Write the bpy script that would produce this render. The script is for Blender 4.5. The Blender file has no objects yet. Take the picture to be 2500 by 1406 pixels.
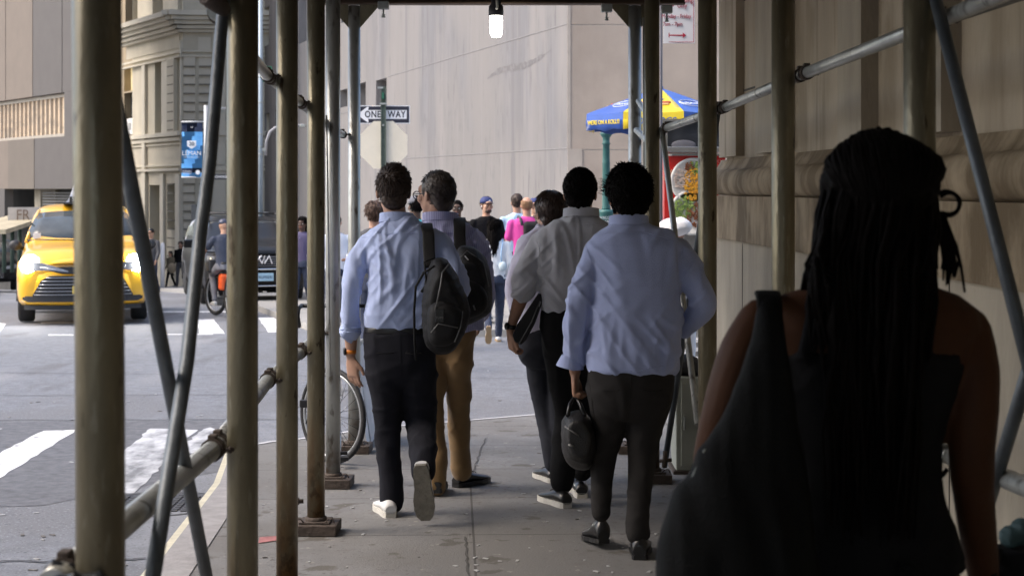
import bpy, bmesh, math, random
from mathutils import Vector, Matrix, noise, Quaternion
import numpy as np
random.seed(7)
V = Vector
sc = bpy.context.scene
COL = sc.collection
# ---------------------------------------------------------------- camera, sky, sun, exposure
F, CX, HY, CZ = 4000.0, 1250.0, 462.0, 1.45
cd = bpy.data.cameras.new('camera'); cam = bpy.data.objects.new('camera', cd); COL.objects.link(cam)
cam.location = (0, 0, CZ); cam.rotation_euler = (math.radians(90), 0, 0)
cd.sensor_width = 36; cd.lens = F/2500*36; cd.shift_y = -(703-HY)/2500; cd.clip_end = 600; cd.clip_start = .05
cd.dof.use_dof = True; cd.dof.focus_distance = 8.6; cd.dof.aperture_fstop = 6.3
sc.camera = cam
w = bpy.data.worlds.new('World'); sc.world = w; w.use_nodes = True
nt = w.node_tree; bgn = nt.nodes['Background']
sky = nt.nodes.new('ShaderNodeTexSky'); sky.sky_type = 'NISHITA'; sky.sun_disc = False
SUN_EL, SUN_AZ = 50, -104       # azimuth measured from +Y towards +X
sky.sun_elevation = math.radians(SUN_EL); sky.sun_rotation = math.radians(SUN_AZ)
sky.air_density = 1.0; sky.dust_density = 4.0; sky.ozone_density = 0.6
nt.links.new(sky.outputs[0], bgn.inputs[0]); bgn.inputs[1].default_value = 0.15
sl = bpy.data.lights.new('sun', 'SUN'); sl.energy = .55; sl.angle = math.radians(30); sl.color = (1, .92, .82)
so = bpy.data.objects.new('sun', sl); COL.objects.link(so)
_d = V((math.sin(math.radians(SUN_AZ))*math.cos(math.radians(SUN_EL)), math.cos(math.radians(SUN_AZ))*math.cos(math.radians(SUN_EL)), math.sin(math.radians(SUN_EL))))
so.rotation_euler = _d.to_track_quat('Z', 'Y').to_euler()
sc.view_settings.view_transform = 'Standard'; sc.view_settings.look = 'None'
sc.view_settings.exposure = 1.35; sc.view_settings.gamma = 1
sc.cycles.use_denoising = True
sc.cycles.max_bounces = 7; sc.cycles.diffuse_bounces = 4; sc.cycles.glossy_bounces = 3
sc.cycles.sample_clamp_indirect = 8

# ---------------------------------------------------------------- picture geometry: the ground falls away from the viewer
def gz(y):
    return -.0215*y - (.033*(y-35) if y > 35 else 0)
def P(px, py, d):
    return V(((px-CX)/F*d, d, CZ-(py-HY)/F*d))
def G(px, py, off=0.0):          # point on the (sloping) pavement, off = height above it
    d = F*(CZ-off)/(py-548.0)
    return V(((px-CX)/F*d, d, gz(d)+off))
ROAD = -.10
# ---------------------------------------------------------------- materials
MATS = {}
def mat(name, col, rough=.6, metal=0, var=.12, vs=6, bump=0, bs=60, spec=.5, emit=None, es=0, coat=0, sheen=0, stretch=None, col2=None, trans=0, alpha=1, thr=(.42,.6), bvar=None):
    if name in MATS: return MATS[name]
    m = bpy.data.materials.new(name); m.use_nodes = True; MATS[name] = m
    t = m.node_tree; n = t.nodes; L = t.links
    b = n['Principled BSDF']
    b.inputs['Roughness'].default_value = rough; b.inputs['Metallic'].default_value = metal
    b.inputs['Specular IOR Level'].default_value = spec
    b.inputs['Coat Weight'].default_value = coat; b.inputs['Coat Roughness'].default_value = .05
    if sheen: b.inputs['Sheen Weight'].default_value = sheen; b.inputs['Sheen Roughness'].default_value = .5
    if trans: b.inputs['Transmission Weight'].default_value = trans
    tc = n.new('ShaderNodeNewGeometry'); src = tc.outputs['Position']
    mp = n.new('ShaderNodeMapping'); L.new(src, mp.inputs[0])
    if stretch: mp.inputs['Scale'].default_value = stretch
    nz = n.new('ShaderNodeTexNoise'); nz.inputs['Scale'].default_value = vs; nz.inputs['Detail'].default_value = 6; nz.inputs['Roughness'].default_value = .6
    L.new(mp.outputs[0], nz.inputs['Vector'])
    rp = n.new('ShaderNodeValToRGB'); L.new(nz.outputs['Fac'], rp.inputs[0])
    c = V(col[:3]); lo = c*(1-var) if col2 is None else V(col2); hi = c*(1+var) if col2 is None else c
    rp.color_ramp.elements[0].position = .3 if col2 is None else thr[0]; rp.color_ramp.elements[1].position = .7 if col2 is None else thr[1]
    rp.color_ramp.elements[0].color = (*lo, 1); rp.color_ramp.elements[1].color = (*hi, 1)
    L.new(rp.outputs[0], b.inputs['Base Color'])
    if bump:
        nb = n.new('ShaderNodeTexNoise'); nb.inputs['Scale'].default_value = bs; nb.inputs['Detail'].default_value = 4
        L.new(mp.outputs[0], nb.inputs['Vector'])
        bp = n.new('ShaderNodeBump'); bp.inputs['Strength'].default_value = bump; bp.inputs['Distance'].default_value = .01
        L.new(nb.outputs['Fac'], bp.inputs['Height']); L.new(bp.outputs[0], b.inputs['Normal'])
    if emit: b.inputs['Emission Color'].default_value = (*emit, 1); b.inputs['Emission Strength'].default_value = es
    m['b'] = 0
    return m
def node_mix(m, fac_builder, col, rough=None):
    """lay another colour over the material's base colour by a procedural factor"""
    t = m.node_tree; n = t.nodes; L = t.links; b = n['Principled BSDF']
    old = b.inputs['Base Color'].links[0].from_socket
    mx = n.new('ShaderNodeMix'); mx.data_type = 'RGBA'
    L.new(fac_builder(n, L), mx.inputs[0]); L.new(old, mx.inputs[6]); mx.inputs[7].default_value = (*col, 1)
    L.new(mx.outputs[2], b.inputs['Base Color'])
    return m
def noise_fac(scale, lo, hi, stretch=(1,1,1), detail=5, zfade=None):
    def f(n, L):
        g = n.new('ShaderNodeNewGeometry'); mp = n.new('ShaderNodeMapping'); mp.inputs['Scale'].default_value = stretch
        L.new(g.outputs['Position'], mp.inputs[0])
        z = n.new('ShaderNodeTexNoise'); z.inputs['Scale'].default_value = scale; z.inputs['Detail'].default_value = detail
        L.new(mp.outputs[0], z.inputs['Vector'])
        r = n.new('ShaderNodeMapRange'); r.inputs[1].default_value = lo; r.inputs[2].default_value = hi
        L.new(z.outputs['Fac'], r.inputs[0]); out = r.outputs[0]
        if zfade:
            s = n.new('ShaderNodeSeparateXYZ'); L.new(g.outputs['Position'], s.inputs[0])
            q = n.new('ShaderNodeMapRange'); q.inputs[1].default_value = zfade[0]; q.inputs[2].default_value = zfade[1]; q.inputs[3].default_value = 1; q.inputs[4].default_value = 0
            L.new(s.outputs[2], q.inputs[0])
            mm = n.new('ShaderNodeMath'); mm.operation = 'MULTIPLY'; L.new(out, mm.inputs[0]); L.new(q.outputs[0], mm.inputs[1]); out = mm.outputs[0]
        return out
    return f
def line_fac(axis_vec, period, width, offset=0):
    """thin repeated joint lines perpendicular to axis_vec"""
    def f(n, L):
        g = n.new('ShaderNodeNewGeometry')
        d = n.new('ShaderNodeVectorMath'); d.operation = 'DOT_PRODUCT'; d.inputs[1].default_value = axis_vec
        L.new(g.outputs['Position'], d.inputs[0])
        a = n.new('ShaderNodeMath'); a.operation = 'ADD'; a.inputs[1].default_value = offset; L.new(d.outputs['Value'], a.inputs[0])
        k = n.new('ShaderNodeMath'); k.operation = 'PINGPONG'; k.inputs[1].default_value = period/2; L.new(a.outputs[0], k.inputs[0])
        r = n.new('ShaderNodeMath'); r.operation = 'LESS_THAN'; r.inputs[1].default_value = width/2; L.new(k.outputs[0], r.inputs[0])
        return r.outputs[0]
    return f

# ---------------------------------------------------------------- mesh helpers
def ortho(t, ref=None):
    t = t.normalized()
    r = ref or (V((0,0,1)) if abs(t.z) < .9 else V((1,0,0)))
    u = (r - t*r.dot(t))
    if u.length < 1e-6: u = V((0,1,0)) - t*t.y
    u.normalize(); return u, t.cross(u)
class MB:
    def __init__(s): s.bm = bmesh.new(); s.mi = 0
    def face(s, pts, smooth=False):
        vs = [s.bm.verts.new(p) for p in pts]
        f = s.bm.faces.new(vs); f.material_index = s.mi; f.smooth = smooth; return f
    def quad(s, a, b, c, d): return s.face([a, b, c, d])
    def box(s, c, size, rot=None, bevel=0):
        c = V(c); hx, hy, hz = [k/2 for k in size]
        M = Matrix.Identity(3) if rot is None else (rot if isinstance(rot, Matrix) else Matrix.Rotation(rot, 3, 'Z'))
        p = [c + M @ V((x*hx, y*hy, z*hz)) for x in (-1,1) for y in (-1,1) for z in (-1,1)]
        return s.hexa(p, bevel)
    def hexa(s, p, bevel=0):
        vs = [s.bm.verts.new(q) for q in p]; fs = []
        for ix in ((0,1,3,2),(4,6,7,5),(0,4,5,1),(2,3,7,6),(0,2,6,4),(1,5,7,3)):
            f = s.bm.faces.new([vs[i] for i in ix]); f.material_index = s.mi; fs.append(f)
        if bevel:
            es = list({e for f in fs for e in f.edges})
            r = bmesh.ops.bevel(s.bm, geom=es, offset=bevel, segments=2, affect='EDGES', profile=.5)
            for f in r['faces']: f.material_index = s.mi
        return vs
    def beam(s, a, b, w, h, up=None, bevel=0):
        a, b = V(a), V(b); t = (b-a); L_ = t.length; t.normalize()
        u, v = ortho(t, up or V((0,0,1)))   # u ~ up, v ~ side
        M = Matrix((v, t, u)).transposed()
        return s.box((a+b)/2, (w, L_, h), M, bevel)
    def loft(s, rings, cap=True, smooth=True, closed=True):
        """rings: list of lists of points"""
        rv = [[s.bm.verts.new(p) for p in r] for r in rings]
        n = len(rv[0]); m = n if closed else n-1
        for a, b in zip(rv, rv[1:]):
            for i in range(m):
                j = (i+1) % n
                try:
                    f = s.bm.faces.new([a[i], a[j], b[j], b[i]]); f.material_index = s.mi; f.smooth = smooth
                except ValueError: pass
        if cap:
            for r, rev in ((rv[0], True), (rv[-1], False)):
                try:
                    f = s.bm.faces.new(list(reversed(r)) if rev else r); f.material_index = s.mi
                except ValueError: pass
        return rv
    def tube(s, pts, rs, n=12, cap='flat', sx=1.0, ref=None):
        pts = [V(p) for p in pts]
        if not hasattr(rs, '__len__'): rs = [rs]*len(pts)
        rs = list(rs)
        if cap == 'round':
            t0 = (pts[0]-pts[1]).normalized(); t1 = (pts[-1]-pts[-2]).normalized()
            a, ra, b, rb = pts[0], rs[0], pts[-1], rs[-1]
            pts = [a+t0*ra*.9, a+t0*ra*.55] + pts + [b+t1*rb*.55, b+t1*rb*.9]
            rs = [ra*.35, ra*.82] + rs + [rb*.82, rb*.35]
        rings = []; u = None
        for i, p in enumerate(pts):
            t = (pts[min(i+1, len(pts)-1)] - pts[max(i-1, 0)]).normalized()
            if u is None: u, v = ortho(t, ref)
            else:
                u = u - t*u.dot(t)
                if u.length < 1e-5: u, v = ortho(t)
                u.normalize(); v = t.cross(u)
            r = rs[i]
            rings.append([p + u*math.cos(k*2*math.pi/n)*r*sx + v*math.sin(k*2*math.pi/n)*r for k in range(n)])
        s.loft(rings); return s
    def lathe(s, base, prof, n=24, axis=None):
        """prof: (r, h) pairs along axis from base"""
        base = V(base); ax = (axis or V((0,0,1))).normalized(); u, v = ortho(ax, V((1,0,0)) if abs(ax.x) < .9 else V((0,1,0)))
        s.loft([[base + ax*h + (u*math.cos(k*2*math.pi/n) + v*math.sin(k*2*math.pi/n))*max(r, 1e-4) for k in range(n)] for r, h in prof])
        return s
    def ell(s, c, r, n=16, m=10, rot=None):
        c = V(c); M = rot or Matrix.Identity(3); rings = []
        for i in range(m+1):
            a = -math.pi/2 + math.pi*(.02 + .96*i/m)
            rings.append([c + M @ V((r[0]*math.cos(a)*math.cos(k*2*math.pi/n), r[1]*math.cos(a)*math.sin(k*2*math.pi/n), r[2]*math.sin(a))) for k in range(n)])
        s.loft(rings); return s
    def prism(s, pts, depth):
        """extrude a planar polygon (list of points) by the vector depth"""
        d = V(depth); a = [V(p) for p in pts]; s.loft([a, [p+d for p in a]], smooth=False); return s
    def torus(s, c, R, r, ax_u, ax_v, n=40, k=8, a0=0, a1=2*math.pi):
        c = V(c); w_ = ax_u.cross(ax_v).normalized(); full = abs(a1-a0-2*math.pi) < 1e-6
        rings = []
        for i in range(n + (0 if full else 1)):
            a = a0 + (a1-a0)*i/n; d = ax_u*math.cos(a) + ax_v*math.sin(a)
            rings.append([c + d*(R + r*math.cos(b*2*math.pi/k)) + w_*r*math.sin(b*2*math.pi/k) for b in range(k)])
        if full: rings.append(rings[0])
        s.loft(rings, cap=not full); return s
    def mesh(s, name, mats, origin=None, fix=True):
        if origin is not None: bmesh.ops.translate(s.bm, verts=s.bm.verts, vec=-V(origin))
        if fix: bmesh.ops.recalc_face_normals(s.bm, faces=s.bm.faces)
        me = bpy.data.meshes.new(name); s.bm.to_mesh(me); s.bm.free()
        for m in (mats if isinstance(mats, (list, tuple)) else [mats]): me.materials.append(m)
        return me
    def build(s, name, mats, parent=None, origin=None):
        """link as ONE object; coordinates are world ones, the origin comes from the parent"""
        if parent is not None: origin = wloc(parent)
        me = s.mesh(name, mats, origin)
        return link(name, me, parent, origin)
def wloc(o):
    p = V((0,0,0))
    while o is not None: p += o.location; o = o.parent
    return p
def link(name, me, parent=None, origin=None):
    o = bpy.data.objects.new(name, me); COL.objects.link(o)
    if parent is not None: o.parent = parent
    elif origin is not None: o.location = origin
    return o
def tag(o, label=None, cat=None, group=None, kind=None):
    if label: o['label'] = label
    if cat: o['category'] = cat
    if group: o['group'] = group
    if kind: o['kind'] = kind
    return o
def thing(name, loc, label, cat, group=None):
    o = bpy.data.objects.new(name, None); COL.objects.link(o); o.location = loc; o.empty_display_size = .1
    return tag(o, label, cat, group)
def autosmooth(me, ang=40):
    me.shade_smooth(); me.set_sharp_from_angle(angle=math.radians(ang))
def remesh(mb, voxel, it=3, fac=.5, disp=None, extra=None):
    """fuse closed pieces into one continuous skin"""
    me = bpy.data.meshes.new('t'); bmesh.ops.recalc_face_normals(mb.bm, faces=mb.bm.faces); mb.bm.to_mesh(me); mb.bm.free()
    o = bpy.data.objects.new('t', me); COL.objects.link(o)
    m = o.modifiers.new('r', 'REMESH'); m.mode = 'VOXEL'; m.voxel_size = voxel; m.adaptivity = 0
    s = o.modifiers.new('s', 'SMOOTH'); s.factor = fac; s.iterations = it
    dg = bpy.context.evaluated_depsgraph_get(); out = bpy.data.meshes.new_from_object(o.evaluated_get(dg))
    bpy.data.objects.remove(o); bpy.data.meshes.remove(me)
    if disp:
        n = len(out.vertices); co = np.empty(n*3, 'f'); no = np.empty(n*3, 'f')
        out.vertices.foreach_get('co', co); out.vertices.foreach_get('normal', no) if False else None
        vn = np.empty(n*3, 'f'); out.vertex_normals.foreach_get('vector', vn)
        co = co.reshape(-1, 3); vn = vn.reshape(-1, 3)
        d = np.array([disp(V(c), V(k)) for c, k in zip(co, vn)], 'f')
        co = co + vn*d[:, None]; out.vertices.foreach_set('co', co.ravel())
    out.materials.clear()
    b = MB(); b.bm.from_mesh(out); bpy.data.meshes.remove(out)
    for f in b.bm.faces: f.smooth = True
    if extra: extra(b)
    return b
def folds(amp=.006, s=(9, 9, 3.2), seed=0, tilt=.35):
    """cloth: broad soft drape with a few sharp creases that come and go"""
    o = V((seed*3.7, seed*1.3, seed*5.1))
    def f(c, n):
        q = V((c.x*s[0]*.75 + c.z*s[0]*tilt*.5*math.sin(c.x*4+seed), c.y*s[1], c.z*s[2]*.7)) + o
        a = noise.noise(q); m1 = max(0, noise.noise(c*4+o)+.25); m2 = max(0, noise.noise(c*4.5-o)+.12); m3 = max(0, noise.noise(c*4.2+o*2)+.12)
        k = s[0]*1.35; rdg = lambda u, v, w: max(0, 1-abs(noise.noise(V((u, v, w))+o))*4.5)
        r1 = rdg(c.x*k, c.z*2.0, c.y*5); r2 = rdg((c.x*.75+c.z*.66)*k, (c.z*.75-c.x*.66)*2.6, c.y*5); r3 = rdg((c.x*.75-c.z*.66)*k, (c.z*.75+c.x*.66)*2.6, c.y*5+9)
        r4 = rdg(c.z*k*1.2, c.x*4, c.y*4) if s[2] > 7 else 0
        return amp*(a*.7 + r1*m1*1.1 + r2*m2*1.3 + r3*m3*1.3 + r4*.5 - .2)
    return f
# text as thin solid letters
def text_mesh(body, size, depth=.004, font_scale_x=1.0, spacing=1.0, bold=0.0):
    c = bpy.data.curves.new('t', 'FONT'); c.body = body; c.size = size; c.extrude = depth/2; c.align_x = 'CENTER'; c.align_y = 'CENTER'
    c.space_character = spacing; c.offset = bold; c.resolution_u = 3
    o = bpy.data.objects.new('t', c); COL.objects.link(o)
    dg = bpy.context.evaluated_depsgraph_get(); me = bpy.data.meshes.new_from_object(o.evaluated_get(dg))
    bpy.data.objects.remove(o); bpy.data.curves.remove(c)
    for v in me.vertices: v.co.x *= font_scale_x
    return me
def text(body, size, c, right, up, m, parent, name='lettering', depth=.004, sx=1.0, spacing=1.0, bold=0.0):
    """letters facing right x up, centred at world point c"""
    me = text_mesh(body, size, depth, sx, spacing, bold); me.materials.clear(); me.materials.append(m)
    r = V(right).normalized(); u = V(up).normalized(); nrm = r.cross(u)
    M = Matrix((r, u, nrm)).transposed(); off = V(c) - wloc(parent)
    for v in me.vertices: v.co = M @ v.co + off
    me.name = name
    return link(name, me, parent)
# ================================================================= ground
STREET = V((-.3, 1, 0)).normalized()
M_asph = mat('asphalt', (.160,.170,.192), .85, var=.22, vs=9, bump=.5, bs=140)
node_mix(M_asph, noise_fac(.9, .52, .7, (1,.35,1)), (.215,.222,.24)); node_mix(M_asph, noise_fac(2.4, .58, .70, (1,.2,1)), (.115,.118,.13)); node_mix(M_asph, noise_fac(.45, .52, .60, (1,.6,1)), (.145,.149,.162))
node_mix(M_asph, noise_fac(70, .58, .68), (.27,.28,.30)); node_mix(M_asph, noise_fac(55, .60, .70), (.06,.06,.068))
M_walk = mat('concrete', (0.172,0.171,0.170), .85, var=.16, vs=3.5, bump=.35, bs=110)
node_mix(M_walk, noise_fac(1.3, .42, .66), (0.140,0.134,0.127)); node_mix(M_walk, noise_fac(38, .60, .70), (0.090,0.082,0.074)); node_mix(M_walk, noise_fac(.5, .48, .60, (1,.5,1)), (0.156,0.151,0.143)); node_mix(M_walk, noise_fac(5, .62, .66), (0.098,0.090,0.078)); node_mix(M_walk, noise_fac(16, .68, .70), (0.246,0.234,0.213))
_dir = V((-.0345, 1, 0)).normalized(); _side = V((1, .0345, 0)).normalized()
node_mix(M_walk, noise_fac(9, .63, .70, (1,1,1)), (.14,.13,.125))
node_mix(M_walk, line_fac(_dir, 1.03, .012, .57), (.07,.065,.06)); node_mix(M_walk, line_fac(_side, 1.45, .011, -.084), (.07,.065,.06))
M_white = mat('road_paint', (.66,.67,.68), .75, vs=9, col2=(.20,.205,.215), thr=(.30,.40), stretch=(1,.5,1), bump=.3, bs=120)
M_worn = mat('worn_paint', (.50,.51,.53), .75, vs=5, col2=(.15,.155,.165), thr=(.36,.56), stretch=(1,.45,1), bump=.3, bs=120)
M_kerb = mat('kerb_stone', (.27,.26,.26), .85, var=.2, vs=9, bump=.3)
M_nose = mat('kerb_nosing', (.62,.57,.42), .5, metal=.3, var=.15, vs=12)

def strip_y(x0f, x1f, ys, off):
    mb = MB(); rows = [[V((x0f(y), y, gz(y)+off)), V((x1f(y), y, gz(y)+off))] for y in ys]
    for a, b in zip(rows, rows[1:]): mb.quad(a[0], a[1], b[1], b[0])
    return mb
ys = [-60, -20, 0, 10, 20, 30, 35, 50, 80, 140, 260]
road = strip_y(lambda y: -150, lambda y: 150, ys, ROAD).build('road', M_asph); tag(road, kind='structure')
# the near pavement with its kerb (outline walked clockwise from the photograph)
edge = [V((-1.29, -40, 0)), V((-1.29, 0, 0)), V((-1.50, 6.2, 0)), V((-1.67, 9.17, 0)), V((-1.845, 10.6, 0)), V((-1.62, 10.95, 0)), V((-1.44, 11.1, 0)), V((-1.02, 11.66, 0)), V((.156, 12.5, 0)), V((1.34, 13.3, 0)), V((3.2, 13.9, 0)), V((12, 14.2, 0)), V((60, 14.5, 0))]
mb = MB()
top = [V((p.x, p.y, gz(p.y))) for p in edge] + [V((60, -40, gz(-40)))]
_t = mb.face(top)
bmesh.ops.triangulate(mb.bm, faces=[_t])
for a, b in zip(edge, edge[1:]):
    A, B = V((a.x, a.y, gz(a.y))), V((b.x, b.y, gz(b.y))); d = V((0, 0, -.16))
    mb.quad(A, B, B+d, A+d)
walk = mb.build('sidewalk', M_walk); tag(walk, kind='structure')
# kerb top: joint line, stone and steel nosing
def ribbon(pts, w0, w1, z, m, name, depth=0):
    mb = MB(); L_ = []
    for i, p in enumerate(pts):
        t = (pts[min(i+1, len(pts)-1)] - pts[max(i-1, 0)]).normalized(); nrm = V((t.y, -t.x, 0))
        L_.append((p + nrm*w0, p + nrm*w1))
    for (a, b), (c, d) in zip(L_, L_[1:]):
        q = [V((k.x, k.y, gz(k.y)+z)) for k in (a, b, d, c)]; mb.quad(*q)
    return mb.build(name, m)
kp = [V((-1.29, -6, 0))] + edge[1:5]
tag(ribbon(kp, .0, .035, .004, M_nose, 'kerb_edge'), kind='structure')
tag(ribbon(kp, .035, .20, .0045, M_kerb, 'kerb'), kind='structure')
tag(ribbon(edge[4:10], .0, .045, .004, mat('ramp_edge', (.5,.5,.52), .7, var=.1), 'kerb_ramp'), kind='structure')
# pavement of the far side: left corner block and the block under the grey building
def block(poly, name, m=M_walk):
    mb = MB(); bmv = [V((p[0], p[1], gz(p[1]))) for p in poly]
    # split at the break of slope
    mb.face(bmv)
    for a, b in zip(bmv, bmv[1:]+bmv[:1]): mb.quad(a, b, b+V((0,0,-.14)), a+V((0,0,-.14)))
    return tag(mb.build(name, m), kind='structure')
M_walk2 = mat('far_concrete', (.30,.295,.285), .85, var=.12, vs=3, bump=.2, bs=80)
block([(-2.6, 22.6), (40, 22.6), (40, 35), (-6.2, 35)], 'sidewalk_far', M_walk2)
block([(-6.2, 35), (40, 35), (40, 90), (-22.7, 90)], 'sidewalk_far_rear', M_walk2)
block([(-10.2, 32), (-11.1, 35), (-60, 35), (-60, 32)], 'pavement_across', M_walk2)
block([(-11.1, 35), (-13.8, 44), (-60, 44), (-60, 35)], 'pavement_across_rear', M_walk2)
# crosswalk stripes
def stripe(poly, m, z=ROAD+.004, name='crosswalk'):
    return [V((x, y, gz(y)+z)) for x, y in poly]
def rag(poly, amp=.03, step=.12, seed=1):
    rnd = random.Random(seed); out = []
    for (x0, y0), (x1, y1) in zip(poly, poly[1:]+poly[:1]):
        n = max(1, int(math.hypot(x1-x0, y1-y0)/step))
        for i in range(n):
            t = i/n; out.append((x0+(x1-x0)*t+rnd.uniform(-amp, amp), y0+(y1-y0)*t+rnd.uniform(-amp, amp)))
    return out
mbA = MB(); mbB = MB()
x = -3.50
for k in range(9):
    xa = x - .86*k
    for (mm, x0, seed) in ((mbA, xa, k),):
        mm.face(stripe(rag([(x0+.10, 9.5), (x0+.40, 9.5), (x0+.22, 12.35), (x0-.02, 12.3)], .012, .15, seed), M_white))
mbB.face(stripe(rag([(-2.50, 9.45), (-2.17, 9.45), (-2.38, 12.35), (-2.75, 12.45)], .014, .12, 31), M_worn))
mbB.face(stripe(rag([(-2.30, 11.0), (-2.05, 11.2), (-2.15, 12.3), (-2.32, 12.5)], .02, .1, 33), M_worn))
tag(mbA.build('crosswalk', M_white), kind='structure'); tag(mbB.build('crosswalk_worn', M_worn), kind='structure')
# far crosswalk, its bars run with the side street
mb = MB()
def gr(px, py): d = F*(1.55)/(py-548.0); return ((px-CX)/F*d, d)
for i, (a, b, c, d) in enumerate([((478,780),(522,780),(548,815),(488,815)), ((630,776),(668,776),(728,810),(655,812)), ((745,776),(800,776),(868,812),(795,812)), ((-40,784),(14,791),(-2,815),(-60,815))]):
    mb.face(stripe(rag([gr(*a), gr(*b), gr(*c), gr(*d)], .01, .3, 50+i), M_white))
for (x0, x1, y0, y1) in ((385,520,815.5,817.5),(330,560,760,763),(118,180,817,819.5),(100,185,787,790)):
    mb.face(stripe([gr(x0,y0), gr(x1,y0), gr(x1,y1), gr(x0,y1)], M_white))
tag(mb.build('crosswalk_beyond', M_white), kind='structure')
# asphalt patches and cracks
mb = MB()
for (pts, seed) in (([(-4.6, 9.2), (-2.6, 9.0), (-1.75, 10.5), (-2.2, 12.9), (-5.6, 12.8)], 3),):
    mb.face(stripe(rag(pts, .05, .25, seed), None, ROAD+.002))
tag(mb.build('road_patch', mat('asphalt_patch', (.12,.124,.137), .9, var=.3, vs=14, bump=.6, bs=160)), kind='structure')
mb = MB()
rnd = random.Random(9)
for (a, b, w_) in (((-4.5, 12.95), (1.5, 13.1), .012), ((-6, 17.2), (.5, 16.4), .010), ((-3.2, 7.4), (-1.7, 7.6), .012), ((-5, 14.8), (-2, 14.9), .010), ((-1.9, 13.4), (-1.2, 17), .010)):
    A, B = V((*a, 0)), V((*b, 0)); n = 26; t = (B-A).normalized(); nn = V((-t.y, t.x, 0)); pts = [A.lerp(B, i/n)+nn*rnd.uniform(-.025, .025) for i in range(n+1)]
    for p, q in zip(pts, pts[1:]):
        mb.face([V((k.x, k.y, gz(k.y)+ROAD+.006)) for k in (p-nn*w_, q-nn*w_, q+nn*w_*rnd.uniform(.4,1), p+nn*w_)])
tag(mb.build('road_cracks', mat('crack', (.05,.05,.055), .9)), kind='structure')
# manhole cover in the road
c = G(378, 1232, ROAD); 
mh = thing('manhole_cover', c, 'round iron manhole cover in the road behind the crossed braces', 'manhole cover')
mb = MB(); mb.lathe(c+V((0,0,-.004)), [(.38,0),(.38,.012),(.34,.012),(.335,.008),(.001,.008)], 36); mb.build('rim', mat('cast_iron', (.09,.088,.09), .55, metal=.5, var=.3, vs=30), mh)
mb = MB()
for i in range(-6, 7):
    for j in range(-6, 7):
        if i*i+j*j < 34: mb.box(c+V((i*.05, j*.05, .008)), (.03, .03, .008))
mb.build('studs', MATS['cast_iron'], mh)
# red survey paint on the pavement, sidewalk joint strip, litter
mb = MB(); q = [G(630,1327), G(690,1318), G(688,1309), G(634,1312)]; mb.face([p+V((0,0,.004)) for p in q]); tag(mb.build('painted_mark', mat('red_spray', (.34,.14,.14), .9, var=.3, vs=20)), kind='structure')
mb = MB()
for a, b in (((1137,1311),(1146,1420)), ((1150,1160),(1186,1070))):
    A, B = G(*a)+V((0,0,.004)), G(*b)+V((0,0,.004)); pts = [A.lerp(B, i/14) + V((random.uniform(-.008,.008),0,0)) for i in range(15)]
    for p, q in zip(pts, pts[1:]): mb.quad(p+V((-.004,0,0)), p+V((.004,0,0)), q+V((.004,0,0)), q+V((-.004,0,0)))
tag(mb.build('sidewalk_joints', mat('joint', (.075,.07,.065), .9)), kind='structure')
mb = MB()
for i in range(70):
    px, py = random.uniform(620, 1650), random.uniform(1090, 1400); g_ = G(px, py); s_ = random.uniform(.004, .014)
    mb.box(g_+V((0,0,.003)), (s_*2.2, s_, .003), random.uniform(0, 3))
for i in range(90):
    px, py = random.uniform(0, 1250), random.uniform(830, 1400); g_ = G(px, py, ROAD)
    if py > 1060 and px > 560: continue
    s_ = random.uniform(.008, .02); mb.box(g_+V((0,0,.003)), (s_*2.4, s_, .003), random.uniform(0, 3))
tag(mb.build('litter', mat('paper_scraps', (.42,.42,.42), .8, vs=3, col2=(.12,.11,.10), thr=(.45,.5))), 'small scraps of litter scattered over road and pavement', 'litter', kind='stuff')

# ================================================================= sidewalk shed
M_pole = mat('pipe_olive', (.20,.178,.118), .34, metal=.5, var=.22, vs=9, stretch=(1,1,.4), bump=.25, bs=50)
node_mix(M_pole, noise_fac(22, .64, .70, (1,1,.35)), (.05,.035,.02)); node_mix(M_pole, noise_fac(7, .48, .68, (1,1,.12)), (.125,.10,.058)); node_mix(M_pole, noise_fac(60, .60, .72, (1,1,.2)), (.27,.25,.185))
node_mix(M_pole, noise_fac(16, .34, .54, (1,1,.5), zfade=(-.15, .55)), (.15,.08,.028)); node_mix(M_pole, noise_fac(34, .50, .58, (1,1,.6), zfade=(-.15, .25)), (.05,.028,.015))
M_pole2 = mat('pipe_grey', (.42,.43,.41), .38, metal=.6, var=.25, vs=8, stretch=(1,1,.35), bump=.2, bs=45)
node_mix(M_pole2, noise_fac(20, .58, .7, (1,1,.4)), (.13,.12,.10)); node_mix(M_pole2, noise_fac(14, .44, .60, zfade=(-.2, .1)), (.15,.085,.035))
M_brace = mat('pipe_blue', (.10,.115,.128), .45, metal=.35, var=.25, vs=12, bump=.2, bs=40)
M_iron = mat('rusty_plate', (.075,.057,.046), .8, metal=.2, var=.35, vs=18, bump=.5, bs=60)
M_beam = mat('beam_paint', (.115,.075,.05), .6, var=.25, vs=6, stretch=(.3,1,1), bump=.2)
M_galv = mat('galvanised', (.36,.38,.36), .5, metal=.5, var=.2, vs=20)
M_ply = mat('plywood_deck', (.10,.08,.06), .8, var=.25, vs=4, stretch=(1,.15,1), bump=.3)
shed = thing('sidewalk_shed', (0, 0, 0), 'steel pipe sidewalk shed with olive posts, cross braces and a dark deck over the pavement', 'sidewalk shed')
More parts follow.
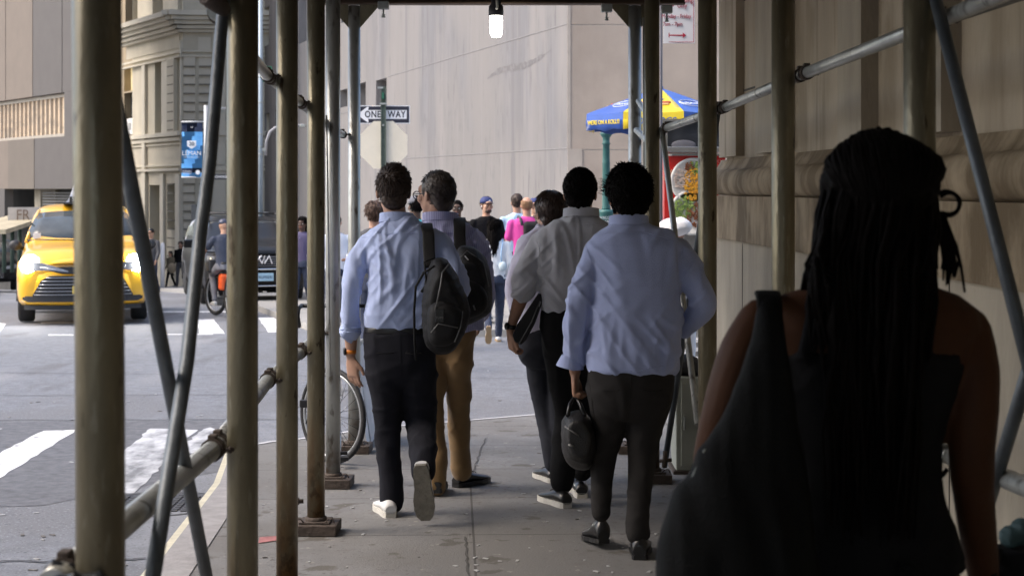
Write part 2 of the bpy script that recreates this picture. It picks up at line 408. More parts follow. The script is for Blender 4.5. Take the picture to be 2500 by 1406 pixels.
# (px centre, depth, width px, material)
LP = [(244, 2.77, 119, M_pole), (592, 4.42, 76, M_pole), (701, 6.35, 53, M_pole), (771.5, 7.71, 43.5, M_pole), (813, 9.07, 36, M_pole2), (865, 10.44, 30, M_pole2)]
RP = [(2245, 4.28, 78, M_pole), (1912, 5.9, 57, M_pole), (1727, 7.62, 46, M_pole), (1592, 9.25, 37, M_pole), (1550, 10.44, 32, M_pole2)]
posts = {}
def post(px, d, wpx, m, key):
    r = wpx/2*d/F; b = V(((px-CX)/F*d, d, gz(d))); topz = 2.84 + gz(d)
    lean = .012 if key == 'L0' else 0
    mb = MB(); mb.tube([b+V((lean*.3,0,.0)), b+V((0,0,1.2)), V((b.x-lean*1.2, d, topz))], r, 28)
    o = mb.build('post', m, shed)
    p = MB(); p.box(b+V((0,0,.028)), (.215, .20, .050), -.03, .004); p.build('base_plate', M_iron, o)
    q = MB(); q.box(b+V((0,0,.058)), (r*3.4, r*3.4, .009), 0, .002); q.lathe(b+V((0,0,.055)), [(r*1.25,0),(r*1.2,.022),(r*1.02,.024)], 20)
    for s in (-1, 1):
        w0 = b+V((s*.045, -.06, .055)); q.tube([w0, w0+V((s*.02,-.01,.025)), w0+V((s*.04,-.015,.026)), w0+V((s*.05,-.02,.008))], .003, 6)
    q.build('flange', M_iron, o)
    posts[key] = (b, r, topz, o); return o
for i, a in enumerate(LP): post(*a, f'L{i}')
for i, a in enumerate(RP): post(*a, f'R{i}')
for k, (x, y) in enumerate(((-.66, .3), (-.62, -2.0), (-.58, -4.5), (-.5,-7.5), (1.62, 1.6), (1.62, -1), (1.66, -4), (1.7,-7.5))):
    post(CX + x/max(y, 1e-6)*F if y > 0 else 0, y if y > 0 else 1, 80, M_pole, f'X{k}') if False else None
    b = V((x-.0*y, y, gz(y))); mb = MB(); mb.tube([b, b+V((0,0,2.84))], .0415, 20); mb.build('post', M_pole, shed)
# along-the-walk ledgers, cross braces
def lp(key, h, dx=0.0): b, r, tz, o = posts[key]; return V((b.x+dx*(r+.03), b.y, b.z+h))
def pipe(a, b, r, m, name='brace', ext=.04, n=16):
    pts = a if isinstance(a, list) else [a-(b-a).normalized()*ext, a.lerp(b, .5), b+(b-a).normalized()*ext]; mb = MB(); mb.tube(pts, r, n); return mb.build(name, m, shed)
def coupler(c, t, r, m=None):
    mb = MB(); mb.tube([c-t*.025, c+t*.025], r*1.22, 14); mb.box(c+V((0,0,r*1.3)), (.022, .035, .014), 0, .003); u, v = ortho(t)
    mb.tube([c+v*r*1.1, c+v*(r*1.1+.028)], .005, 8); mb.tube([c+v*(r*1.1+.014), c+v*(r*1.1+.022)], .009, 6)
    return mb.build('coupler', m or M_iron, shed)
def chain(keys, h, side, r, m):
    for a, b in zip(keys, keys[1:]):
        A, B = lp(a, h, side), lp(b, h, side); pipe(A, B, r, m, 'ledger')
        t = (B-A).normalized(); coupler(A+t*.05, t, r); coupler(B-t*.05, t, r)
chain(['L1','L2','L3','L4','L5'], 2.02, -1, .021, M_pole2)
chain(['L0','L1'], 2.07, -1, .021, M_pole2)
chain(['L0','L1','L2','L3','L4'], .85, -1, .026, M_pole2)
chain(['R0','R1','R2','R3','R4'], 1.99, 1, .021, M_pole2)
A = lp('R0', .85, 1); pipe(A+V((.12,-1.7,.04)), A, .024, M_pole2, 'ledger')
A = lp('R0', 1.99, 1); pipe(A+V((.06,-1.9,.04)), A, .021, M_pole2, 'ledger')
A = lp('R1', .85, 1); B = lp('R0', .85, 1); pipe(A, B, .024, M_pole2, 'ledger')
# the crossing braces on the street side
pipe(P(232, 0, 3.0), P(520, 1490, 4.35), .0165, M_brace)
pipe([P(551,-30,4.38), P(543,40,4.34), P(512,400,4.1), P(488,580,3.98), P(457,880,3.75), P(413,1150,3.5), P(360,1490,3.25)], None, .0168, M_brace)
# flattened pipe end at the head of the second post
mb = MB(); mb.tube([P(505,-12,4.25), P(535,12,4.28), P(552,30,4.3)], [.028,.026,.016], 12); mb.build('brace_clamp', M_iron, shed)
# street-facing wall side braces on the right
pipe(P(2286, 5, 4.22), P(2512, 890, 3.62), .0165, M_brace); pipe(P(2528, 850, 3.6), P(2418, 1210, 3.9), .0165, M_brace)
pipe(P(1618, 330, 9.2), P(1702, 1020, 7.8), .0165, M_pole2); pipe(P(1752, 270, 7.75), P(1624, 1125, 9.1), .0165, M_brace)
pipe(P(1560, 250, 10.3), P(1612, 330, 9.3), .0165, M_pole2); pipe(P(1556, 320, 10.3), P(1598, 360, 9.4), .02, M_pole2, 'ledger')
pipe(P(797, 300, 8.9), P(806, 900, 9.0), .006, M_pole2, 'conduit'); pipe(P(1572, 60, 9.9), P(1572, 700, 9.9), .008, M_pole2, 'conduit')
# clamps with pins hanging on the lower posts
mb = MB(); c0 = posts['L3'][0]+V((-.055,-.03,.155)); mb.tube([c0, c0+V((-.035,-.005,0))], .01, 8); mb.tube([c0+V((-.02,0,0)), c0+V((-.028,0,0))], .017, 6); mb.build('clamp_pin', M_iron, shed)
mb = MB(); mb.tube([P(1610,1125,9.0), P(1640,1122,9.0)], .01, 8); mb.tube([P(1622,1140,9.0), P(1624,1100,9.0)], .012, 8); mb.build('clamp_pin', M_iron, shed)
# header beams, gussets, clips, deck
for (kl, kr, yy) in (('L5', 'R4', 10.44),):
    pass
def header(y, xl, xr, z, h=.15):
    mb = MB(); a, b = V((xl, y, z+h/2)), V((xr, y, z+h/2))
    mb.beam(a, b, .008, h); mb.beam(a+V((0,0,h/2)), b+V((0,0,h/2)), .10, .010); mb.beam(a-V((0,0,h/2)), b-V((0,0,h/2)), .10, .010)
    return mb.build('header_beam', M_beam, shed)
zb = 1.45+(462-10)/F*10.44
hb = header(10.44, -1.22, 1.10, zb)
def gusset(p, s, size=.13):
    mb = MB(); a = V((p.x+s*.035, p.y-.006, p.z)); mb.prism([a, a+V((s*size,0,0)), a+V((0,0,-size*1.15))], (0, .012, 0)); return mb.build('gusset', M_pole, shed)
for k in ('L5', 'R4'):
    b = posts[k][0]; p = V((b.x, b.y, zb-.006))
    gusset(p, 1); gusset(p, -1)
def clip(px, py):
    c = P(px, py, 10.37); mb = MB(); mb.box(c, (.07,.06,.05), 0, .006); mb.tube([c+V((0,0,-.02)), c+V((0,0,-.075))], .006, 8); mb.lathe(c+V((0,0,-.078)), [(.012,0),(.014,.006),(.008,.014),(.016,.02)], 10); return mb.build('beam_clip', M_galv, shed)
clip(936, 14); clip(1481, 21); clip(1628, 24)
for y in (8.6, 6.9, 5.2, 3.4, 1.4, -1, -4, -7.5):
    header(y, -1.0-.0345*y, 1.75, 2.86+gz(y))
mb = MB(); mb.hexa([V((-1.6,-9,3.06+gz(-9))), V((-1.6,-9,3.16+gz(-9))), V((-2.0,10.7,3.06+gz(10.7))), V((-2.0,10.7,3.16+gz(10.7))), V((1.93,-9,3.06+gz(-9))), V((1.93,-9,2.86+gz(-9))), V((1.28,10.7,3.06+gz(10.7))), V((1.28,10.7,3.16+gz(10.7)))]); mb.build('roof_deck', M_ply, shed)
for i in range(12):      # joists under the deck
    y = 10.2-1.6*i; mb = MB(); mb.beam(V((-1.3,y,2.96+gz(y))), V((1.2+.0345*(10-y),y,2.96+gz(y))), .05, .14); mb.build('joist', M_ply, shed)
M_shade_parapet = mat('shade_parapet_green', (.05,.085,.065), .6, var=.15)  # unseen parapet, put in to darken the walkway under the deck
mb = MB(); mb.hexa([V((-1.64,-9,2.98+gz(-9))), V((-1.64,-9,3.7+gz(-9))), V((-2.04,10.7,2.98+gz(10.7))), V((-2.04,10.7,3.7+gz(10.7))), V((-1.60,-9,2.98+gz(-9))), V((-1.60,-9,3.7+gz(-9))), V((-2.0,10.7,2.98+gz(10.7))), V((-2.0,10.7,3.7+gz(10.7)))]); mb.build('shade_parapet', M_shade_parapet, shed)
# dark debris netting bundle at the foot of the nearest post
mb = MB(); b = P(250, 1402, 2.77)
for i in range(16):
    a = i*.7; mb.tube([b+V((.05*math.cos(a)-.035, .05*math.sin(a)-.01, random.uniform(-.03,.006))), b+V((.062*math.cos(a+1.1)-.03, .05*math.sin(a+1.1)-.01, random.uniform(-.03,.008))), b+V((.05*math.cos(a+2)-.03, .05*math.sin(a+2), -.05))], .016, 8, 'round')
nb = remesh(mb, .006, 2, disp=folds(.004, (40,40,40)))
tag(nb.build('plastic_wrap', mat('black_wrap', (.02,.022,.026), .35, var=.2, bump=.3), None, b), 'crumpled dark plastic wrapped round the foot of the nearest post', 'plastic wrap')

# cage lamp
c = P(1211, 60, 10.2)
lamp = thing('cage_lamp', c+V((0,0,.14)), 'lit jelly jar cage lamp hanging under the far beam', 'lamp')
s_ = 10.2/F
mb = MB(); top = P(1211, 38, 10.2); mb.lathe(top+V((0,0,-.004)), [(.046,0),(.047,.03),(.044,.06),(.030,.075),(.03,.11)], 20); mb.build('lamp_cap', mat('lamp_black', (.03,.03,.035), .5), lamp)
mb = MB(); mb.lathe(P(1211,93,10.2), [(.005,0),(.028,.004),(.036,.018),(.040,.06),(.041,.134)], 20); mb.build('glass', mat('lamp_glass', (1,1,.9), .3, emit=(1,.97,.86), es=7), lamp)
mb = MB()
for i in range(6):
    a = i*math.pi/3+.3; mb.tube([top+V((.043*math.cos(a), .043*math.sin(a), 0)), top+V((.043*math.cos(a), .043*math.sin(a), -.11)), top+V((.026*math.cos(a), .026*math.sin(a), -.142)), top+V((0,0,-.145))], .0018, 6)
for z in (-.02, -.055, -.095): mb.torus(top+V((0,0,z)), .043, .0018, V((1,0,0)), V((0,1,0)), 24, 5)
mb.build('cage', MATS['lamp_black'], lamp)
mb = MB(); q = P(1209, -30, 10.12); mb.tube([q, P(1213, 0, 10.1), P(1214, 18, 10.08), P(1212, 22, 10.14)], .0075, 8, 'round'); mb.build('cable', mat('cable_white', (.6,.6,.5), .5), lamp)

# ================================================================= the near stone building on the right
M_stone = mat('limestone_dark', (.44,.365,.265), .85, var=.18, vs=2.5, bump=.4, bs=55, stretch=(1,1,.3))
node_mix(M_stone, noise_fac(3.0, .48, .66, (1,1,.25)), (.31,.25,.17)); node_mix(M_stone, noise_fac(2, .5, .7, (1,1,1)), (.50,.43,.33)); node_mix(M_stone, noise_fac(9, .55, .72, (1,1,.1)), (.27,.215,.145))
M_stain = mat('limestone_stained', (.36,.28,.18), .85, vs=4, col2=(.15,.105,.055), thr=(.42,.62), bump=.4, bs=55, stretch=(1,1,.5))
M_pier = mat('limestone_pale', (.37,.32,.245), .85, var=.25, vs=3, bump=.3, bs=55, stretch=(1,1,.3))
nb = thing('stone_building', (1.9, 5, 0), 'dim limestone building with moulded plinth and flat pilasters along the pavement', 'building')
wd = V((-.04, 1, 0)); 
def wx(y): return 1.745-.04*y
def wall_box(y0, y1, z0, z1, proud, back=.6, mb=None):
    """slab along the wall, z given relative to the pavement-free horizontal courses"""
    mb = mb or MB()
    p = []
    for x in (0, 1):
        for y in (y0, y1):
            for z in (z0, z1): p.append(V((wx(y) + (back if x else -proud), y, z)))
    mb.hexa(p); return mb
mb = wall_box(-12, 10.2, 1.55, 9, 0); mb.build('upper_wall', M_stone, nb)
mb = wall_box(-12, 10.28, -1.0, 1.15, .055); mb.build('plinth', M_pier, nb)
mb = wall_box(-12, 10.3, 1.153, 1.41, .085); mb.build('plinth_band', M_stain, nb)
mb = MB(); prof = []
for i in range(13):
    a = -math.pi/2 + math.pi*i/12; prof.append((.06+.055*math.cos(a), 1.49+.075*math.sin(a)))
prof = [(-.3, 1.413), (.06, 1.413)] + prof + [(.05, 1.57), (.03, 1.60), (.015, 1.63), (-.3, 1.64)]
rings = [[V((wx(y)-p, y, z)) for p, z in prof] for y in (-12, 10.32)]
mb.loft(rings, smooth=False); o = mb.build('torus_moulding', M_stain, nb); autosmooth(o.data, 30)
for y0, y1, pr, m in ((9.6, 10.19, .05, M_stone), (8.2, 9.02, .045, M_pier), (6.62, 7.02, .07, M_pier), (5.55, 6.0, .07, M_pier), (4.1, 4.6, .07, M_pier), (1.5, 2.5, .07, M_stone), (-2, -1, .07, M_stone)):
    mb = wall_box(y0, y1, 1.645, 8.9, pr, .1); mb.build('pilaster', m, nb)
mb = MB()
for y in (1.2, 2.6, 3.6, 4.6, 5.5, 6.5, 7.5, 8.4, 9.35):
    p0 = V((wx(y)-.0575, y, 1.14)); mb.hexa([p0+V((a, b*.008, c)) for a in (0, .02) for b in (0,1) for c in (-2.0, 0)])
for z in (2.02, 2.55, 3.8): 
    mb.hexa([V((wx(y)+a, y, z+c)) for a in (-.003, .02) for y in (-12, 10.15) for c in (0, .012)])
mb.build('mortar_joints', mat('mortar_dark', (.08,.07,.055), .9), nb)
# body of the block behind the wall, shades the side street
mb = MB(); mb.box((12, -1, 4), (18.6, 22.2, 10)); mb.build('block', M_stone, nb)

# ================================================================= grey building across the street
M_lime = mat('limestone_grey', (0.189,0.188,0.200), .85, var=.10, vs=1.2, bump=.15, bs=30, stretch=(1.2,1.2,.12))
node_mix(M_lime, noise_fac(2.2, .46, .70, (1,1,.10)), (0.151,0.150,0.160)); node_mix(M_lime, noise_fac(.35, .42, .62, (1,1,1)), (0.210,0.202,0.200)); node_mix(M_lime, noise_fac(5, .55, .75, (1,1,.5)), (0.155,0.151,0.157)); node_mix(M_lime, noise_fac(.25, .46, .56, (1,1,.8), detail=2), (0.220,0.210,0.207)); node_mix(M_lime, noise_fac(1.6, .56, .62, (1,1,.02)), (0.168,0.164,0.172)); node_mix(M_lime, noise_fac(.8, .52, .68, (1,1,.3)), (0.239,0.228,0.225)); node_mix(M_lime, noise_fac(7, .56, .70, (1,1,.06)), (0.231,0.223,0.223)); node_mix(M_lime, noise_fac(11, .62, .74, (1,1,.09)), (0.139,0.136,0.143))
M_pink_lit = mat('limestone_pink_lit', (0.40,0.335,0.28), .85, var=.10, vs=1.5, bump=.2, bs=40)  # right-hand face: warm light put into the pinkish stone colour
node_mix(M_pink_lit, noise_fac(1.2, .52, .68, (1,1,.5)), (0.345,0.285,0.235)); node_mix(M_pink_lit, noise_fac(1.6, .62, .72, (1,1,.6)), (0.46,0.40,0.35))
M_dark = mat('window_dark', (.035,.045,.055), .08, var=.2)
M_glass = mat('window_glass', (.12,.15,.17), .05, var=.3, vs=.8, metal=.3)
M_joint = mat('joint_grey', (.24,.235,.24), .9)
class Plane:
    """vertical facade through a picture column: corner (px, depth), heading (dx, 1)"""
    def __init__(s, px, d, dx, dy=1.0):
        s.o = V(((px-CX)/F*d, d, 0)); s.t = V((dx, dy, 0)).normalized(); s.n = V((s.t.y, -s.t.x, 0))   # n towards +x side
        if s.n.y > 0: s.n = -s.n
    def u(s, px):
        k = (px-CX)/F   # (ox + t ux) = k (oy + t uy)
        return (k*s.o.y - s.o.x)/(s.t.x - k*s.t.y)
    def z(s, px, py): y = s.o.y + s.u(px)*s.t.y; return CZ-(py-HY)/F*y
    def at(s, u, z, out=0.0): p = s.o + s.t*u + s.n*out; return V((p.x, p.y, z))
    def rect(s, mb, u0, u1, z0, z1, out0, out1):
        mb.hexa([s.at(u, z, o) for u in (u0, u1) for o in (out0, out1) for z in (z0, z1)])
def facade(pl, u0, u1, z0, z1, holes, m, parent, depth=.35, pane=M_dark, frame=None, thick=.5, sill=None):
    us = sorted({u0, u1, *[h[0] for h in holes], *[h[1] for h in holes]}); zs = sorted({z0, z1, *[h[2] for h in holes], *[h[3] for h in holes]})
    mb = MB()
    for a, b in zip(us, us[1:]):
        for c, d in zip(zs, zs[1:]):
            if any(h[0] <= (a+b)/2 <= h[1] and h[2] <= (c+d)/2 <= h[3] for h in holes): continue
            pl_ = [pl.at(a, c), pl.at(b, c), pl.at(b, d), pl.at(a, d)]; mb.face(pl_)
    for h in holes:
        a, b, c, d = h[:4]
        for q in (((a,c),(b,c)), ((b,c),(b,d)), ((b,d),(a,d)), ((a,d),(a,c))):
            mb.face([pl.at(*q[0]), pl.at(*q[1]), pl.at(*q[1], -depth), pl.at(*q[0], -depth)])
    # back and sides give the wall its thickness
    pl.rect(mb, u0, u1, z0, z1, -thick-.9, -thick)
    o = mb.build('wall', m, parent)
    for h in holes:
        mb = MB(); a, b, c, d = h[:4]; pl.rect(mb, a, b, c, d, -depth-.05, -depth); w_ = mb.build('window', h[4] if len(h) > 4 else pane, parent)
        if frame:
            mb = MB(); e = min(.09, (b-a)*.14)
            for (p, q, r, s) in ((a, a+e, c, d), (b-e, b, c, d), (a+e, b-e, c, c+e), (a+e, b-e, d-e, d), (a+e, b-e, (c+d)/2-e/3, (c+d)/2+e/3)):
                pl.rect(mb, p, q, r, s, -depth+.003, -depth+.06)
            mb.build('frame', frame, w_)
        if sill:
            mb = MB(); pl.rect(mb, a-.12, b+.12, c-.14, c-.002, .002, .14); mb.build('sill', sill, w_)
    return o
gb = thing('grey_building', (.97, 28, gz(28)), 'large blank grey limestone building with plain walls behind the street signs', 'building')
GL = Plane(1388, 28, -.3125)
M_wframe = mat('window_frame', (.5,.5,.5), .5)
hl = []
def hole(pl, x0, x1, y0, y1, *m): xm = (x0+x1)/2; return (*sorted((pl.u(x0), pl.u(x1))), pl.z(xm, y1), pl.z(xm, y0), *m)
for (x0, x1, y0, y1) in ((918,944,194,262),(866,893,204,268),(830,848,219,262),(645,657,18,112),(646,658,277,322),(672,681,268,330),(640,647,120,160)): hl.append(hole(GL, x0, x1, y0, y1))
for (x0, x1, y0, y1) in ((729,749,-40,104),(833,846,-10,55)): hl.append(hole(GL, x0, x1, y0, y1, M_glass))
facade(GL, 0, 60, -3.5, 16, hl, M_lime, gb, depth=.4, frame=M_wframe)
mb = MB()
for (xa, ya, xb, yb) in ((948,188,1384,60), (900,393,1384,363), (660,330,900,258)):
    ua, ub = GL.u(xa), GL.u(xb)
    za, zb2 = GL.z(xa, ya), GL.z(xb, yb); zz = (za+zb2)/2
    mb.hexa([GL.at(u, z_, o_) for u, z_ in ((ub, zb2), (ua, za)) for o_ in (.001, .008) for z_ in (z_-.008, z_+.008)] )
mb.build('wall_joint', M_joint, gb)
mb = MB(); rs_ = random.Random(4); ST = [(1190,193),(1240,180),(1290,155),(1345,128)]; n = 40
u0, u1 = GL.u(1190), GL.u(1345); top_, bot_ = [], []
for i in range(n+1):
    t = i/n; u_ = u0+(u1-u0)*t; zc_ = GL.z(1190,193)*(1-t)+GL.z(1345,128)*t+.05*math.sin(t*7); h_ = .05*math.sin(math.pi*min(1,t*1.1))**.5+rs_.uniform(0,.035) if 0 < t < .92 else .004
    top_.append(GL.at(u_, zc_+h_, .003)); bot_.append(GL.at(u_, zc_-h_*.8, .003))
for i in range(n): mb.face([bot_[i], bot_[i+1], top_[i+1], top_[i]])
mb.build('dark_streak', mat('dark_streak', (.145,.14,.145), .9, vs=9, col2=(.185,.18,.187), thr=(.45,.55)), gb)  # ragged streak a little darker than the wall
# right-hand face, seen square on
GR = Plane(1388, 28, 1, 0.0); 
mb = MB()
ysplit = [CZ-(y-HY)/F*28 for y in (900, 366, 61, -400)]
for i, (a, b) in enumerate(zip(ysplit, ysplit[1:])):
    pl_out = .004*i
    mb.hexa([V((x, y, z)) for x in (.966, 14) for y in (28+.0, 28.6) for z in (a+.008, b-.008)])
mb.build('corner_wall', M_pink_lit, gb)
mb = MB(); 
for z in ysplit[1:3]: mb.hexa([V((x, y, z+c)) for x in (.969, 14) for y in (28.012, 28.5) for c in (-.009, .009)])
mb.build('pale_joint', mat('joint_pale', (.55,.51,.46), .8), gb)
mb = MB(); mb.hexa([V((x, y, z)) for x in (.95, 1.20) for y in (27.985, 28.05) for z in (-3, CZ-(364-HY)/F*28)]); 
mb.hexa([V((x, y, z)) for x in (.945, 1.0) for y in (27.99, 28.05) for z in (CZ-(364-HY)/F*28+.004, 9)]); mb.build('quoin', mat('quoin_pale', (.42,.37,.32), .85, var=.1, vs=3, bump=.2), gb)
# ================================================================= tan corner building
M_tan = mat('limestone_tan', (.56,.52,.42), .85, var=.10, vs=1.0, bump=.2, bs=25)
node_mix(M_tan, noise_fac(.7, .5, .7, (1,1,.2)), (.47,.43,.345))
M_tan2 = mat('limestone_tan_pale', (.64,.60,.50), .85, var=.08, vs=1.2)
M_tanj = mat('tan_joint', (.20,.185,.15), .9)
tb = thing('corner_building', (-11.5, 60, gz(60)), 'tan limestone corner building with deep cornice and tall pilastered windows', 'building')
TL = Plane(447, 60, -.575); TR = Plane(447, 60, 1, .06)
def fz(y, d=60): return CZ-(y-HY)/F*d
hl = []
for (x0, x1, y0, y1) in ((378,398,150,329),(435,453-8,143,290),(372,398,-40,60),(323,336,-40,62),(383,396,-40,51),(434,444,-40,40),(365,390,452,600),(408,432,448,560)):
    hl.append(hole(TL, x0, x1, y0, y1))
facade(TL, 0, TL.u(352), -4, 22, hl, M_tan, tb, depth=.55, thick=.6, frame=MATS['window_frame'])
hl = [hole(TR, 600, 622, 150, 330), hole(TR, 500, 512, -60, 20)]
facade(TR, 0, 3.4, -4, 22, hl, M_tan, tb, depth=.4, thick=.6)
def course(y, hgt, out, name='cornice', m=None, corner=447):
    """moulded course round the corner at the picture height y of the corner"""
    z = fz(y); mb = MB(); uL = TL.u(300)+.0; 
    for pl, ua, ub in ((TL, 0, uL), (TR, 0, 3.5)):
        o2 = out
        mb.hexa([pl.at(u + (0 if u else -out*.9), zz, oo) for u in (ua, ub) for oo in (.004, o2) for zz in (z, z+hgt)])
    mb.build(name, m or M_tan2, tb)
for y, h, o in ((42,.18,.75), (52,.14,.62), (62,.14,.48), (72,.12,.34), (80,.10,.2), (128,.07,.08), (140,.06,.14), (331,.16,.2), (343,.13,.13), (352,.06,.07), (405,.05,.1), (417,.10,.16)):
    course(y, h, o)
def pil(pl, x0, x1, y0, y1, out, m=None, name='pilaster'):
    mb = MB(); a, b = sorted((pl.u(x0), pl.u(x1))); xm = (x0+x1)/2
    pl.rect(mb, a, b, pl.z(xm, y1), pl.z(xm, y0), .003, out)
    mb.build(name, m or M_tan2, tb)
pil(TL, 352, 360, 160, 640, .12); pil(TL, 400, 416, 148, 330, .10); pil(TL, 417, 434, 145, 330, .16, M_tan); pil(TL, 448-3, 447, 100, 600, .1)
pil(TR, 449, 478, 140, 330, .10); pil(TR, 486, 518, 140, 330, .07); pil(TR, 449, 476, 425, 640, .10); pil(TR, 520, 552, 60, 640, .1)
pil(TL, 396, 404, 425, 640, .10); pil(TL, 436, 446, 425, 640, .14); pil(TL, 352, 362, 425, 640, .14)
for z0, z1 in ((92,126),):
    pil(TR, 484, 515, z0, z1, .05); pil(TL, 310, 440, 98, 132, .03, M_tan)
mb = MB()
for pl, a, b in ((TR, 449.5, 477), (TR, 487, 517), (TL, 418, 433)):
    for k in range(24):
        y = 165+k*22
        if 325 < y < 430: continue
        ua, ub = sorted((pl.u(a), pl.u(b))); zz = pl.z((a+b)/2, y); pl.rect(mb, ua, ub, zz, zz+.045, .1, .165)
mb.build('rusticated_joints', M_tanj, tb)
# ---------------- neighbour with golden lit glass
M_gold = mat('golden_glass', (.42,.33,.15), .25, vs=2.5, col2=(.75,.66,.42), thr=(.35,.65), stretch=(1,1,.4), emit=(.9,.7,.35), es=.25)
gb2 = thing('narrow_building', (-17, 68, gz(68)), 'brown stone building with a golden lit window beside the tan corner building', 'building')
NL = Plane(351, 68.3, -.575)
M_bst = mat('brownstone', (.31,.25,.165), .85, var=.12, vs=1.5, bump=.2)
hl = [hole(NL, 303, 333, 162, 222, M_gold), hole(NL, 303, 333, 226, 322), hole(NL, 306, 345, -60, 90), hole(NL, 306, 340, 430, 560)]
facade(NL, 0, NL.u(240), -4, 24, hl, M_bst, gb2, depth=.3, thick=.5)
mb = MB(); 
for k in range(14): 
    z_ = NL.z(340, 170+k*26); NL.rect(mb, NL.u(350), NL.u(334), z_, z_+.05, .001, .03)
mb.build('stone_joints', M_tanj, gb2)
mb = MB(); NL.rect(mb, NL.u(332), NL.u(315), NL.z(323, 328), NL.z(323, 290), .06, .12); o = mb.build('white_sign', mat('sign_white', (.7,.7,.68), .6), gb2)
mb = MB(); NL.rect(mb, NL.u(327), NL.u(321), NL.z(323, 318), NL.z(323, 300), .122, .14); mb.build('sign_mark', mat('sign_grey', (.3,.3,.3), .6), gb2)

# ---------------- brown panelled building, far left
M_pan = mat('panel_tan', (.175,.145,.12), .7, var=.06, vs=2, bump=.1, bs=20)
M_pand = mat('panel_grey', (.10,.092,.088), .7, var=.06, vs=2, bump=.1, bs=20)
bb = thing('panelled_building', (-14, 50, gz(50)), 'brown and grey panelled office building with a long ribbon window above the taxi', 'building')
BL = Plane(184, 50, -.697)
def bz(x, y): return BL.z(x, y)
segs = [(-140, -60, M_pan), (-60, 14, M_pan), (14, 47, M_pan), (47, 80, M_pan), (80, 116, M_pand), (116, 152, M_pand), (152, 184, M_pand)]
zt0 = bz(90, 235); zt1 = bz(90, 338); zl = bz(90, 461)
for i, (x0, x1, m) in enumerate(segs):
    a, b = sorted((BL.u(x0), BL.u(x1))); mb = MB(); mb_o = .01*(i % 2)
    BL.rect(mb, a+.012, b-.012, zt0, 24, -.3, .0+mb_o); mb.build('panel', m, bb)
for i, (x0, x1, m) in enumerate([(-140, 20, M_pan), (20, 84, mat('panel_mid', (.14,.12,.10), .7, var=.06, vs=2, bump=.1, bs=20)), (84, 184, M_pand)]):
    a, b = sorted((BL.u(x0), BL.u(x1))); mb = MB(); BL.rect(mb, a+.012, b-.012, zl, zt1, -.3, .01*(i%2)); mb.build('panel', m, bb)
a, b = sorted((BL.u(184), BL.u(157))); mb = MB(); BL.rect(mb, a, b, zt1+.003, zt0-.003, -.3, 0); mb.build('panel', M_pand, bb)
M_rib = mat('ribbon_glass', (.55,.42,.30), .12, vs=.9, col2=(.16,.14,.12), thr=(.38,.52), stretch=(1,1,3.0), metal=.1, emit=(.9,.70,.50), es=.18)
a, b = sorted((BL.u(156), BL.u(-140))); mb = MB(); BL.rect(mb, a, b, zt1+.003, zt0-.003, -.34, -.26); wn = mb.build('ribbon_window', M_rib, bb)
mb = MB(); 
for k in range(34): u_ = a+.02+k*.42; BL.rect(mb, u_, u_+.028, zt1+.01, zt0-.01, -.26, -.17)
BL.rect(mb, a, b, zt1+.01, zt1+.10, -.26, -.15); BL.rect(mb, a, b, zt0-.12, zt0-.01, -.26, -.15); mb.build('mullions', mat('mullion', (.42,.38,.33), .5, metal=.3), wn)
# recessed ground floor with louvres
mb = MB(); BL.rect(mb, BL.u(184), BL.u(-140), -4, zl-.01, -1.6, -1.2); mb.build('recess_wall', mat('recess_dark', (.05,.05,.048), .8, var=.3, vs=2), bb)
mb = MB()
for k in range(16): z_ = zl-.16-k*.09; BL.rect(mb, BL.u(180), BL.u(78), z_, z_+.045, -.5, -.35)
mb.build('louvres', mat('louvre', (.14,.14,.14), .6), bb)
mb = MB(); BL.rect(mb, BL.u(62), BL.u(48), -2, zl-.02, -1.0, -.5); mb.build('pale_pier', mat('pier_warm', (.33,.29,.22), .7, var=.3, vs=3), bb)  # pier in a warmer, paler tone than the recess
mb = MB(); BL.rect(mb, BL.u(44), BL.u(30), zl-.75, zl-.1, -.9, -.8); mb.build('lit_notice', mat('notice_lit', (.7,.55,.25), .6, emit=(1,.75,.35), es=.5), bb)
mb = MB(); BL.rect(mb, BL.u(11), BL.u(-60), zl-1.4, zl-.003, -.3, -.001); mb.build('panel', M_pand, bb)
# sign board with vertical strokes and far sidewalk shed with tan fascia
fs = thing('distant_shed', P(20, 600, 47)-V((0,0,1)), 'distant sidewalk shed with a beige sloping fascia at the left edge', 'sidewalk shed')
mb = MB(); A, B = P(-40, 566, 44), P(66, 532, 47.5); mb.beam(A, B, 1.2, .12); mb.build('fascia', mat('fascia_beige', (.42,.37,.26), .7, var=.25, vs=2), fs)
for (x, y0, y1, d) in ((10, 560, 640, 45), (48, 545, 640, 47), (30, 552, 640, 46), (-20, 560, 640, 44)):
    mb = MB(); mb.tube([P(x, y0, d), P(x, 665, d)], .06, 8); mb.build('post', mat('green_steel', (.04,.07,.055), .6), fs)
mb = MB(); mb.beam(P(-30,574,44.3), P(60,552,47), .05, .05); mb.build('rail', MATS['green_steel'], fs)
sb = thing('sign_board', P(60, 545, 46.5), 'pale sign board with brown lettering behind the taxi mirror', 'sign')
mb = MB(); mb.box(P(62, 526, 46.5), (.95, .08, .46), .3); mb.build('board', mat('board_pale', (.5,.46,.42), .7, var=.1), sb)
text('FR', .42, P(56, 526, 46.38), V((1,.28,0)), V((0,0,1)), mat('board_brown', (.2,.14,.1), .7), sb, sx=.85)

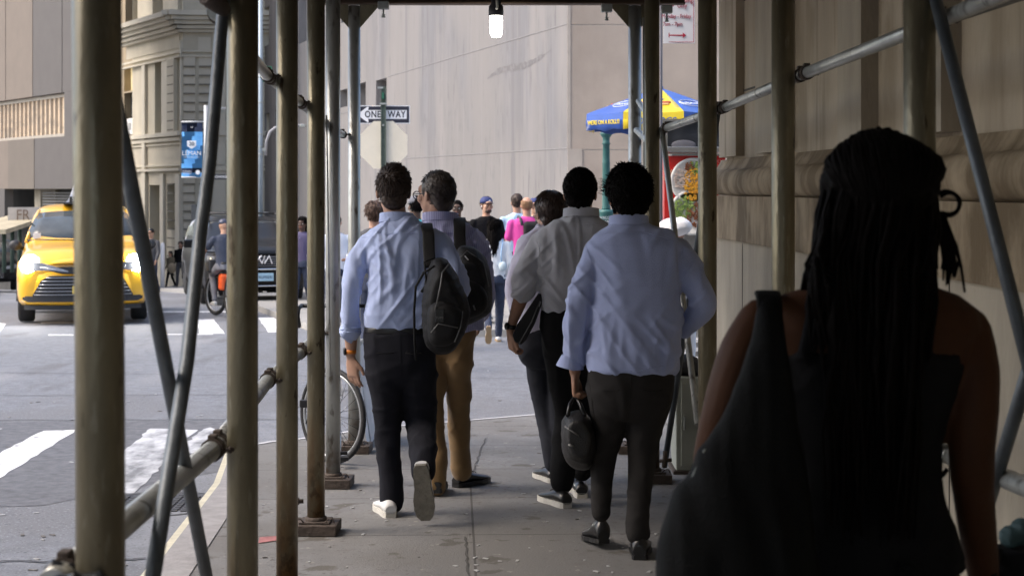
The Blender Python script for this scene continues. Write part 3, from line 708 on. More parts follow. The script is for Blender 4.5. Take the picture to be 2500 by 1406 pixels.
# ================================================================= signs, poles
M_alu = mat('sign_back', (.72,.66,.54), .5, metal=.0, var=.06, vs=3)
M_post = mat('post_green', (.12,.15,.12), .6, metal=.4, var=.2, vs=20)
M_ink = mat('ink_black', (.012,.012,.02), .5); M_wht = mat('sign_face_white', (.78,.78,.80), .45, var=.03)
D1 = 27.4
sp = thing('street_sign_post', V((P(936,0,D1).x, D1, gz(D1))), 'green signpost with a one way sign and the bare back of an octagonal stop sign', 'sign post')
mb = MB(); x_ = P(936,0,D1).x; z0 = gz(D1)
for dx in (-.036, .036): mb.beam(V((x_+dx, D1, z0)), V((x_+dx, D1, P(0,212,D1).z)), .012, .035)
mb.beam(V((x_, D1+.014, z0)), V((x_, D1+.014, P(0,212,D1).z)), .072, .007, up=V((0,1,0)))
mb.build('post', M_post, sp)
mb = MB()
for k in range(60): mb.lathe(V((x_, D1+.008, z0+.3+k*.05)), [(.006,0),(.006,.004)], 6, V((0,-1,0)))
mb.build('post_holes', M_ink, sp)
oc = P(936, 354, D1); R_ = 58*D1/F/math.cos(math.pi/8)
mb = MB(); mb.prism([oc+V((R_*math.cos(math.pi/8+k*math.pi/4), .03, R_*math.sin(math.pi/8+k*math.pi/4))) for k in range(8)], (0,.008,0)); mb.build('stop_sign_back', M_alu, sp)
ow = P(935, 280, D1); W_, H_ = 131*D1/F, 44.5*D1/F
mb = MB(); mb.box(ow+V((0,.045,0)), (W_, .006, H_), 0); p = mb.build('one_way_sign', M_wht, sp)
mb = MB(); mb.box(ow+V((0,.039,0)), (W_-.03, .003, H_-.03)); mb.build('sign_field', mat('sign_black', (.02,.02,.035), .4), p)
mb = MB(); y_ = ow.y+.034; ar = [(-.455,0),(-.27,.135),(-.25,.125),(-.262,.075),(.41,.075),(.41,-.075),(-.262,-.075),(-.25,-.125),(-.27,-.135)]
mb.prism([V((ow.x+a*W_/.93, y_, ow.z+b*H_/.31)) for a, b in ar], (0,.003,0)); mb.build('arrow', M_wht, p)
text('ONE', .155, V((ow.x-.175, y_-.002, ow.z)), V((1,0,0)), V((0,0,1)), M_ink, p, sx=.78, spacing=1.12, bold=.003); text('WAY', .155, V((ow.x+.225, y_-.002, ow.z)), V((1,0,0)), V((0,0,1)), M_ink, p, sx=.78, spacing=1.12, bold=.003)
mb = MB(); mb.box(P(929,215,D1)+V((0,-.02,0)), (.09,.02,.03)); mb.box(P(936,254,D1)+V((0,-.02,0)), (.12,.03,.03)); mb.box(P(936,306,D1)+V((0,-.015,0)), (.03,.02,.03)); mb.build('bracket', M_galv, sp)
# green street name plate behind
mb = MB(); mb.box(P(936,235,D1)+V((0,.10,0)), (.03,.4,.10)); mb.build('name_plate', mat('plate_green', (.02,.14,.08), .5), sp)

# parking regulation sign
D2 = 13.6; cc = P(1658, 46, D2); W_, H_ = 78*D2/F, 122*D2/F
ps = thing('parking_sign', V((P(1616,0,D2).x, D2, gz(D2))), 'white and red loading only parking sign high between two shed posts', 'sign')
mb = MB(); mb.tube([V((P(1613,0,D2).x, D2+.03, gz(D2))), P(1613,-40,D2)+V((0,.03,0))], .018, 10); mb.build('post', mat('post_grey', (.16,.155,.17), .5, metal=.4), ps)
mb = MB(); mb.box(cc, (W_, .004, H_), .04, .0015); p = mb.build('panel', M_wht, ps)
M_red = mat('sign_red', (.42,.015,.05), .5, var=.05)
mb = MB(); ins = .010; t_ = .004; y_ = cc.y-.0045
for (a, b, c, d) in ((-W_/2+ins, W_/2-ins, -H_/2+ins, -H_/2+ins+t_), (-W_/2+ins, W_/2-ins, H_/2-ins-t_, H_/2-ins), (-W_/2+ins, -W_/2+ins+t_, -H_/2+ins, H_/2-ins), (W_/2-ins-t_, W_/2-ins, -H_/2+ins, H_/2-ins)):
    mb.box(V((cc.x+(a+b)/2, y_, cc.z+(c+d)/2)), (b-a, .002, d-c))
# double headed arrow and P box
az = P(0, 87, D2).z; ax0, ax1 = P(1626,0,D2).x, P(1675,0,D2).x; h_ = .009
mb.prism([V((ax0+.028, y_-.001, az-h_/2)), V((ax0+.028, y_-.001, az-.022)), V((ax0, y_-.001, az)), V((ax0+.028, y_-.001, az+.022)), V((ax0+.028, y_-.001, az+h_/2)), V((ax1-.028, y_-.001, az+h_/2)), V((ax1-.028, y_-.001, az+.022)), V((ax1, y_-.001, az)), V((ax1-.028, y_-.001, az-.022)), V((ax1-.028, y_-.001, az-h_/2))], (0,.002,0))
mb.box(P(1637, 2, D2)+V((0,-.004,0)), (.05,.002,.10)); mb.build('red_marks', M_red, p)
for s, px, py, sz in (('Loading', 1672, 2, .052), ('Only', 1665, 15, .052), ('Monday - Friday', 1651, 41, .047), ('7am - 7pm', 1642, 60, .047)):
    text(s, sz, P(px, py, D2)+V((0,-.006,0)), V((1,0,0)), V((0,0,1)), mat('sign_red_text', (.35,.03,.06), .5), p, sx=.80)

# banner pole
D3 = 40; M_ppole = mat('pole_silver', (.42,.44,.46), .5, metal=.3, var=.08)
bp = thing('banner_pole', V((P(504,0,D3).x, D3, gz(D3))), 'silver street pole carrying a bright blue school banner', 'pole')
mb = MB(); mb.tube([V((P(504,0,D3).x, D3, gz(D3))), P(504, 258, D3)], .065, 12); mb.build('pole', M_ppole, bp)
for y in (298, 433, 265):
    mb = MB(); mb.tube([P(504, y, D3), P(443 if y != 265 else 552, y, D3)], .022 if y != 265 else .03, 8); mb.build('arm', M_ppole, bp)
M_ban = mat('banner_blue', (.16,.48,.88), .55, var=.06, vs=3); M_nav = mat('banner_navy', (.02,.035,.09), .55)
ban = MB(); n = 12
rows = []
for i in range(n+1):
    t = i/n; yy = 300+t*133; rows.append([P(443.5+ (x_/8)*51, yy, D3)+V((0, .05*math.sin(x_*.8+i*.5)*.5, 0)) for x_ in range(9)])
for a, b in zip(rows, rows[1:]):
    for i in range(8): ban.mi = 1 if (rows.index(a) < 2 or rows.index(a) == 10) else 0; ban.face([a[i], a[i+1], b[i+1], b[i]], True)
bmesh.ops.solidify(ban.bm, geom=ban.bm.faces[:], thickness=.012)
b_ = ban.build('banner', [M_ban, M_nav], bp)
M_bw = mat('banner_white', (.75,.8,.85), .6)
mb = MB(); y_ = D3-.06; sh = [(458,344),(480,344),(480,357),(469,364),(458,357)]; mb.prism([P(x,y,D3)+V((0,-.06,0)) for x, y in sh], (0,.006,0)); mb.build('crest', M_bw, b_)
text('20', .13, P(469, 352, D3)+V((0,-.068,0)), V((1,0,0)), V((0,0,1)), M_nav, b_)
text('L\u00c9MAN', .155, P(469, 375, D3)+V((0,-.06,0)), V((1,0,0)), V((0,0,1)), M_bw, b_, sx=.95)
text('Manhattan Preparatory School', .035, P(469, 384, D3)+V((0,-.06,0)), V((1,0,0)), V((0,0,1)), M_bw, b_, sx=.9)
text('12 Months-\n12th Grade', .05, P(457, 421, D3)+V((0,-.06,0)), V((1,0,0)), V((0,0,1)), M_bw, b_)
text('1:2', .06, P(469, 311, D3)+V((0,-.06,0)), V((1,0,0)), V((0,0,1)), M_bw, b_)
mb = MB(); mb.lathe(P(484, 421, D3)+V((0,-.05,0)), [(.055,0),(.055,.01)], 14, V((0,-1,0))); mb.build('seal', M_bw, b_)
# street name sign under the banner pole
mb = MB(); c_ = P(536, 432, D3); mb.box(c_, (.42,.02,.14)); o = mb.build('name_sign', mat('sign_dark', (.03,.03,.035), .5), bp)
text('EXCHANGE', .085, c_+V((0,-.012,0)), V((1,0,0)), V((0,0,1)), M_bw, o, sx=.9)
# pale blue signal pole
D4 = 34; M_sig = mat('signal_pole', (.30,.37,.43), .45, metal=.25, var=.08)
tp = thing('signal_pole', V((P(636,0,D4).x, D4, gz(D4))), 'pale blue signal pole with steel bands and a small green sign', 'pole')
mb = MB(); mb.tube([V((P(636,0,D4).x, D4, gz(D4))), P(636, -60, D4)], .05, 14); mb.build('pole', M_sig, tp)
mb = MB()
for y in (252, 329, 360, 378, 190, 155): mb.lathe(P(636,y,D4), [(.052,0),(.056,.0),(.056,.02),(.052,.02)], 14)
mb.box(P(644,366,D4), (.08,.06,.07)); mb.build('band', M_galv, tp)
mb = MB(); mb.box(P(652,182,D4), (.2,.02,.33)); mb.build('green_sign', MATS['plate_green'], tp)
mb = MB(); mb.tube([P(648,380,D4), P(650,345,D4), P(659,322,D4), P(672,312,D4), P(740,306,D4)], .03, 8); mb.build('lamp_arm', mat('arm_grey', (.4,.4,.42), .5), tp)
mb = MB(); mb.box(P(740,308,D4), (.12,.2,.06), 0, .01); mb.build('lamp_head', M_galv, tp)
# thin bollards by the far corner
for px, d in ((397, 52), (457, 52)):
    b = V((P(px,0,d).x, d, gz(d))); mb = MB(); mb.lathe(b, [(.07,0),(.07,1.35),(.05,1.42),(.001,1.44)], 12)
    o = mb.build('bollard', M_wht, None, b); tag(o, 'slim white bollard %s the walking couple' % ('left of' if px < 420 else 'right of'), 'bollard', 'white bollards')
mb = MB(); b = V((P(474,0,48).x, 48, gz(48))); mb.box(P(474, 530, 48), (.16,.1,.75)); mb.tube([b, P(474,505,48)], .04, 8); tag(mb.build('signal_box', mat('box_dark', (.04,.045,.05), .5), None, b), 'slim dark pedestrian signal box on a pole left of the crossed brace', 'signal')
# ================================================================= green lamp post with house number
D5 = 19; M_grn = mat('lamp_green', (.035,.13,.125), .45, var=.2, vs=12, bump=.1)
lx = P(1480,0,D5).x; lg = gz(D5)+ROAD
ls = thing('subway_lamp_post', V((lx, D5, lg)), 'dark green fluted cast iron lamp post under the blue and yellow umbrella', 'lamp post')
zt = P(0,312,D5).z; zk = P(0,512,D5).z
mb = MB(); L_ = zt-zk
mb.lathe(V((lx, D5, zk)), [(.052,0),(.05,.02),(.046,.06),(.044,L_*.55),(.047,L_*.56),(.043,L_*.58),(.040,L_-.20),(.052,L_-.19),(.040,L_-.17),(.042,L_-.12),(.062,L_-.09),(.074,L_-.07),(.060,L_-.055),(.05,L_-.03),(.075,L_),(.002,L_+.005)], 20); mb.build('shaft', M_grn, ls)
mb = MB(); mb.lathe(V((lx, D5, lg)), [(.16,0),(.16,.08),(.13,.12),(.11,.3),(.085,.4),(.075,zk-lg-.25),(.085,zk-lg-.22),(.08,zk-lg-.06),(.10,zk-lg-.03),(.085,zk-lg),(.052,zk-lg+.002)], 20); mb.build('base', M_grn, ls)
text('WALL ST\n59', .05, V((lx, D5-.09, P(0,537,D5).z)), V((1,0,0)), V((0,0,1)), M_wht, ls)
# ================================================================= umbrella
D6 = 16.2; M_ub = mat('umbrella_blue', (.035,.11,.46), .35, var=.1, vs=6, coat=.2); M_uy = mat('umbrella_yellow', (.78,.60,.03), .35, var=.06, vs=6, coat=.2); M_ulet = mat('umbrella_print', (.75,.8,.9), .5)
ac = P(1612, 216, D6); gzu = gz(D6)+ROAD
um = thing('vendor_umbrella', V((ac.x, D6, gzu)), 'blue and yellow vendor umbrella with printed valance over the food cart', 'umbrella')
Ru = 185*D6/F; hu = 65*D6/F; N = 8; ro = math.radians(12)
for k in range(N):
    mb = MB(); a0 = ro+k*2*math.pi/N; a1 = a0+2*math.pi/N; rows = []
    for i in range(9):
        t = i/8; row = []
        for j in range(9):
            s_ = j/8; a = a0+(a1-a0)*s_; 
            chord = Ru*t*math.cos(math.pi/N)/math.cos((s_-.5)*2*math.pi/N)
            z = ac.z-hu*(t**1.08) - .012*math.sin(math.pi*s_)*t
            row.append(V((ac.x+chord*math.cos(a), ac.y+chord*math.sin(a), z)))
        rows.append(row)
    rows.append([p+(p-V((ac.x,ac.y,p.z))).normalized()*.004+V((0,0,-.07)) for p in rows[-1]]); rows.append([p+V((0,0,-.085+.010*math.sin(j*1.7+k)))+(p-V((ac.x,ac.y,p.z))).normalized()*.006*math.sin(j*2.2) for j, p in enumerate(rows[-1])])
    for a, b in zip(rows, rows[1:]):
        for j in range(8): mb.face([a[j], a[j+1], b[j+1], b[j]], rows.index(a) not in (7, 8))
    bmesh.ops.remove_doubles(mb.bm, verts=mb.bm.verts, dist=1e-4); bmesh.ops.solidify(mb.bm, geom=mb.bm.faces[:], thickness=.003)
    am = (a0+a1)/2 % (2*math.pi); pn = mb.build('canopy_panel', M_ub if k % 2 == 0 else M_uy, um)
    # printing on the panels that face the viewer
    dr = V((math.cos(am), math.sin(am), 0)); rt = V((-math.sin(am), math.cos(am), 0))*1
    if dr.y < .3:
        upv = V((-dr.x*1.0, -dr.y*1.0, hu/Ru*1.15)).normalized()
        rr = Ru*math.cos(math.pi/N)
        pc = V((ac.x, ac.y, 0))+dr*rr*.66; pc.z = ac.z-hu*(.66**1.08)-.012
        nrm = rt.cross(upv).normalized(); 
        if nrm.z < 0: rt = -rt; nrm = rt.cross(upv).normalized()
        cpt = pc+nrm*.014
        if k % 2 == 0:
            mb = MB(); mb.torus(cpt, .135, .005, rt, upv*.62, 32, 6); mb.build('print_ring', M_ulet, pn)
            text('Sabrett', .085, cpt, rt, upv, M_ulet, pn, name='print')
        else:
            mb = MB(); mb.tube([cpt-rt*.13, cpt-upv*.02, cpt+rt*.13], [.016,.018,.016], 8, 'round'); mb.build('printed_sausage', mat('print_red', (.55,.12,.06), .5), pn)
            mb = MB(); mb.tube([cpt-rt*.12-upv*.05, cpt-upv*.065, cpt+rt*.12-upv*.05], [.014,.016,.014], 8, 'round'); mb.build('printed_bun', mat('print_bun', (.7,.45,.2), .5), pn)
            text('TASTY', .05, cpt+upv*.10, rt, upv, M_ub, pn, name='print')
        vc = V((ac.x, ac.y, 0))+dr*(rr+.018); vc.z = ac.z-hu-.090; r2 = rt
        text("WE'RE ON A ROLL!!!" if k % 2 == 0 else 'HOT DOGS', .058 if k % 2 == 0 else .09, vc, r2, V((0,0,1)), M_uy if k % 2 == 0 else M_ub, pn, name='print', sx=.95, bold=.001)
for k in range(N):
    a = ro+k*2*math.pi/N; mb = MB(); mb.tube([ac-V((0,0,.02)), ac+V((Ru*.98*math.cos(a), Ru*.98*math.sin(a), -hu-.012))], .006, 6); mb.build('rib', M_galv, um)
mb = MB(); mb.tube([ac-V((0,0,.01)), V((ac.x, ac.y, gzu))], .019, 12); mb.build('pole', M_galv, um)
mb = MB(); mb.lathe(ac-V((0,0,.005)), [(.03,0),(.03,.02),(.012,.035),(.001,.04)], 10); mb.build('finial', M_ub, um)
# ================================================================= food cart with photo panels of bowls
D7 = 14.4; gc = gz(D7)+ROAD
M_cred = mat('cart_red', (.55,.02,.018), .3, var=.06, vs=3, coat=.4); M_inox = mat('stainless', (.55,.56,.56), .25, metal=.85, var=.1); M_cglass = mat('cart_glass', (.05,.055,.065), .08, var=.3, vs=2)
ct = thing('food_cart', V((P(1700,0,D7).x, D7, gc)), 'red food cart with pictures of rice bowls and a dark glass case', 'food cart')
def q(px, py, dy=0): return P(px, py, D7)+V((0, dy, 0))
x0, x1, x2 = q(1622,0).x, q(1772,0).x, q(1745,0).x
mb = MB(); z0_, z1_ = q(0,560).z, q(0,381).z
mb.prism([V((x0,D7,z0_)), V((x2-.02,D7,z0_)), V((x1-.03,D7,q(0,425).z)), V((x1,D7,z1_)), V((x0,D7,z1_))], (0,.9,0)); bod = mb.build('body', M_cred, ct)
mb = MB(); mb.hexa([V((x,y,z)) for x in (x0-.02, x1+.02) for y in (D7-.06, D7+.95) for z in (q(0,372).z, q(0,359).z)], .006); mb.hexa([V((x,y,z)) for x in (x0+.06, x1-.02) for y in (D7-.035, D7+.1) for z in (q(0,381).z, q(0,376).z)]); mb.build('counter', M_inox, ct)
mb = MB(); mb.hexa([V((x,y,z)) for x in (x0, x1-.004) for y in (D7+.05, D7+.85) for z in (q(0,358).z, q(0,297).z)]); mb.build('glass_case', M_cglass, ct)
mb = MB(); mb.hexa([V((x,y,z)) for x in (x0-.03, x1+.02) for y in (D7, D7+.9) for z in (q(0,296.5).z, q(0,291).z)]); 
for px in (1622, 1628): mb.hexa([V((x,y,z)) for x in (q(px,0).x-.008, q(px,0).x+.008) for y in (D7+.02, D7+.048) for z in (q(0,358.5).z, q(0,297).z)])
mb.build('case_frame', M_inox, ct)
mb = MB(); mb.ell(q(1670,354,.03), (.11,.012,.045), 16, 8); mb.build('printed_plate', mat('plate_grey', (.12,.12,.14), .5), ct)
mb = MB(); mb.hexa([V((x,y,z)) for x in (x0+.02, x2-.05) for y in (D7+.05, D7+.85) for z in (gc+.30, z0_-.004)]); mb.build('lower_body', M_inox, ct)
mb = MB()
for k in range(4): zz = q(0, 835+k*22).z; mb.hexa([V((x,y,z)) for x in (x0+.1, x2-.05) for y in (D7-.02, D7+.03) for z in (zz, zz+.03)])
mb.build('slats', M_wht, ct)
for sx in (.25, .62): mb = MB(); mb.torus(V((x0+sx-.1, D7+.2, gc+.15)), .12, .03, V((0,1,0)), V((0,0,1)), 24, 8); mb.build('wheel', mat('rubber', (.02,.02,.02), .8), ct)
M_bowl = mat('bowl_white', (.7,.7,.68), .5); M_rice = mat('rice', (.55,.42,.36), .8, vs=60, col2=(.7,.6,.52)); M_cheese = mat('orange_food', (.75,.38,.03), .6, vs=30, col2=(.5,.2,.02), thr=(.3,.5)); M_lett = mat('lettuce', (.33,.45,.12), .7, vs=30, col2=(.14,.25,.05)); M_meat = mat('meat', (.30,.11,.04), .7, vs=30, col2=(.16,.05,.02))
def bowl(px, py, R, kinds, seed):
    c = q(px, py, -.004); r = R*D7/F; rnd = random.Random(seed)
    mb = MB(); mb.lathe(c, [(r,0),(r,.004),(r*.9,.007),(r*.88,.004),(.001,.004)], 40, V((0,-1,0))); b_ = mb.build('bowl_picture', M_bowl, bod)
    for m, (ax, az, sp), cnt, sz in kinds:
        mb = MB()
        for i in range(cnt):
            a = rnd.uniform(0, 6.28); rr = sp*math.sqrt(rnd.random())*r; p = V((c.x+ax*r+rr*math.cos(a), c.y-.010-rnd.uniform(0,.008), c.z+az*r+rr*math.sin(a)))
            d = V((p.x-c.x, 0, p.z-c.z))
            if d.length > .84*r: continue
            e = sz*rnd.uniform(.7, 1.3); mb.box(p, (e*1.5, .006, e*.8), Matrix.Rotation(rnd.uniform(0,3), 3, 'Y'))
        mb.build('food_picture', m, b_)
bowl(1693, 442, 57, [(M_rice, (-.55,.1,.42), 260, .007), (M_cheese, (.1,0,.55), 200, .014), (M_lett, (.2,.65,.38), 90, .012), (M_meat, (-.15,.62,.22), 40, .012), (M_cheese, (0,-.5,.4), 80, .014)], 1)
bowl(1690, 519, 56, [(M_lett, (-.4,.25,.5), 200, .011), (M_meat, (.25,-.1,.55), 200, .012), (M_rice, (.5,.5,.2), 60, .008)], 2)
text('MIX\nRICE', .055, q(1628, 428, -.006), V((1,0,0)), V((0,0,1)), mat('cart_gold', (.8,.6,.35), .6), bod)
text('FOOD\nMENU\nGRILL', .045, q(1753, 407, -.006), V((1,0,0)), V((0,0,1)), mat('cart_salmon', (.65,.25,.2), .6), bod)
# grey-green cabinet by the last right post, with a dark bag on it
D8 = 9.5; cb = G(1650, 1157); 
kb = thing('utility_cabinet', V((cb.x+.14, cb.y+.12, cb.z)), 'grey green metal cabinet standing at the far end of the right posts', 'cabinet')
M_cab = mat('cabinet_paint', (.36,.38,.33), .5, metal=.2, var=.08, vs=8)
mb = MB(); mb.hexa([V((cb.x+a, cb.y+b, cb.z+c)) for a in (0, .32) for b in (0, .3) for c in (.02, .56)], .008); mb.build('casing', M_cab, kb)
mb = MB(); mb.hexa([V((cb.x+a, cb.y+b, cb.z+c)) for a in (.03, .29) for b in (-.008, .001) for c in (.05, .53)], .003); o = mb.build('door', M_cab, kb)
mb = MB(); mb.box(V((cb.x+.05, cb.y-.016, cb.z+.3)), (.012,.014,.08), 0, .003); mb.build('latch', M_galv, o)
mb = MB(); mb.hexa([V((cb.x+a, cb.y+b, cb.z+c)) for a in (-.015, .335) for b in (-.015, .315) for c in (-.0, .02)]); mb.build('foot', M_iron, kb)
mb = MB(); mb.ell(V((cb.x+.075, cb.y+.12, cb.z+.62)), (.085,.07,.065)); mb.ell(V((cb.x+.03, cb.y+.1, cb.z+.60)), (.05,.05,.045)); mb.ell(V((cb.x+.10, cb.y+.12, cb.z+.59)), (.09,.07,.035))
b2 = remesh(mb, .01, 2, disp=folds(.006, (30,30,30), 4)); tag(b2.build('black_bag', mat('bag_black', (.018,.018,.022), .55, bump=.3), None, V((cb.x+.075, cb.y+.12, cb.z+.56))), 'small slumped black bag on top of the grey green cabinet', 'bag')
# A-frame board by the left row
af = thing('a_frame_board', G(893, 1098), 'white edged A-frame board standing open behind the bicycle wheel', 'sign board')
d_ = 10.55
for s, (tx, ty, bx, by) in enumerate(((868,848,893,1096),(868,848,905,1088))):
    mb = MB(); A, B = P(tx, ty, d_), P(bx, by, d_+.1+.25*s); 
    mb.hexa([p+V((o, e, 0)) for p in (A, B) for o in (-.008, .008) for e in (.0, .42)]); mb.build('panel', M_wht if s == 0 else mat('board_grey', (.6,.6,.62), .6), af)
mb = MB(); mb.box(P(868,846,d_)+V((0,.2,0)), (.03,.4,.03), 0, .004); mb.build('hinge', M_galv, af)

# ================================================================= bicycle locked to the left row
M_tyre = mat('tyre', (.018,.018,.02), .7); M_rimw = mat('alloy', (.45,.46,.47), .3, metal=.8); M_bk = mat('bike_black', (.02,.02,.022), .4, metal=.3); M_frame = mat('bike_frame', (.55,.56,.58), .35, coat=.5)
DB = 9.97; wc = P(812, 1014, DB); Rw = .292
bk = thing('parked_bicycle', V((wc.x, wc.y, gz(DB))), 'black and silver bicycle leaning at the left shed posts, front wheel turned aside', 'bicycle')
def bike_wheel(c, R, ax, parent, name='wheel', rt=.016):
    up = V((0,0,1)); side = ax.cross(up)
    mb = MB(); mb.torus(c, R-rt, rt, ax, up, 48, 10); w_ = mb.build(name, M_tyre, parent)
    mb = MB(); mb.torus(c, R-rt*2.2, .011, ax, up, 48, 6); mb.build('rim', M_rimw, w_)
    mb = MB(); rnd = random.Random(3)
    for i in range(24):
        a = i*2*math.pi/24; d = ax*math.cos(a)+up*math.sin(a); d2 = ax*math.cos(a+.5*(1 if i % 2 else -1))+up*math.sin(a+.5*(1 if i % 2 else -1))
        mb.tube([c+d2*.02+side*(.025 if i % 2 else -.025), c+d*(R-rt*2.3)], .0014, 4)
    mb.build('spokes', M_bk, w_)
    mb = MB(); mb.tube([c-side*.04, c+side*.04], .018, 12); mb.build('hub', M_rimw, w_); return w_
ax = V((.745, -.667, 0)).normalized()
bike_wheel(wc, Rw, ax, bk)
rw = V((wc.x-.10, wc.y+1.02, gz(wc.y+1.0)+Rw)); vax = V((-.1, 1.0, 0)).normalized()
bike_wheel(rw, Rw, vax, bk)
hd = wc+V((0, .12, .52)); seatp = wc+V((-.07, .75, .62)); bbk = wc+V((-.06, .60, -.02))
mb = MB(); mb.tube([hd, bbk], .02, 10); mb.tube([hd+V((0,0,.05)), seatp], .018, 10); mb.tube([seatp+V((0,0,.1)), bbk], .018, 10); mb.tube([bbk, rw+V((.05,0,0))], .011, 8); mb.tube([bbk, rw-V((.05,0,0))], .011, 8); mb.tube([seatp, rw+V((.05,0,0))], .009, 8); mb.tube([seatp, rw-V((.05,0,0))], .009, 8); mb.build('frame', M_frame, bk)
mb = MB(); sd = ax.cross(V((0,0,1)))
for s in (-1, 1): mb.tube([wc+sd*.045*s, wc+sd*.045*s+V((0,.02,.33)), hd+sd*.03*s-V((0,0,.1))], [.009,.012,.012], 8)
mb.tube([hd-V((0,0,.12)), hd+V((0,0,.12))], .018, 10); mb.build('fork', M_bk, bk)
mb = MB(); h0 = hd+V((0,-.02,.14)); mb.tube([h0-V((.21,.0,0)), h0, h0+V((.21,.0,0))], .013, 8); 
for s in (-1,1): mb.tube([h0+V((.2*s,0,0)), h0+V((.21*s,-.09,-.01)), h0+V((.21*s,-.12,-.06)), h0+V((.21*s,-.05,-.12))], .014, 8, 'round')
mb.build('handlebar', M_bk, bk)
mb = MB(); mb.ell(seatp+V((0,.02,.16)), (.07,.13,.03)); mb.build('saddle', M_bk, bk)
pc = P(838, 1118, 9.75)
mb = MB(); mb.tube([bbk+V((.04,0,0)), pc+V((-.02,0,.02))], .008, 8); mb.build('crank', M_rimw, bk)
mb = MB(); mb.box(pc, (.055,.09,.022), .2, .004); mb.box(pc+V((0,0,.03)), (.05,.02,.02), .2, .003); mb.build('pedal', M_bk, bk)
mb = MB(); c_ = P(742, 985, 9.8); mb.box(c_, (.05,.03,.045), 0, .006); mb.tube([c_+V((.02,0,0)), c_+V((.03,0,-.07)), c_+V((.012,0,-.12)), c_+V((.04,0,-.115)), c_+V((.038,0,-.02))], .005, 6); mb.build('brake', M_bk, bk)
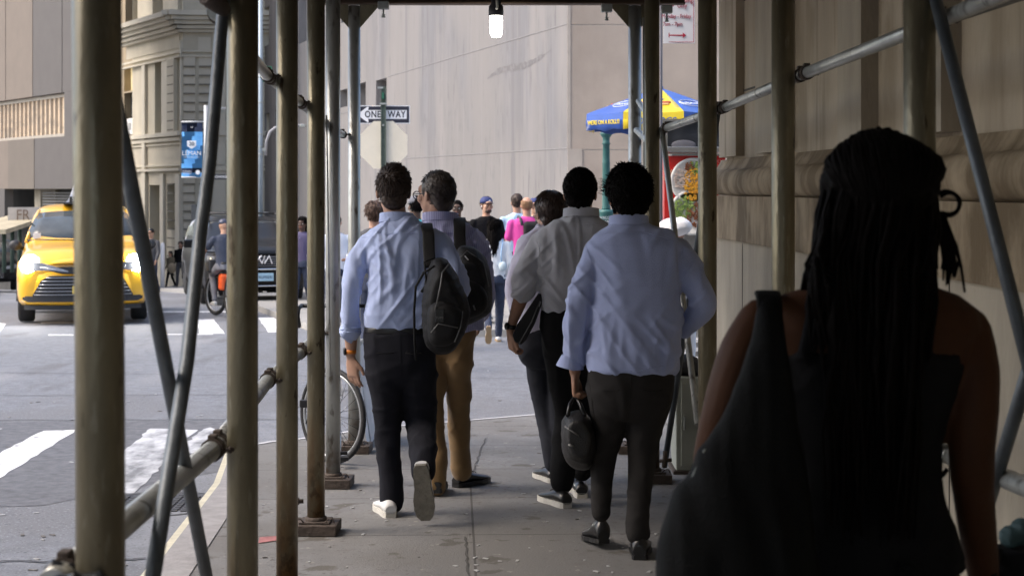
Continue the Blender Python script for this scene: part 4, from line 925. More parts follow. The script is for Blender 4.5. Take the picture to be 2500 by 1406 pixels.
# ================================================================= vehicles
M_tax = mat('taxi_yellow', (.86,.47,.025), .28, var=.03, vs=2, coat=.8); M_blk = mat('car_black', (.006,.0065,.008), .35, var=.1, coat=.15, spec=.3); M_plast = mat('black_plastic', (.022,.023,.026), .5, var=.1)
M_cgl = mat('car_glass', (.06,.072,.08), .08, var=.6, vs=1.0, spec=.45); M_chr = mat('chrome', (.7,.72,.74), .15, metal=1, var=.05); M_lens = mat('lamp_lens', (.35,.37,.40), .08, metal=.3, var=.2)
M_beamon = mat('headlight_on', (1,1,.95), .3, emit=(1,.98,.92), es=90); M_grl = mat('grille_metal', (.25,.26,.28), .35, metal=.7)
M_plate = mat('plate_blue', (.35,.55,.70), .5, var=.05); M_tread = mat('tyre_rubber', (.016,.016,.017), .85, bump=.4, bs=80)
def car(name, base, yaw, L, W, H, paint, label, group=None, sub=2, hood=1.12, nose=.98):
    """Empty at the nose on the road; the car runs from local y=0 (front) to y=L (rear); local x to the viewer's right"""
    root = thing(name, base, label, 'car'); root.rotation_euler = (0, 0, yaw)
    if group: root['group'] = group
    w2 = W/2
    #  y,   zbot, zbelt, wbelt, zsh,  wsh,  ztop, wtop
    st = [(0.00, .34, nose*.80, w2*.80, nose*.93, w2*.62, nose*.95, w2*.40),
          (0.06, .30, nose*.82, w2*.93, nose*.97, w2*.80, nose, w2*.60),
          (0.25, .26, nose*.84, w2*.985, hood*.95, w2*.90, hood*.985, w2*.70),
          (0.60, .26, nose*.86, w2, hood*.98, w2*.90, hood*1.01, w2*.72),
          (1.05, .26, nose*.88, w2, hood*1.0, w2*.90, hood*1.05, w2*.74),
          (1.25, .26, nose*.9, w2, hood*1.04, w2*.90, hood*1.10, w2*.76),
          (1.95, .26, nose*.9, w2, hood*1.06, w2*.92, H*.955, w2*.76),
          (2.30, .26, nose*.9, w2, hood*1.06, w2*.92, H*.99, w2*.76),
          (3.2, .26, nose*.9, w2, hood*1.06, w2*.92, H, w2*.76),
          (L-.7, .26, nose*.92, w2, hood*1.06, w2*.91, H*.985, w2*.75),
          (L-.15, .30, nose*.92, w2*.96, hood*1.04, w2*.86, H*.90, w2*.70),
          (L, .36, nose*.88, w2*.9, hood*.9, w2*.8, hood*1.0, w2*.6)]
    rings = []
    for (y, zb, zm, wm, zs, ws, zt, wt) in st:
        half = [(0, zb), (wm*.6, zb), (wm*.93, zb+.02), (wm, zb+.14), (wm*1.005, zm*.7), (wm, zm), (ws, zs), (wt+(ws-wt)*.35, zs+(zt-zs)*.72), (wt*.93, zt-.015), (wt*.5, zt+.01), (0, zt+.015)]
        ring = [V((x, y, z)) for x, z in half] + [V((-x, y, z)) for x, z in half[-2:0:-1]]
        rings.append(ring)
    mb = MB(); mb.loft(rings)
    me = mb.mesh('body', [paint]); o = bpy.data.objects.new('t', me); COL.objects.link(o); m = o.modifiers.new('s', 'SUBSURF'); m.levels = sub; m.render_levels = sub
    dg = bpy.context.evaluated_depsgraph_get(); me2 = bpy.data.meshes.new_from_object(o.evaluated_get(dg)); bpy.data.objects.remove(o); me2.shade_smooth()
    o = bpy.data.objects.new('body', me2); COL.objects.link(o); o.parent = root
    def part(n_, mb_, m_, par=None):
        me_ = mb_.mesh(n_, m_); o_ = bpy.data.objects.new(n_, me_); COL.objects.link(o_); o_.parent = par or root; return o_
    # wheels
    for sx in (-1, 1):
        for y in (.92, L-1.0):
            mb_ = MB(); mb_.lathe(V((sx*(w2-.26), y, .345)), [(.20,0),(.31,0),(.345,.03),(.345,.22),(.31,.25),(.20,.25)], 28, V((sx,0,0))); wl = part('wheel', mb_, M_tread)
            mb_ = MB(); mb_.lathe(V((sx*(w2-.26), y, .345)), [(.20,.02),(.205,.24),(.12,.225),(.001,.23)], 20, V((sx,0,0))); part('rim', mb_, M_chr, wl)
    # side windows, wheel arches
    for sx in (-1, 1):
        mb_ = MB(); xb, xt = w2*.905, w2*.80
        mb_.hexa([V((sx*(x+o_), y, z)) for (y, zb_, zt_) in ((1.6, hood*1.1, H*.84), (L-.8, hood*1.1, H*.88)) for o_ in (.0, .018) for (x, z) in ((xb, zb_), (xt, zt_))]) ; part('side_window', mb_, M_cgl)
        mb_ = MB(); mb_.torus(V((sx*(w2-.02), .92, .345)), .40, .035, V((0,1,0)), V((0,0,1)), 24, 6, 0, math.pi); mb_.torus(V((sx*(w2-.02), L-1.0, .345)), .40, .035, V((0,1,0)), V((0,0,1)), 24, 6, 0, math.pi); part('wheel_arch', mb_, M_plast)
    return root, part
def shell(part, n_, m, pts_out, thick=.02, par=None, sm=True):
    """a curved panel from rows of points, given thickness towards +y"""
    mb = MB()
    for a, b in zip(pts_out, pts_out[1:]):
        for i in range(len(a)-1): mb.face([a[i], a[i+1], b[i+1], b[i]], sm)
    bmesh.ops.remove_doubles(mb.bm, verts=mb.bm.verts, dist=1e-4)
    bmesh.ops.recalc_face_normals(mb.bm, faces=mb.bm.faces)
    bmesh.ops.solidify(mb.bm, geom=mb.bm.faces[:], thickness=thick)
    return part(n_, mb, m, par)
def row(x0, x1, z, y, n=10, bow=.0, sag=0.0):
    return [V((x0+(x1-x0)*i/n, y+bow*((2*i/n-1)**2), z-sag*((2*i/n-1)**2))) for i in range(n+1)]
# ---- taxi
TD = 25.3; tg = V((P(203,0,TD).x, TD, gz(TD)+ROAD))
tx, part = car('taxi', tg, math.radians(14.6), 5.1, 2.0, 1.84, M_tax, 'yellow taxi van with both headlights on and a roof sign', hood=1.18, nose=1.02)
S = 158.0
def T(px, py, y=0): return V(((px-203)/S, y, (790-py)/S))
ws = [row(-.70, .70, 1.745, 1.80, 10, .10, .04), row(-.78, .78, 1.62, 1.56, 10, .12, .03), row(-.85, .85, 1.44, 1.32, 10, .14, .01), row(-.90, .90, 1.27, 1.14, 10, .18, 0)]
shell(part, 'windscreen', M_cgl, ws, .02)
mb = MB()
for sx in (-1, 1): mb.tube([V((sx*.70, 1.98, 1.74)), V((sx*.82, 1.55, 1.45)), V((sx*.885, 1.25, 1.25))], .030, 8)
part('pillar', mb, M_tax)
mb = MB(); mb.tube([V((-.86, 1.25, 1.265)), V((0, 1.05, 1.245)), V((.86, 1.25, 1.265))], .022, 8); part('cowl', mb, M_plast)
mb = MB()
for x0_, x1_ in ((-.75,-.05),(-.02,.62)): mb.tube([V((x0_, 1.18, 1.29)), V((x1_, 1.08, 1.275))], .008, 6)
part('wiper', mb, M_plast)
mb = MB(); mb.box(V((-.72, 1.26, 1.34)), (.12,.01,.09)); part('windscreen_sticker', mb, M_wht)
# bonnet
shell(part, 'bonnet', M_tax, [row(-.84, .84, 1.235, 1.12, 12, .06, .03), row(-.86, .86, 1.20, .75, 12, .05, .05), row(-.83, .83, 1.13, .38, 12, .06, .07), row(-.70, .70, 1.02, .02, 12, .10, .05), row(-.62, .62, .97, -.06, 12, .10, .03)], .03)
# front fascia, smooth shell bulging forward
fas = []
for z, wd_, y in ((.97,.99,.12),(.86,1.0,.02),(.78,1.0,-.06),(.62,.99,-.08),(.45,.985,-.09),(.36,.97,-.07),(.30,.93,-.02)):
    fas.append([V((wd_*math.sin(a*math.pi/2*.99), y+ .42*(1-math.cos(a*math.pi/2))**1.3, z)) for a in [k/9 for k in range(-9, 10)]])
shell(part, 'bumper', M_tax, fas, .03)
def fy(x): a = math.asin(max(-1, min(1, x/1.0)))/(math.pi/2); return .42*(1-math.cos(a*math.pi/2))**1.3
def patch(n_, m, poly, out=-.10, dep=.03, par=None):
    """flat-sided insert following the bowed nose; poly in (x,z)"""
    mb = MB(); bm_ = mb.bm
    pts = []
    for (xa, za), (xb, zb_) in zip(poly, poly[1:]+poly[:1]):
        for i in range(6): t = i/6; x = xa+(xb-xa)*t; z = za+(zb_-za)*t; pts.append((x, z))
    f = mb.face([V((x, 0, z)) for x, z in pts]); r = bmesh.ops.triangulate(bm_, faces=[f])
    bmesh.ops.subdivide_edges(bm_, edges=bm_.edges[:], cuts=1)
    for v in bm_.verts: v.co.y = out + fy(v.co.x)
    bmesh.ops.recalc_face_normals(bm_, faces=bm_.faces); bmesh.ops.solidify(bm_, geom=bm_.faces[:], thickness=dep)
    return part(n_, mb, m, par)
def strip(n_, m, top, bot, out=-.10, dep=.03, par=None, n=24):
    def ev(L, x):
        for (x0, z0), (x1, z1) in zip(L, L[1:]):
            if x0 <= x <= x1: return z0+(z1-z0)*(x-x0)/(x1-x0)
        return L[-1][1] if x > L[-1][0] else L[0][1]
    xa, xb = top[0][0], top[-1][0]; rows = []
    for k in range(4):
        rows.append([V((x, out+fy(x), ev(top, x)+(ev(bot, x)-ev(top, x))*k/3)) for x in [xa+(xb-xa)*i/n for i in range(n+1)]])
    return shell(part, n_, m, rows, dep, par, False)
gp = [(-.50,.765),(.50,.765),(.62,.70),(.76,.47),(.70,.44),(-.70,.44),(-.76,.47),(-.62,.70)]
gr_ = strip('grille', M_plast, [(-.75,.47),(-.62,.70),(-.50,.765),(.50,.765),(.62,.70),(.75,.47)], [(-.75,.44),(.75,.44)], -.12, .03)
mb = MB()
for k in range(6):
    z = .475+k*.052; hw = .73-.028*k-(.04 if k > 4 else 0); mb.tube([V((hw*(i/6-1), -.135+fy(hw*(i/6-1)), z)) for i in range(13)], .008, 6)
part('grille_bars', mb, M_grl, gr_)
lowb = strip('lower_intake', M_plast, [(-.90,.455),(-.80,.45),(.80,.45),(.90,.455)], [(-.90,.40),(-.84,.365),(.84,.365),(.90,.40)], -.125, .03)
strip('upper_trim', M_plast, [(-.5,.85),(-.42,.90),(.42,.90),(.5,.85)], [(-.5,.84),(-.3,.79),(.3,.79),(.5,.84)], -.095, .03)
mb = MB(); c_ = V((0, -.10, .855)); mb.torus(c_, .062, .007, V((1.25,0,0)), V((0,0,.85)), 24, 6); mb.torus(c_, .036, .006, V((.6,0,0)), V((0,0,1.3)), 20, 6); mb.torus(c_+V((0,0,.02)), .05, .006, V((1.0,0,0)), V((0,0,.45)), 20, 6); part('emblem', mb, M_chr)
for s in (-1, 1):
    hp = [(s*.93,1.0),(s*.62,.97),(s*.40,.90),(s*.22,.84),(s*.24,.82),(s*.50,.85),(s*.78,.84),(s*.94,.90)]
    h = strip('headlight', M_lens, sorted([(s*.94,1.0),(s*.62,.97),(s*.40,.90),(s*.22,.84)]), sorted([(s*.94,.90),(s*.78,.84),(s*.50,.85),(s*.22,.82)]), -.10, .03)
    mb = MB(); c_ = V((s*.79, -.03+fy(.79), .935)); mb.lathe(c_, [(.001,.085),(.09,.08),(.14,.05),(.155,.0)], 20, V((0,-1,0))); part('headlight_beam', mb, M_beamon, h)
    mb = MB(); mb.tube([V((s*.64, -.10+fy(.64), .90)), V((s*.42, -.095+fy(.42), .865)), V((s*.26, -.09, .835))], .009, 6); part('lamp_strip', mb, M_chr, h)
    # mirror
    mb = MB(); mb.ell(V((s*1.06, 1.45, 1.19)), (.10,.07,.085)); mb.tube([V((s*.93,1.5,1.14)), V((s*1.04,1.46,1.16))], .03, 8); part('mirror', mb, M_plast)
strip('valance', M_plast, [(-.88,.31),(.88,.31)], [(-.88,.24),(.88,.24)], -.03, .05)
mb = MB(); mb.hexa([V((x,y,z)) for x in (-.16,.16) for y in (-.155,-.145) for z in (.49,.61)]); o = part('number_plate', mb, mat('plate_gold', (.75,.55,.12), .5))
# roof advertising sign
mb = MB(); prof = [(-.42,0),(-.36,.06),(-.27,.30),(-.17,.385),(.17,.385),(.27,.30),(.36,.06),(.42,0)]
mb.prism([V((x+.12, 1.95, 1.86+z)) for x, z in prof], (0,1.0,0)); rs = part('roof_sign', mb, mat('roof_sign_white', (.80,.80,.84), .4, var=.05))
mb = MB(); mb.box(V((.10,2.4,1.862)), (.86,1.05,.03), 0, .005); part('sign_base', mb, M_plast, rs)
mb = MB(); mb.hexa([V((.12+x,y,1.87+z)) for x in (-.34,.34) for y in (1.925,1.949) for z in (0,.10)]); o = part('number_panel', mb, mat('panel_black', (.02,.02,.02), .4), rs)
me = text_mesh('5', .10, .006); me.materials.clear(); me.materials.append(M_wht)
for v in me.vertices: v.co = V((v.co.x-.16, 1.92, v.co.y+1.925))
t_ = bpy.data.objects.new('lettering', me); COL.objects.link(t_); t_.parent = rs

# ---- dark SUV, seen a little from its side
SD = 31.3; sg = V((P(628,0,SD).x, SD, gz(SD)+ROAD)); S2 = F/SD
sv, part = car('parked_suv', sg, math.radians(17), 4.8, 2.0, 1.76, M_blk, 'black SUV with a pale blue number plate behind the cyclist', hood=1.20, nose=1.08)
shell(part, 'windscreen', M_cgl, [row(-.72, .72, 1.66, 1.9, 8, .08, .02), row(-.84, .84, 1.45, 1.5, 8, .10, .01), row(-.88, .88, 1.26, 1.18, 8, .12, 0)], .02)
shell(part, 'bonnet', M_blk, [row(-.86, .86, 1.26, 1.15, 8, .05, .03), row(-.88, .88, 1.22, .6, 8, .04, .03), row(-.84, .84, 1.12, .05, 8, .06, .02), row(-.82, .82, 1.04, -.05, 8, .06, .02)], .03)
fas = []
for z, wd_, y in ((1.05,.96,-.02),(.9,.98,-.07),(.7,.99,-.09),(.5,.98,-.08),(.32,.94,-.02)):
    fas.append([V((wd_*math.sin(a*math.pi/2*.99), y+.3*(1-math.cos(a*math.pi/2))**1.3, z)) for a in [k/8 for k in range(-8, 9)]])
shell(part, 'bumper', M_blk, fas, .03)
def fy(x): a = math.asin(max(-1, min(1, x/1.0)))/(math.pi/2); return .3*(1-math.cos(a*math.pi/2))**1.3
g2 = strip('grille', M_plast, [(-.62,1.0),(.62,1.0)], [(-.62,.78),(.62,.78)], -.10, .03)
mb = MB()
for k in range(5): mb.tube([V((.6*(i/6-1), -.115+fy(.6*(i/6-1)), .80+k*.045)) for i in range(13)], .007, 6)
part('grille_bars', mb, M_grl, g2)
mb = MB(); mb.tube([V((.75*(i/6-1), -.125+fy(.75*(i/6-1)), .735)) for i in range(13)], .022, 8); part('chrome_bar', mb, M_chr)
mb = MB(); mb.tube([V((.7*(i/6-1), -.11+fy(.7*(i/6-1)), .40)) for i in range(13)], .018, 8); mb.hexa([V((x,y,z)) for x in (-.7,.7) for y in (-.06,.05) for z in (.20,.26)]); part('lower_bar', mb, M_chr)
def strokes(n_, m, segs, c, s, r, par=None):
    mb = MB()
    for sg_ in segs: mb.tube([V((c[0]+x*s, c[1], c[2]+z*s)) for x, z in sg_], r, 6, 'round')
    return part(n_, mb, m, par)
strokes('emblem', M_wht, [[(-1,-.5),(-1,.5)],[(-1,-.25),(-.35,.5)],[(-.62,.15),(-.25,-.5)],[(-.25,-.5),(.1,.5),(.1,-.5)],[(.1,-.5),(.65,.5),(1.0,-.5)]], (.11,-.14,.93), .15, .014)
mb = MB(); mb.hexa([V((x,y,z)) for x in (-.02,.29) for y in (-.155,-.145) for z in (.50,.66)], .003); pl_ = part('number_plate', mb, M_plate)
me = text_mesh('NUMBERI', .075, .004); me.materials.clear(); me.materials.append(mat('plate_ink', (.02,.04,.12), .5))
for v in me.vertices: v.co = V((v.co.x*.85+.135, -.16, v.co.y+.575))
t_ = bpy.data.objects.new('lettering', me); COL.objects.link(t_); t_.parent = pl_
for s in (-1, 1):
    h = strip('headlight', M_lens, sorted([(s*.94,1.0),(s*.68,1.0)]), sorted([(s*.94,.70),(s*.80,.63),(s*.68,.64)]), -.095, .03)
    mb = MB(); mb.tube([V((s*.72,-.13+fy(.72),.97)), V((s*.72,-.13+fy(.72),.70)), V((s*.88,-.11+fy(.88),.70)), V((s*.88,-.11+fy(.88),.97))], .009, 6); part('lamp_strip', mb, mat('lamp_amber', (.8,.7,.45), .4, emit=(1,.8,.45), es=.6), h)
    mb = MB(); mb.box(V((s*1.13, 1.45, 1.21)), (.24,.12,.17), 0, .03); mb.tube([V((s*.93,1.5,1.16)), V((s*1.1,1.46,1.17))], .02, 8); part('mirror', mb, M_blk)
sv.scale = (1, 1, .95)
# roof rack with straps
mb = MB()
for s in (-1,1): mb.tube([V((s*.68,1.9,1.80)), V((s*.68,4.2,1.82))], .02, 8)
for y in (2.2, 3.8): mb.tube([V((-.68,y,1.82)), V((.68,y,1.82))], .016, 8)
part('roof_rack', mb, M_plast)

# ---- cars at the far left edge, and the silver-blue van behind the cyclist
dk, part = car('dark_sedan', V((P(-34,0,47).x, 47, gz(47)+ROAD)), math.radians(17), 4.6, 1.85, 1.45, M_blk, 'dark car behind the taxi at the left edge', hood=.98, nose=.86, sub=1)
shell(part, 'windscreen', M_cgl, [row(-.62, .62, 1.38, 1.75, 6, .08, .02), row(-.80, .80, 1.05, 1.15, 6, .1, 0)], .02)
fas = [[V((wd_*math.sin(a*math.pi/2*.99), y+.3*(1-math.cos(a*math.pi/2))**1.3, z)) for a in [k/8 for k in range(-8, 9)]] for z, wd_, y in ((.84,.88,-.0),(.6,.91,-.07),(.3,.88,-.02))]
shell(part, 'bumper', M_blk, fas, .03); g2 = strip('grille', M_plast, [(-.5,.72),(.5,.72)], [(-.5,.4),(.5,.4)], -.10, .03)
mb = MB()
for k in range(5): mb.tube([V((-.48,-.11,.43+k*.06)), V((.48,-.11,.43+k*.06))], .010, 6)
part('grille_bars', mb, M_chr, g2)
for s in (-1, 1): strip('headlight', M_lens, sorted([(s*.85,.80),(s*.55,.74)]), sorted([(s*.85,.68),(s*.55,.66)]), -.08, .03)
mb = MB(); mb.hexa([V((x,y,z)) for x in (-.26,.26) for y in (-.125,-.115) for z in (.2,.32)]); part('number_plate', mb, M_wht)
vn, part = car('silver_van', V((P(576,0,44).x, 44, gz(44)+ROAD)), math.radians(17), 5.0, 2.0, 1.98, mat('van_silver', (.45,.50,.60), .3, coat=.5), 'silver blue van beyond the cyclist and the SUV', hood=1.3, nose=1.1, sub=1)
shell(part, 'windscreen', mat('van_glass', (.35,.42,.5), .06, metal=.4, var=.3, vs=1), [row(-.74, .74, 2.0, 1.8, 6, .08, .02), row(-.90, .90, 1.35, 1.1, 6, .1, 0)], .02)
# ================================================================= people: helpers
M_skin = mat('skin_fair', (.46,.27,.19), .55, var=.06, vs=30, bump=.08, bs=200)
M_skin2 = mat('skin_tan', (.33,.175,.11), .55, var=.06, vs=30, bump=.08, bs=200)
M_skin3 = mat('skin_dark', (.085,.045,.03), .5, var=.08, vs=30, bump=.08, bs=200)
M_skinb = mat('skin_brown', (.060,.023,.009), .6, spec=.2, var=.08, vs=20, bump=.06, bs=160)
M_hairb = mat('hair_brown', (.036,.020,.013), .55, var=.35, vs=60); M_hairk = mat('hair_black', (.0035,.0025,.0022), .7, spec=.08, var=.3, vs=60)
M_hairg = mat('hair_greying', (.05,.036,.028), .45, var=.4, vs=40); M_hairl = mat('hair_blond', (.30,.17,.09), .5, var=.25, vs=60)
M_eyew = mat('eye_white', (.6,.58,.55), .3); M_lip = mat('lip', (.3,.11,.09), .5)
M_blue = mat('cloth_light_blue', (.47,.57,.88), .8, var=.05, vs=5, bump=.45, bs=380, sheen=.3)
M_blue2 = mat('cloth_blue', (.375,.44,.70), .8, var=.05, vs=5, bump=.45, bs=380, sheen=.3)
M_lilac = mat('cloth_lilac', (.44,.45,.68), .8, var=.05, vs=5, bump=.45, bs=380, sheen=.3)
node_mix(M_lilac, line_fac(V((1,.3,0)).normalized(), .011, .0035), (.30,.31,.56))
M_greysh = mat('cloth_grey_blue', (.50,.51,.56), .8, var=.05, vs=5, bump=.45, bs=380, sheen=.3)
M_white_c = mat('cloth_white', (.72,.76,.84), .8, var=.04, vs=5, bump=.2, bs=300); M_lil_w = mat('cloth_pale_lilac', (.58,.56,.68), .8, var=.05, vs=5, bump=.2, bs=300)
M_navy = mat('cloth_navy', (.011,.0115,.017), .85, var=.15, vs=8, bump=.3, bs=350, spec=.2); M_blkc = mat('cloth_black', (.007,.007,.008), .85, var=.2, vs=8, bump=.3, bs=300, spec=.15)
M_brownp = mat('cloth_charcoal', (.026,.024,.0235), .85, var=.12, vs=8, bump=.3, bs=350, spec=.2); M_khaki = mat('cloth_khaki', (.22,.135,.055), .85, var=.1, vs=8, bump=.3, bs=350, sheen=.2)
M_pinkc = mat('cloth_magenta', (.62,.06,.33), .8, var=.06, bump=.2, bs=200); M_sky = mat('cloth_sky', (.42,.60,.82), .8, var=.05); M_cyan = mat('cloth_cyan', (.12,.62,.66), .8, var=.05); M_dkgrey = mat('cloth_dark_grey', (.06,.062,.07), .8, var=.1)
M_jean = mat('denim', (.03,.04,.075), .85, var=.2, vs=20); M_olive = mat('cloth_olive', (.16,.13,.085), .85, var=.15); M_greyp = mat('cloth_grey', (.16,.165,.19), .85, var=.1); M_capb = mat('cap_navy', (.03,.045,.16), .7, var=.08)
M_leath = mat('leather_black', (.012,.012,.013), .3, var=.2, bump=.1); M_solew = mat('sole_white', (.55,.53,.48), .7, var=.1, vs=20); M_soleg = mat('sole_grey', (.20,.185,.15), .8, var=.25, vs=40, bump=.5, bs=120); M_snk = mat('sneaker_white', (.62,.62,.62), .55, var=.06)
M_bagb = mat('bag_nylon', (.006,.006,.007), .6, spec=.3, var=.25, vs=20, bump=.35, bs=300); M_zip = mat('zipper_grey', (.16,.16,.16), .4, metal=.4)
M_orange = mat('watch_orange', (.75,.24,.03), .4)

class Fig:
    def __init__(s, D): s.D = D; s.s = F/D
    def w(s, px, py, dy=0): return P(px, py, s.D+dy)
    def m(s, k): return k/s.s
def srings(mb, fig, rings, grow=1.0, n=28):
    """stack of horizontal superellipses: (cx_px, y_px, half_px, half_depth_m, dy, power)"""
    out = []
    for r in rings:
        cx, y, hw, dep = r[:4]; dy = r[4] if len(r) > 4 else 0; pw = r[5] if len(r) > 5 else 2.4
        c = fig.w(cx, y, dy); a = fig.m(hw)*grow; b = dep*grow; ring = []
        for k in range(n):
            t = 2*math.pi*k/n; co, si = math.cos(t), math.sin(t)
            ring.append(c + V((a*math.copysign(abs(co)**(2/pw), co), b*math.copysign(abs(si)**(2/pw), si), 0)))
        out.append(ring)
    mb.loft(out); return mb
def hips(mb, fig, rings, grow=1.0):
    r = list(rings); cx, y, hw, dep = r[-1][:4]
    for k, (g, h) in enumerate(((.97,.96),(.90,.88),(.78,.76),(.55,.60))): r.append((cx, y+fig.s*.028*(k+1), hw*g, dep*h))
    return srings(mb, fig, r, grow)
def limb(mb, fig, pts, grow=1.0, n=14, sx=1.0, add=0.0):
    P_ = [fig.w(p[0], p[1], p[2]) for p in pts]; R_ = [fig.m(p[3])*grow+add for p in pts]
    # smooth by Catmull-Rom
    Q, S_ = [], []
    for i in range(len(P_)-1):
        p0, p1, p2, p3 = P_[max(i-1,0)], P_[i], P_[i+1], P_[min(i+2, len(P_)-1)]
        for k in range(3):
            t = k/3; Q.append(.5*((2*p1)+(p2-p0)*t+(2*p0-5*p1+4*p2-p3)*t*t+(-p0+3*p1-3*p2+p3)*t**3)); S_.append(R_[i]+(R_[i+1]-R_[i])*t)
    Q.append(P_[-1]); S_.append(R_[-1]); mb.tube(Q, S_, n, 'round', sx=sx); return mb
def rotz(a, pitch=0, roll=0): return Matrix.Rotation(math.radians(a), 3, 'Z') @ Matrix.Rotation(math.radians(pitch), 3, 'X') @ Matrix.Rotation(math.radians(roll), 3, 'Y')
def head(mb, c, yaw=0, s=1.0, pitch=0, roll=0, neck_to=None, female=False, neck_r=.056):
    """skull, jaw, nose, ears; c is the middle of the head at eye height; yaw 0 looks along +Y"""
    R = rotz(yaw, pitch, roll)
    def p(x, y, z): return V(c)+R @ (V((x, y, z))*s)
    mb.ell(p(0,-.012,.022), (.075*s,.094*s,.096*s), 20, 14, R)
    mb.ell(p(0,.02,-.045), (.062*s,.068*s,.070*s), 16, 10, R)
    mb.ell(p(0,.045,-.085), (.038*s,.040*s,.030*s), 12, 8, R)     # chin
    mb.ell(p(0,.075,.03), (.055*s,.022*s,.03*s), 12, 8, R)        # brow
    mb.tube([p(0,.083,.012), p(0,.104,-.022), p(0,.096,-.030)], [.010*s,.015*s,.011*s], 8, 'round')
    mb.ell(p(0,.084,-.055), (.026*s,.012*s,.010*s), 10, 6, R)
    for k in (-1, 1):
        mb.ell(p(k*.078,-.008,-.008), (.009*s,.020*s,.032*s), 10, 8, R @ Matrix.Rotation(k*.35, 3, 'Z'))
        mb.ell(p(k*.045,.062,-.02), (.024*s,.024*s,.026*s), 10, 8, R)
    nb_ = neck_to or p(0,-.03,-.22)
    mb.tube([p(0,-.012,-.05), V(nb_).lerp(p(0,-.012,-.05), .45), V(nb_)], [neck_r*s, neck_r*s*.96, neck_r*s*(1.0 if not female else 1.2)], 14, 'flat')
    return R
def face_bits(root, c, R, s, brow=M_hairk, glasses=False, par=None):
    def p(x, y, z): return V(c)+R @ (V((x, y, z))*s)
    for k in (-1, 1):
        mb = MB(); mb.ell(p(k*.031,.078,.002), (.013*s,.010*s,.009*s), 10, 8, R); e = mb.build('eye', M_eyew, root)
        mb = MB(); mb.ell(p(k*.031,.088,.002), (.006*s,.003*s,.006*s), 8, 6, R); mb.build('iris', M_hairk, e)
        mb = MB(); mb.tube([p(k*.048,.078,.022), p(k*.032,.092,.028), p(k*.016,.094,.022)], .0035*s, 6); mb.build('eyebrow', brow, root)
    mb = MB(); mb.tube([p(-.024,.089,-.056), p(0,.100,-.053), p(.024,.089,-.056)], [.003*s,.0055*s,.003*s], 6, 'round'); mb.build('lips', M_lip, root)
    if glasses: spectacles(root, c, R, s)
def spectacles(root, c, R, s):
    def p(x, y, z): return V(c)+R @ (V((x, y, z))*s)
    mb = MB(); u = R @ V((1,0,0)); v = R @ V((0,0,1))
    for k in (-1, 1):
        mb.torus(p(k*.033,.108,-.002), .024*s, .0028*s, u*1.15, v*.85, 20, 6); mb.tube([p(k*.06,.105,.004), p(k*.078,.06,.006), p(k*.082,-.005,.006), p(k*.080,-.02,-.01)], .0026*s, 6)
    mb.tube([p(-.009,.112,.002), p(.009,.112,.002)], .0024*s, 6); mb.build('glasses', M_blk, root)
def hand(mb, wrist, d, n, side, size=1.0, curl=.35, spread=.10, thumb=.5):
    """palm and five fingers; d points to the fingers, n out of the palm, side towards the thumb"""
    w = V(wrist); d = V(d).normalized(); side = (V(side)-d*V(side).dot(d)).normalized(); n = d.cross(side) if d.cross(side).dot(V(n)) > 0 else side.cross(d); k = size
    rings = []
    for t, hw, th in ((-.015,.024,.019),(.0,.026,.019),(.03,.036,.017),(.065,.041,.015),(.092,.040,.013),(.100,.036,.010)):
        c = w+d*t*k; rings.append([c+side*hw*k*math.cos(a)+n*th*k*math.sin(a) for a in [2*math.pi*i/14 for i in range(14)]])
    mb.loft(rings)
    for i, (off, ln) in enumerate(((.031,.070),(.0105,.079),(-.0105,.073),(-.031,.058))):
        base = w+d*.088*k+side*off*k; dd = (d+side*spread*(1.5-i)*.35).normalized(); pts = [base]; ang = 0; q = base
        for j, f in enumerate((.45,.30,.25)):
            ang += curl*(.7+.35*j+.08*i); v = dd*math.cos(ang)+n*math.sin(ang); q = q+v*ln*f*k; pts.append(q)
        mb.tube(pts, [.0092*k,.0088*k,.0080*k,.0068*k], 8, 'round')
    b = w+d*.028*k+side*.030*k; td = (side*thumb+d*(1-thumb*.35)+n*.35).normalized()
    mb.tube([w+d*.012*k+side*.018*k, b+td*.012*k, b+td*.042*k, b+(td+d*.4).normalized()*.070*k], [.012*k,.0125*k,.0105*k,.0085*k], 8, 'round')
    return mb
def hair_cap(mb, c, R, s, grow=1.10, jit=.0):
    mb.ell(V(c)+R @ (V((0,-.020,.034))*s), (.076*grow*s,.094*grow*s,.094*grow*s), 24, 16, R)
def hair_mass(c, R, s, rx=.086, ry=.103, rz=.10, zc=.035, amp=.004, freq=55, low=1.0, vox=.005, nape=.066):
    mb = MB(); q = lambda x, y, z: V(c)+R @ (V((x, y, z))*s)
    mb.ell(q(0,-.020,zc), (rx*s,ry*s,rz*s), 24, 16, R)
    mb.ell(q(0,-.060,-.035*low), (nape*s,.046*s,.062*s), 16, 10, R)
    mb.ell(q(0,-.045,.0), (rx*.93*s,.062*s,.070*s), 20, 12, R)
    return remesh(mb, vox, 3, disp=lambda p, n: amp*(noise.noise(p*freq)+.5*noise.noise(p*freq*2.3)))
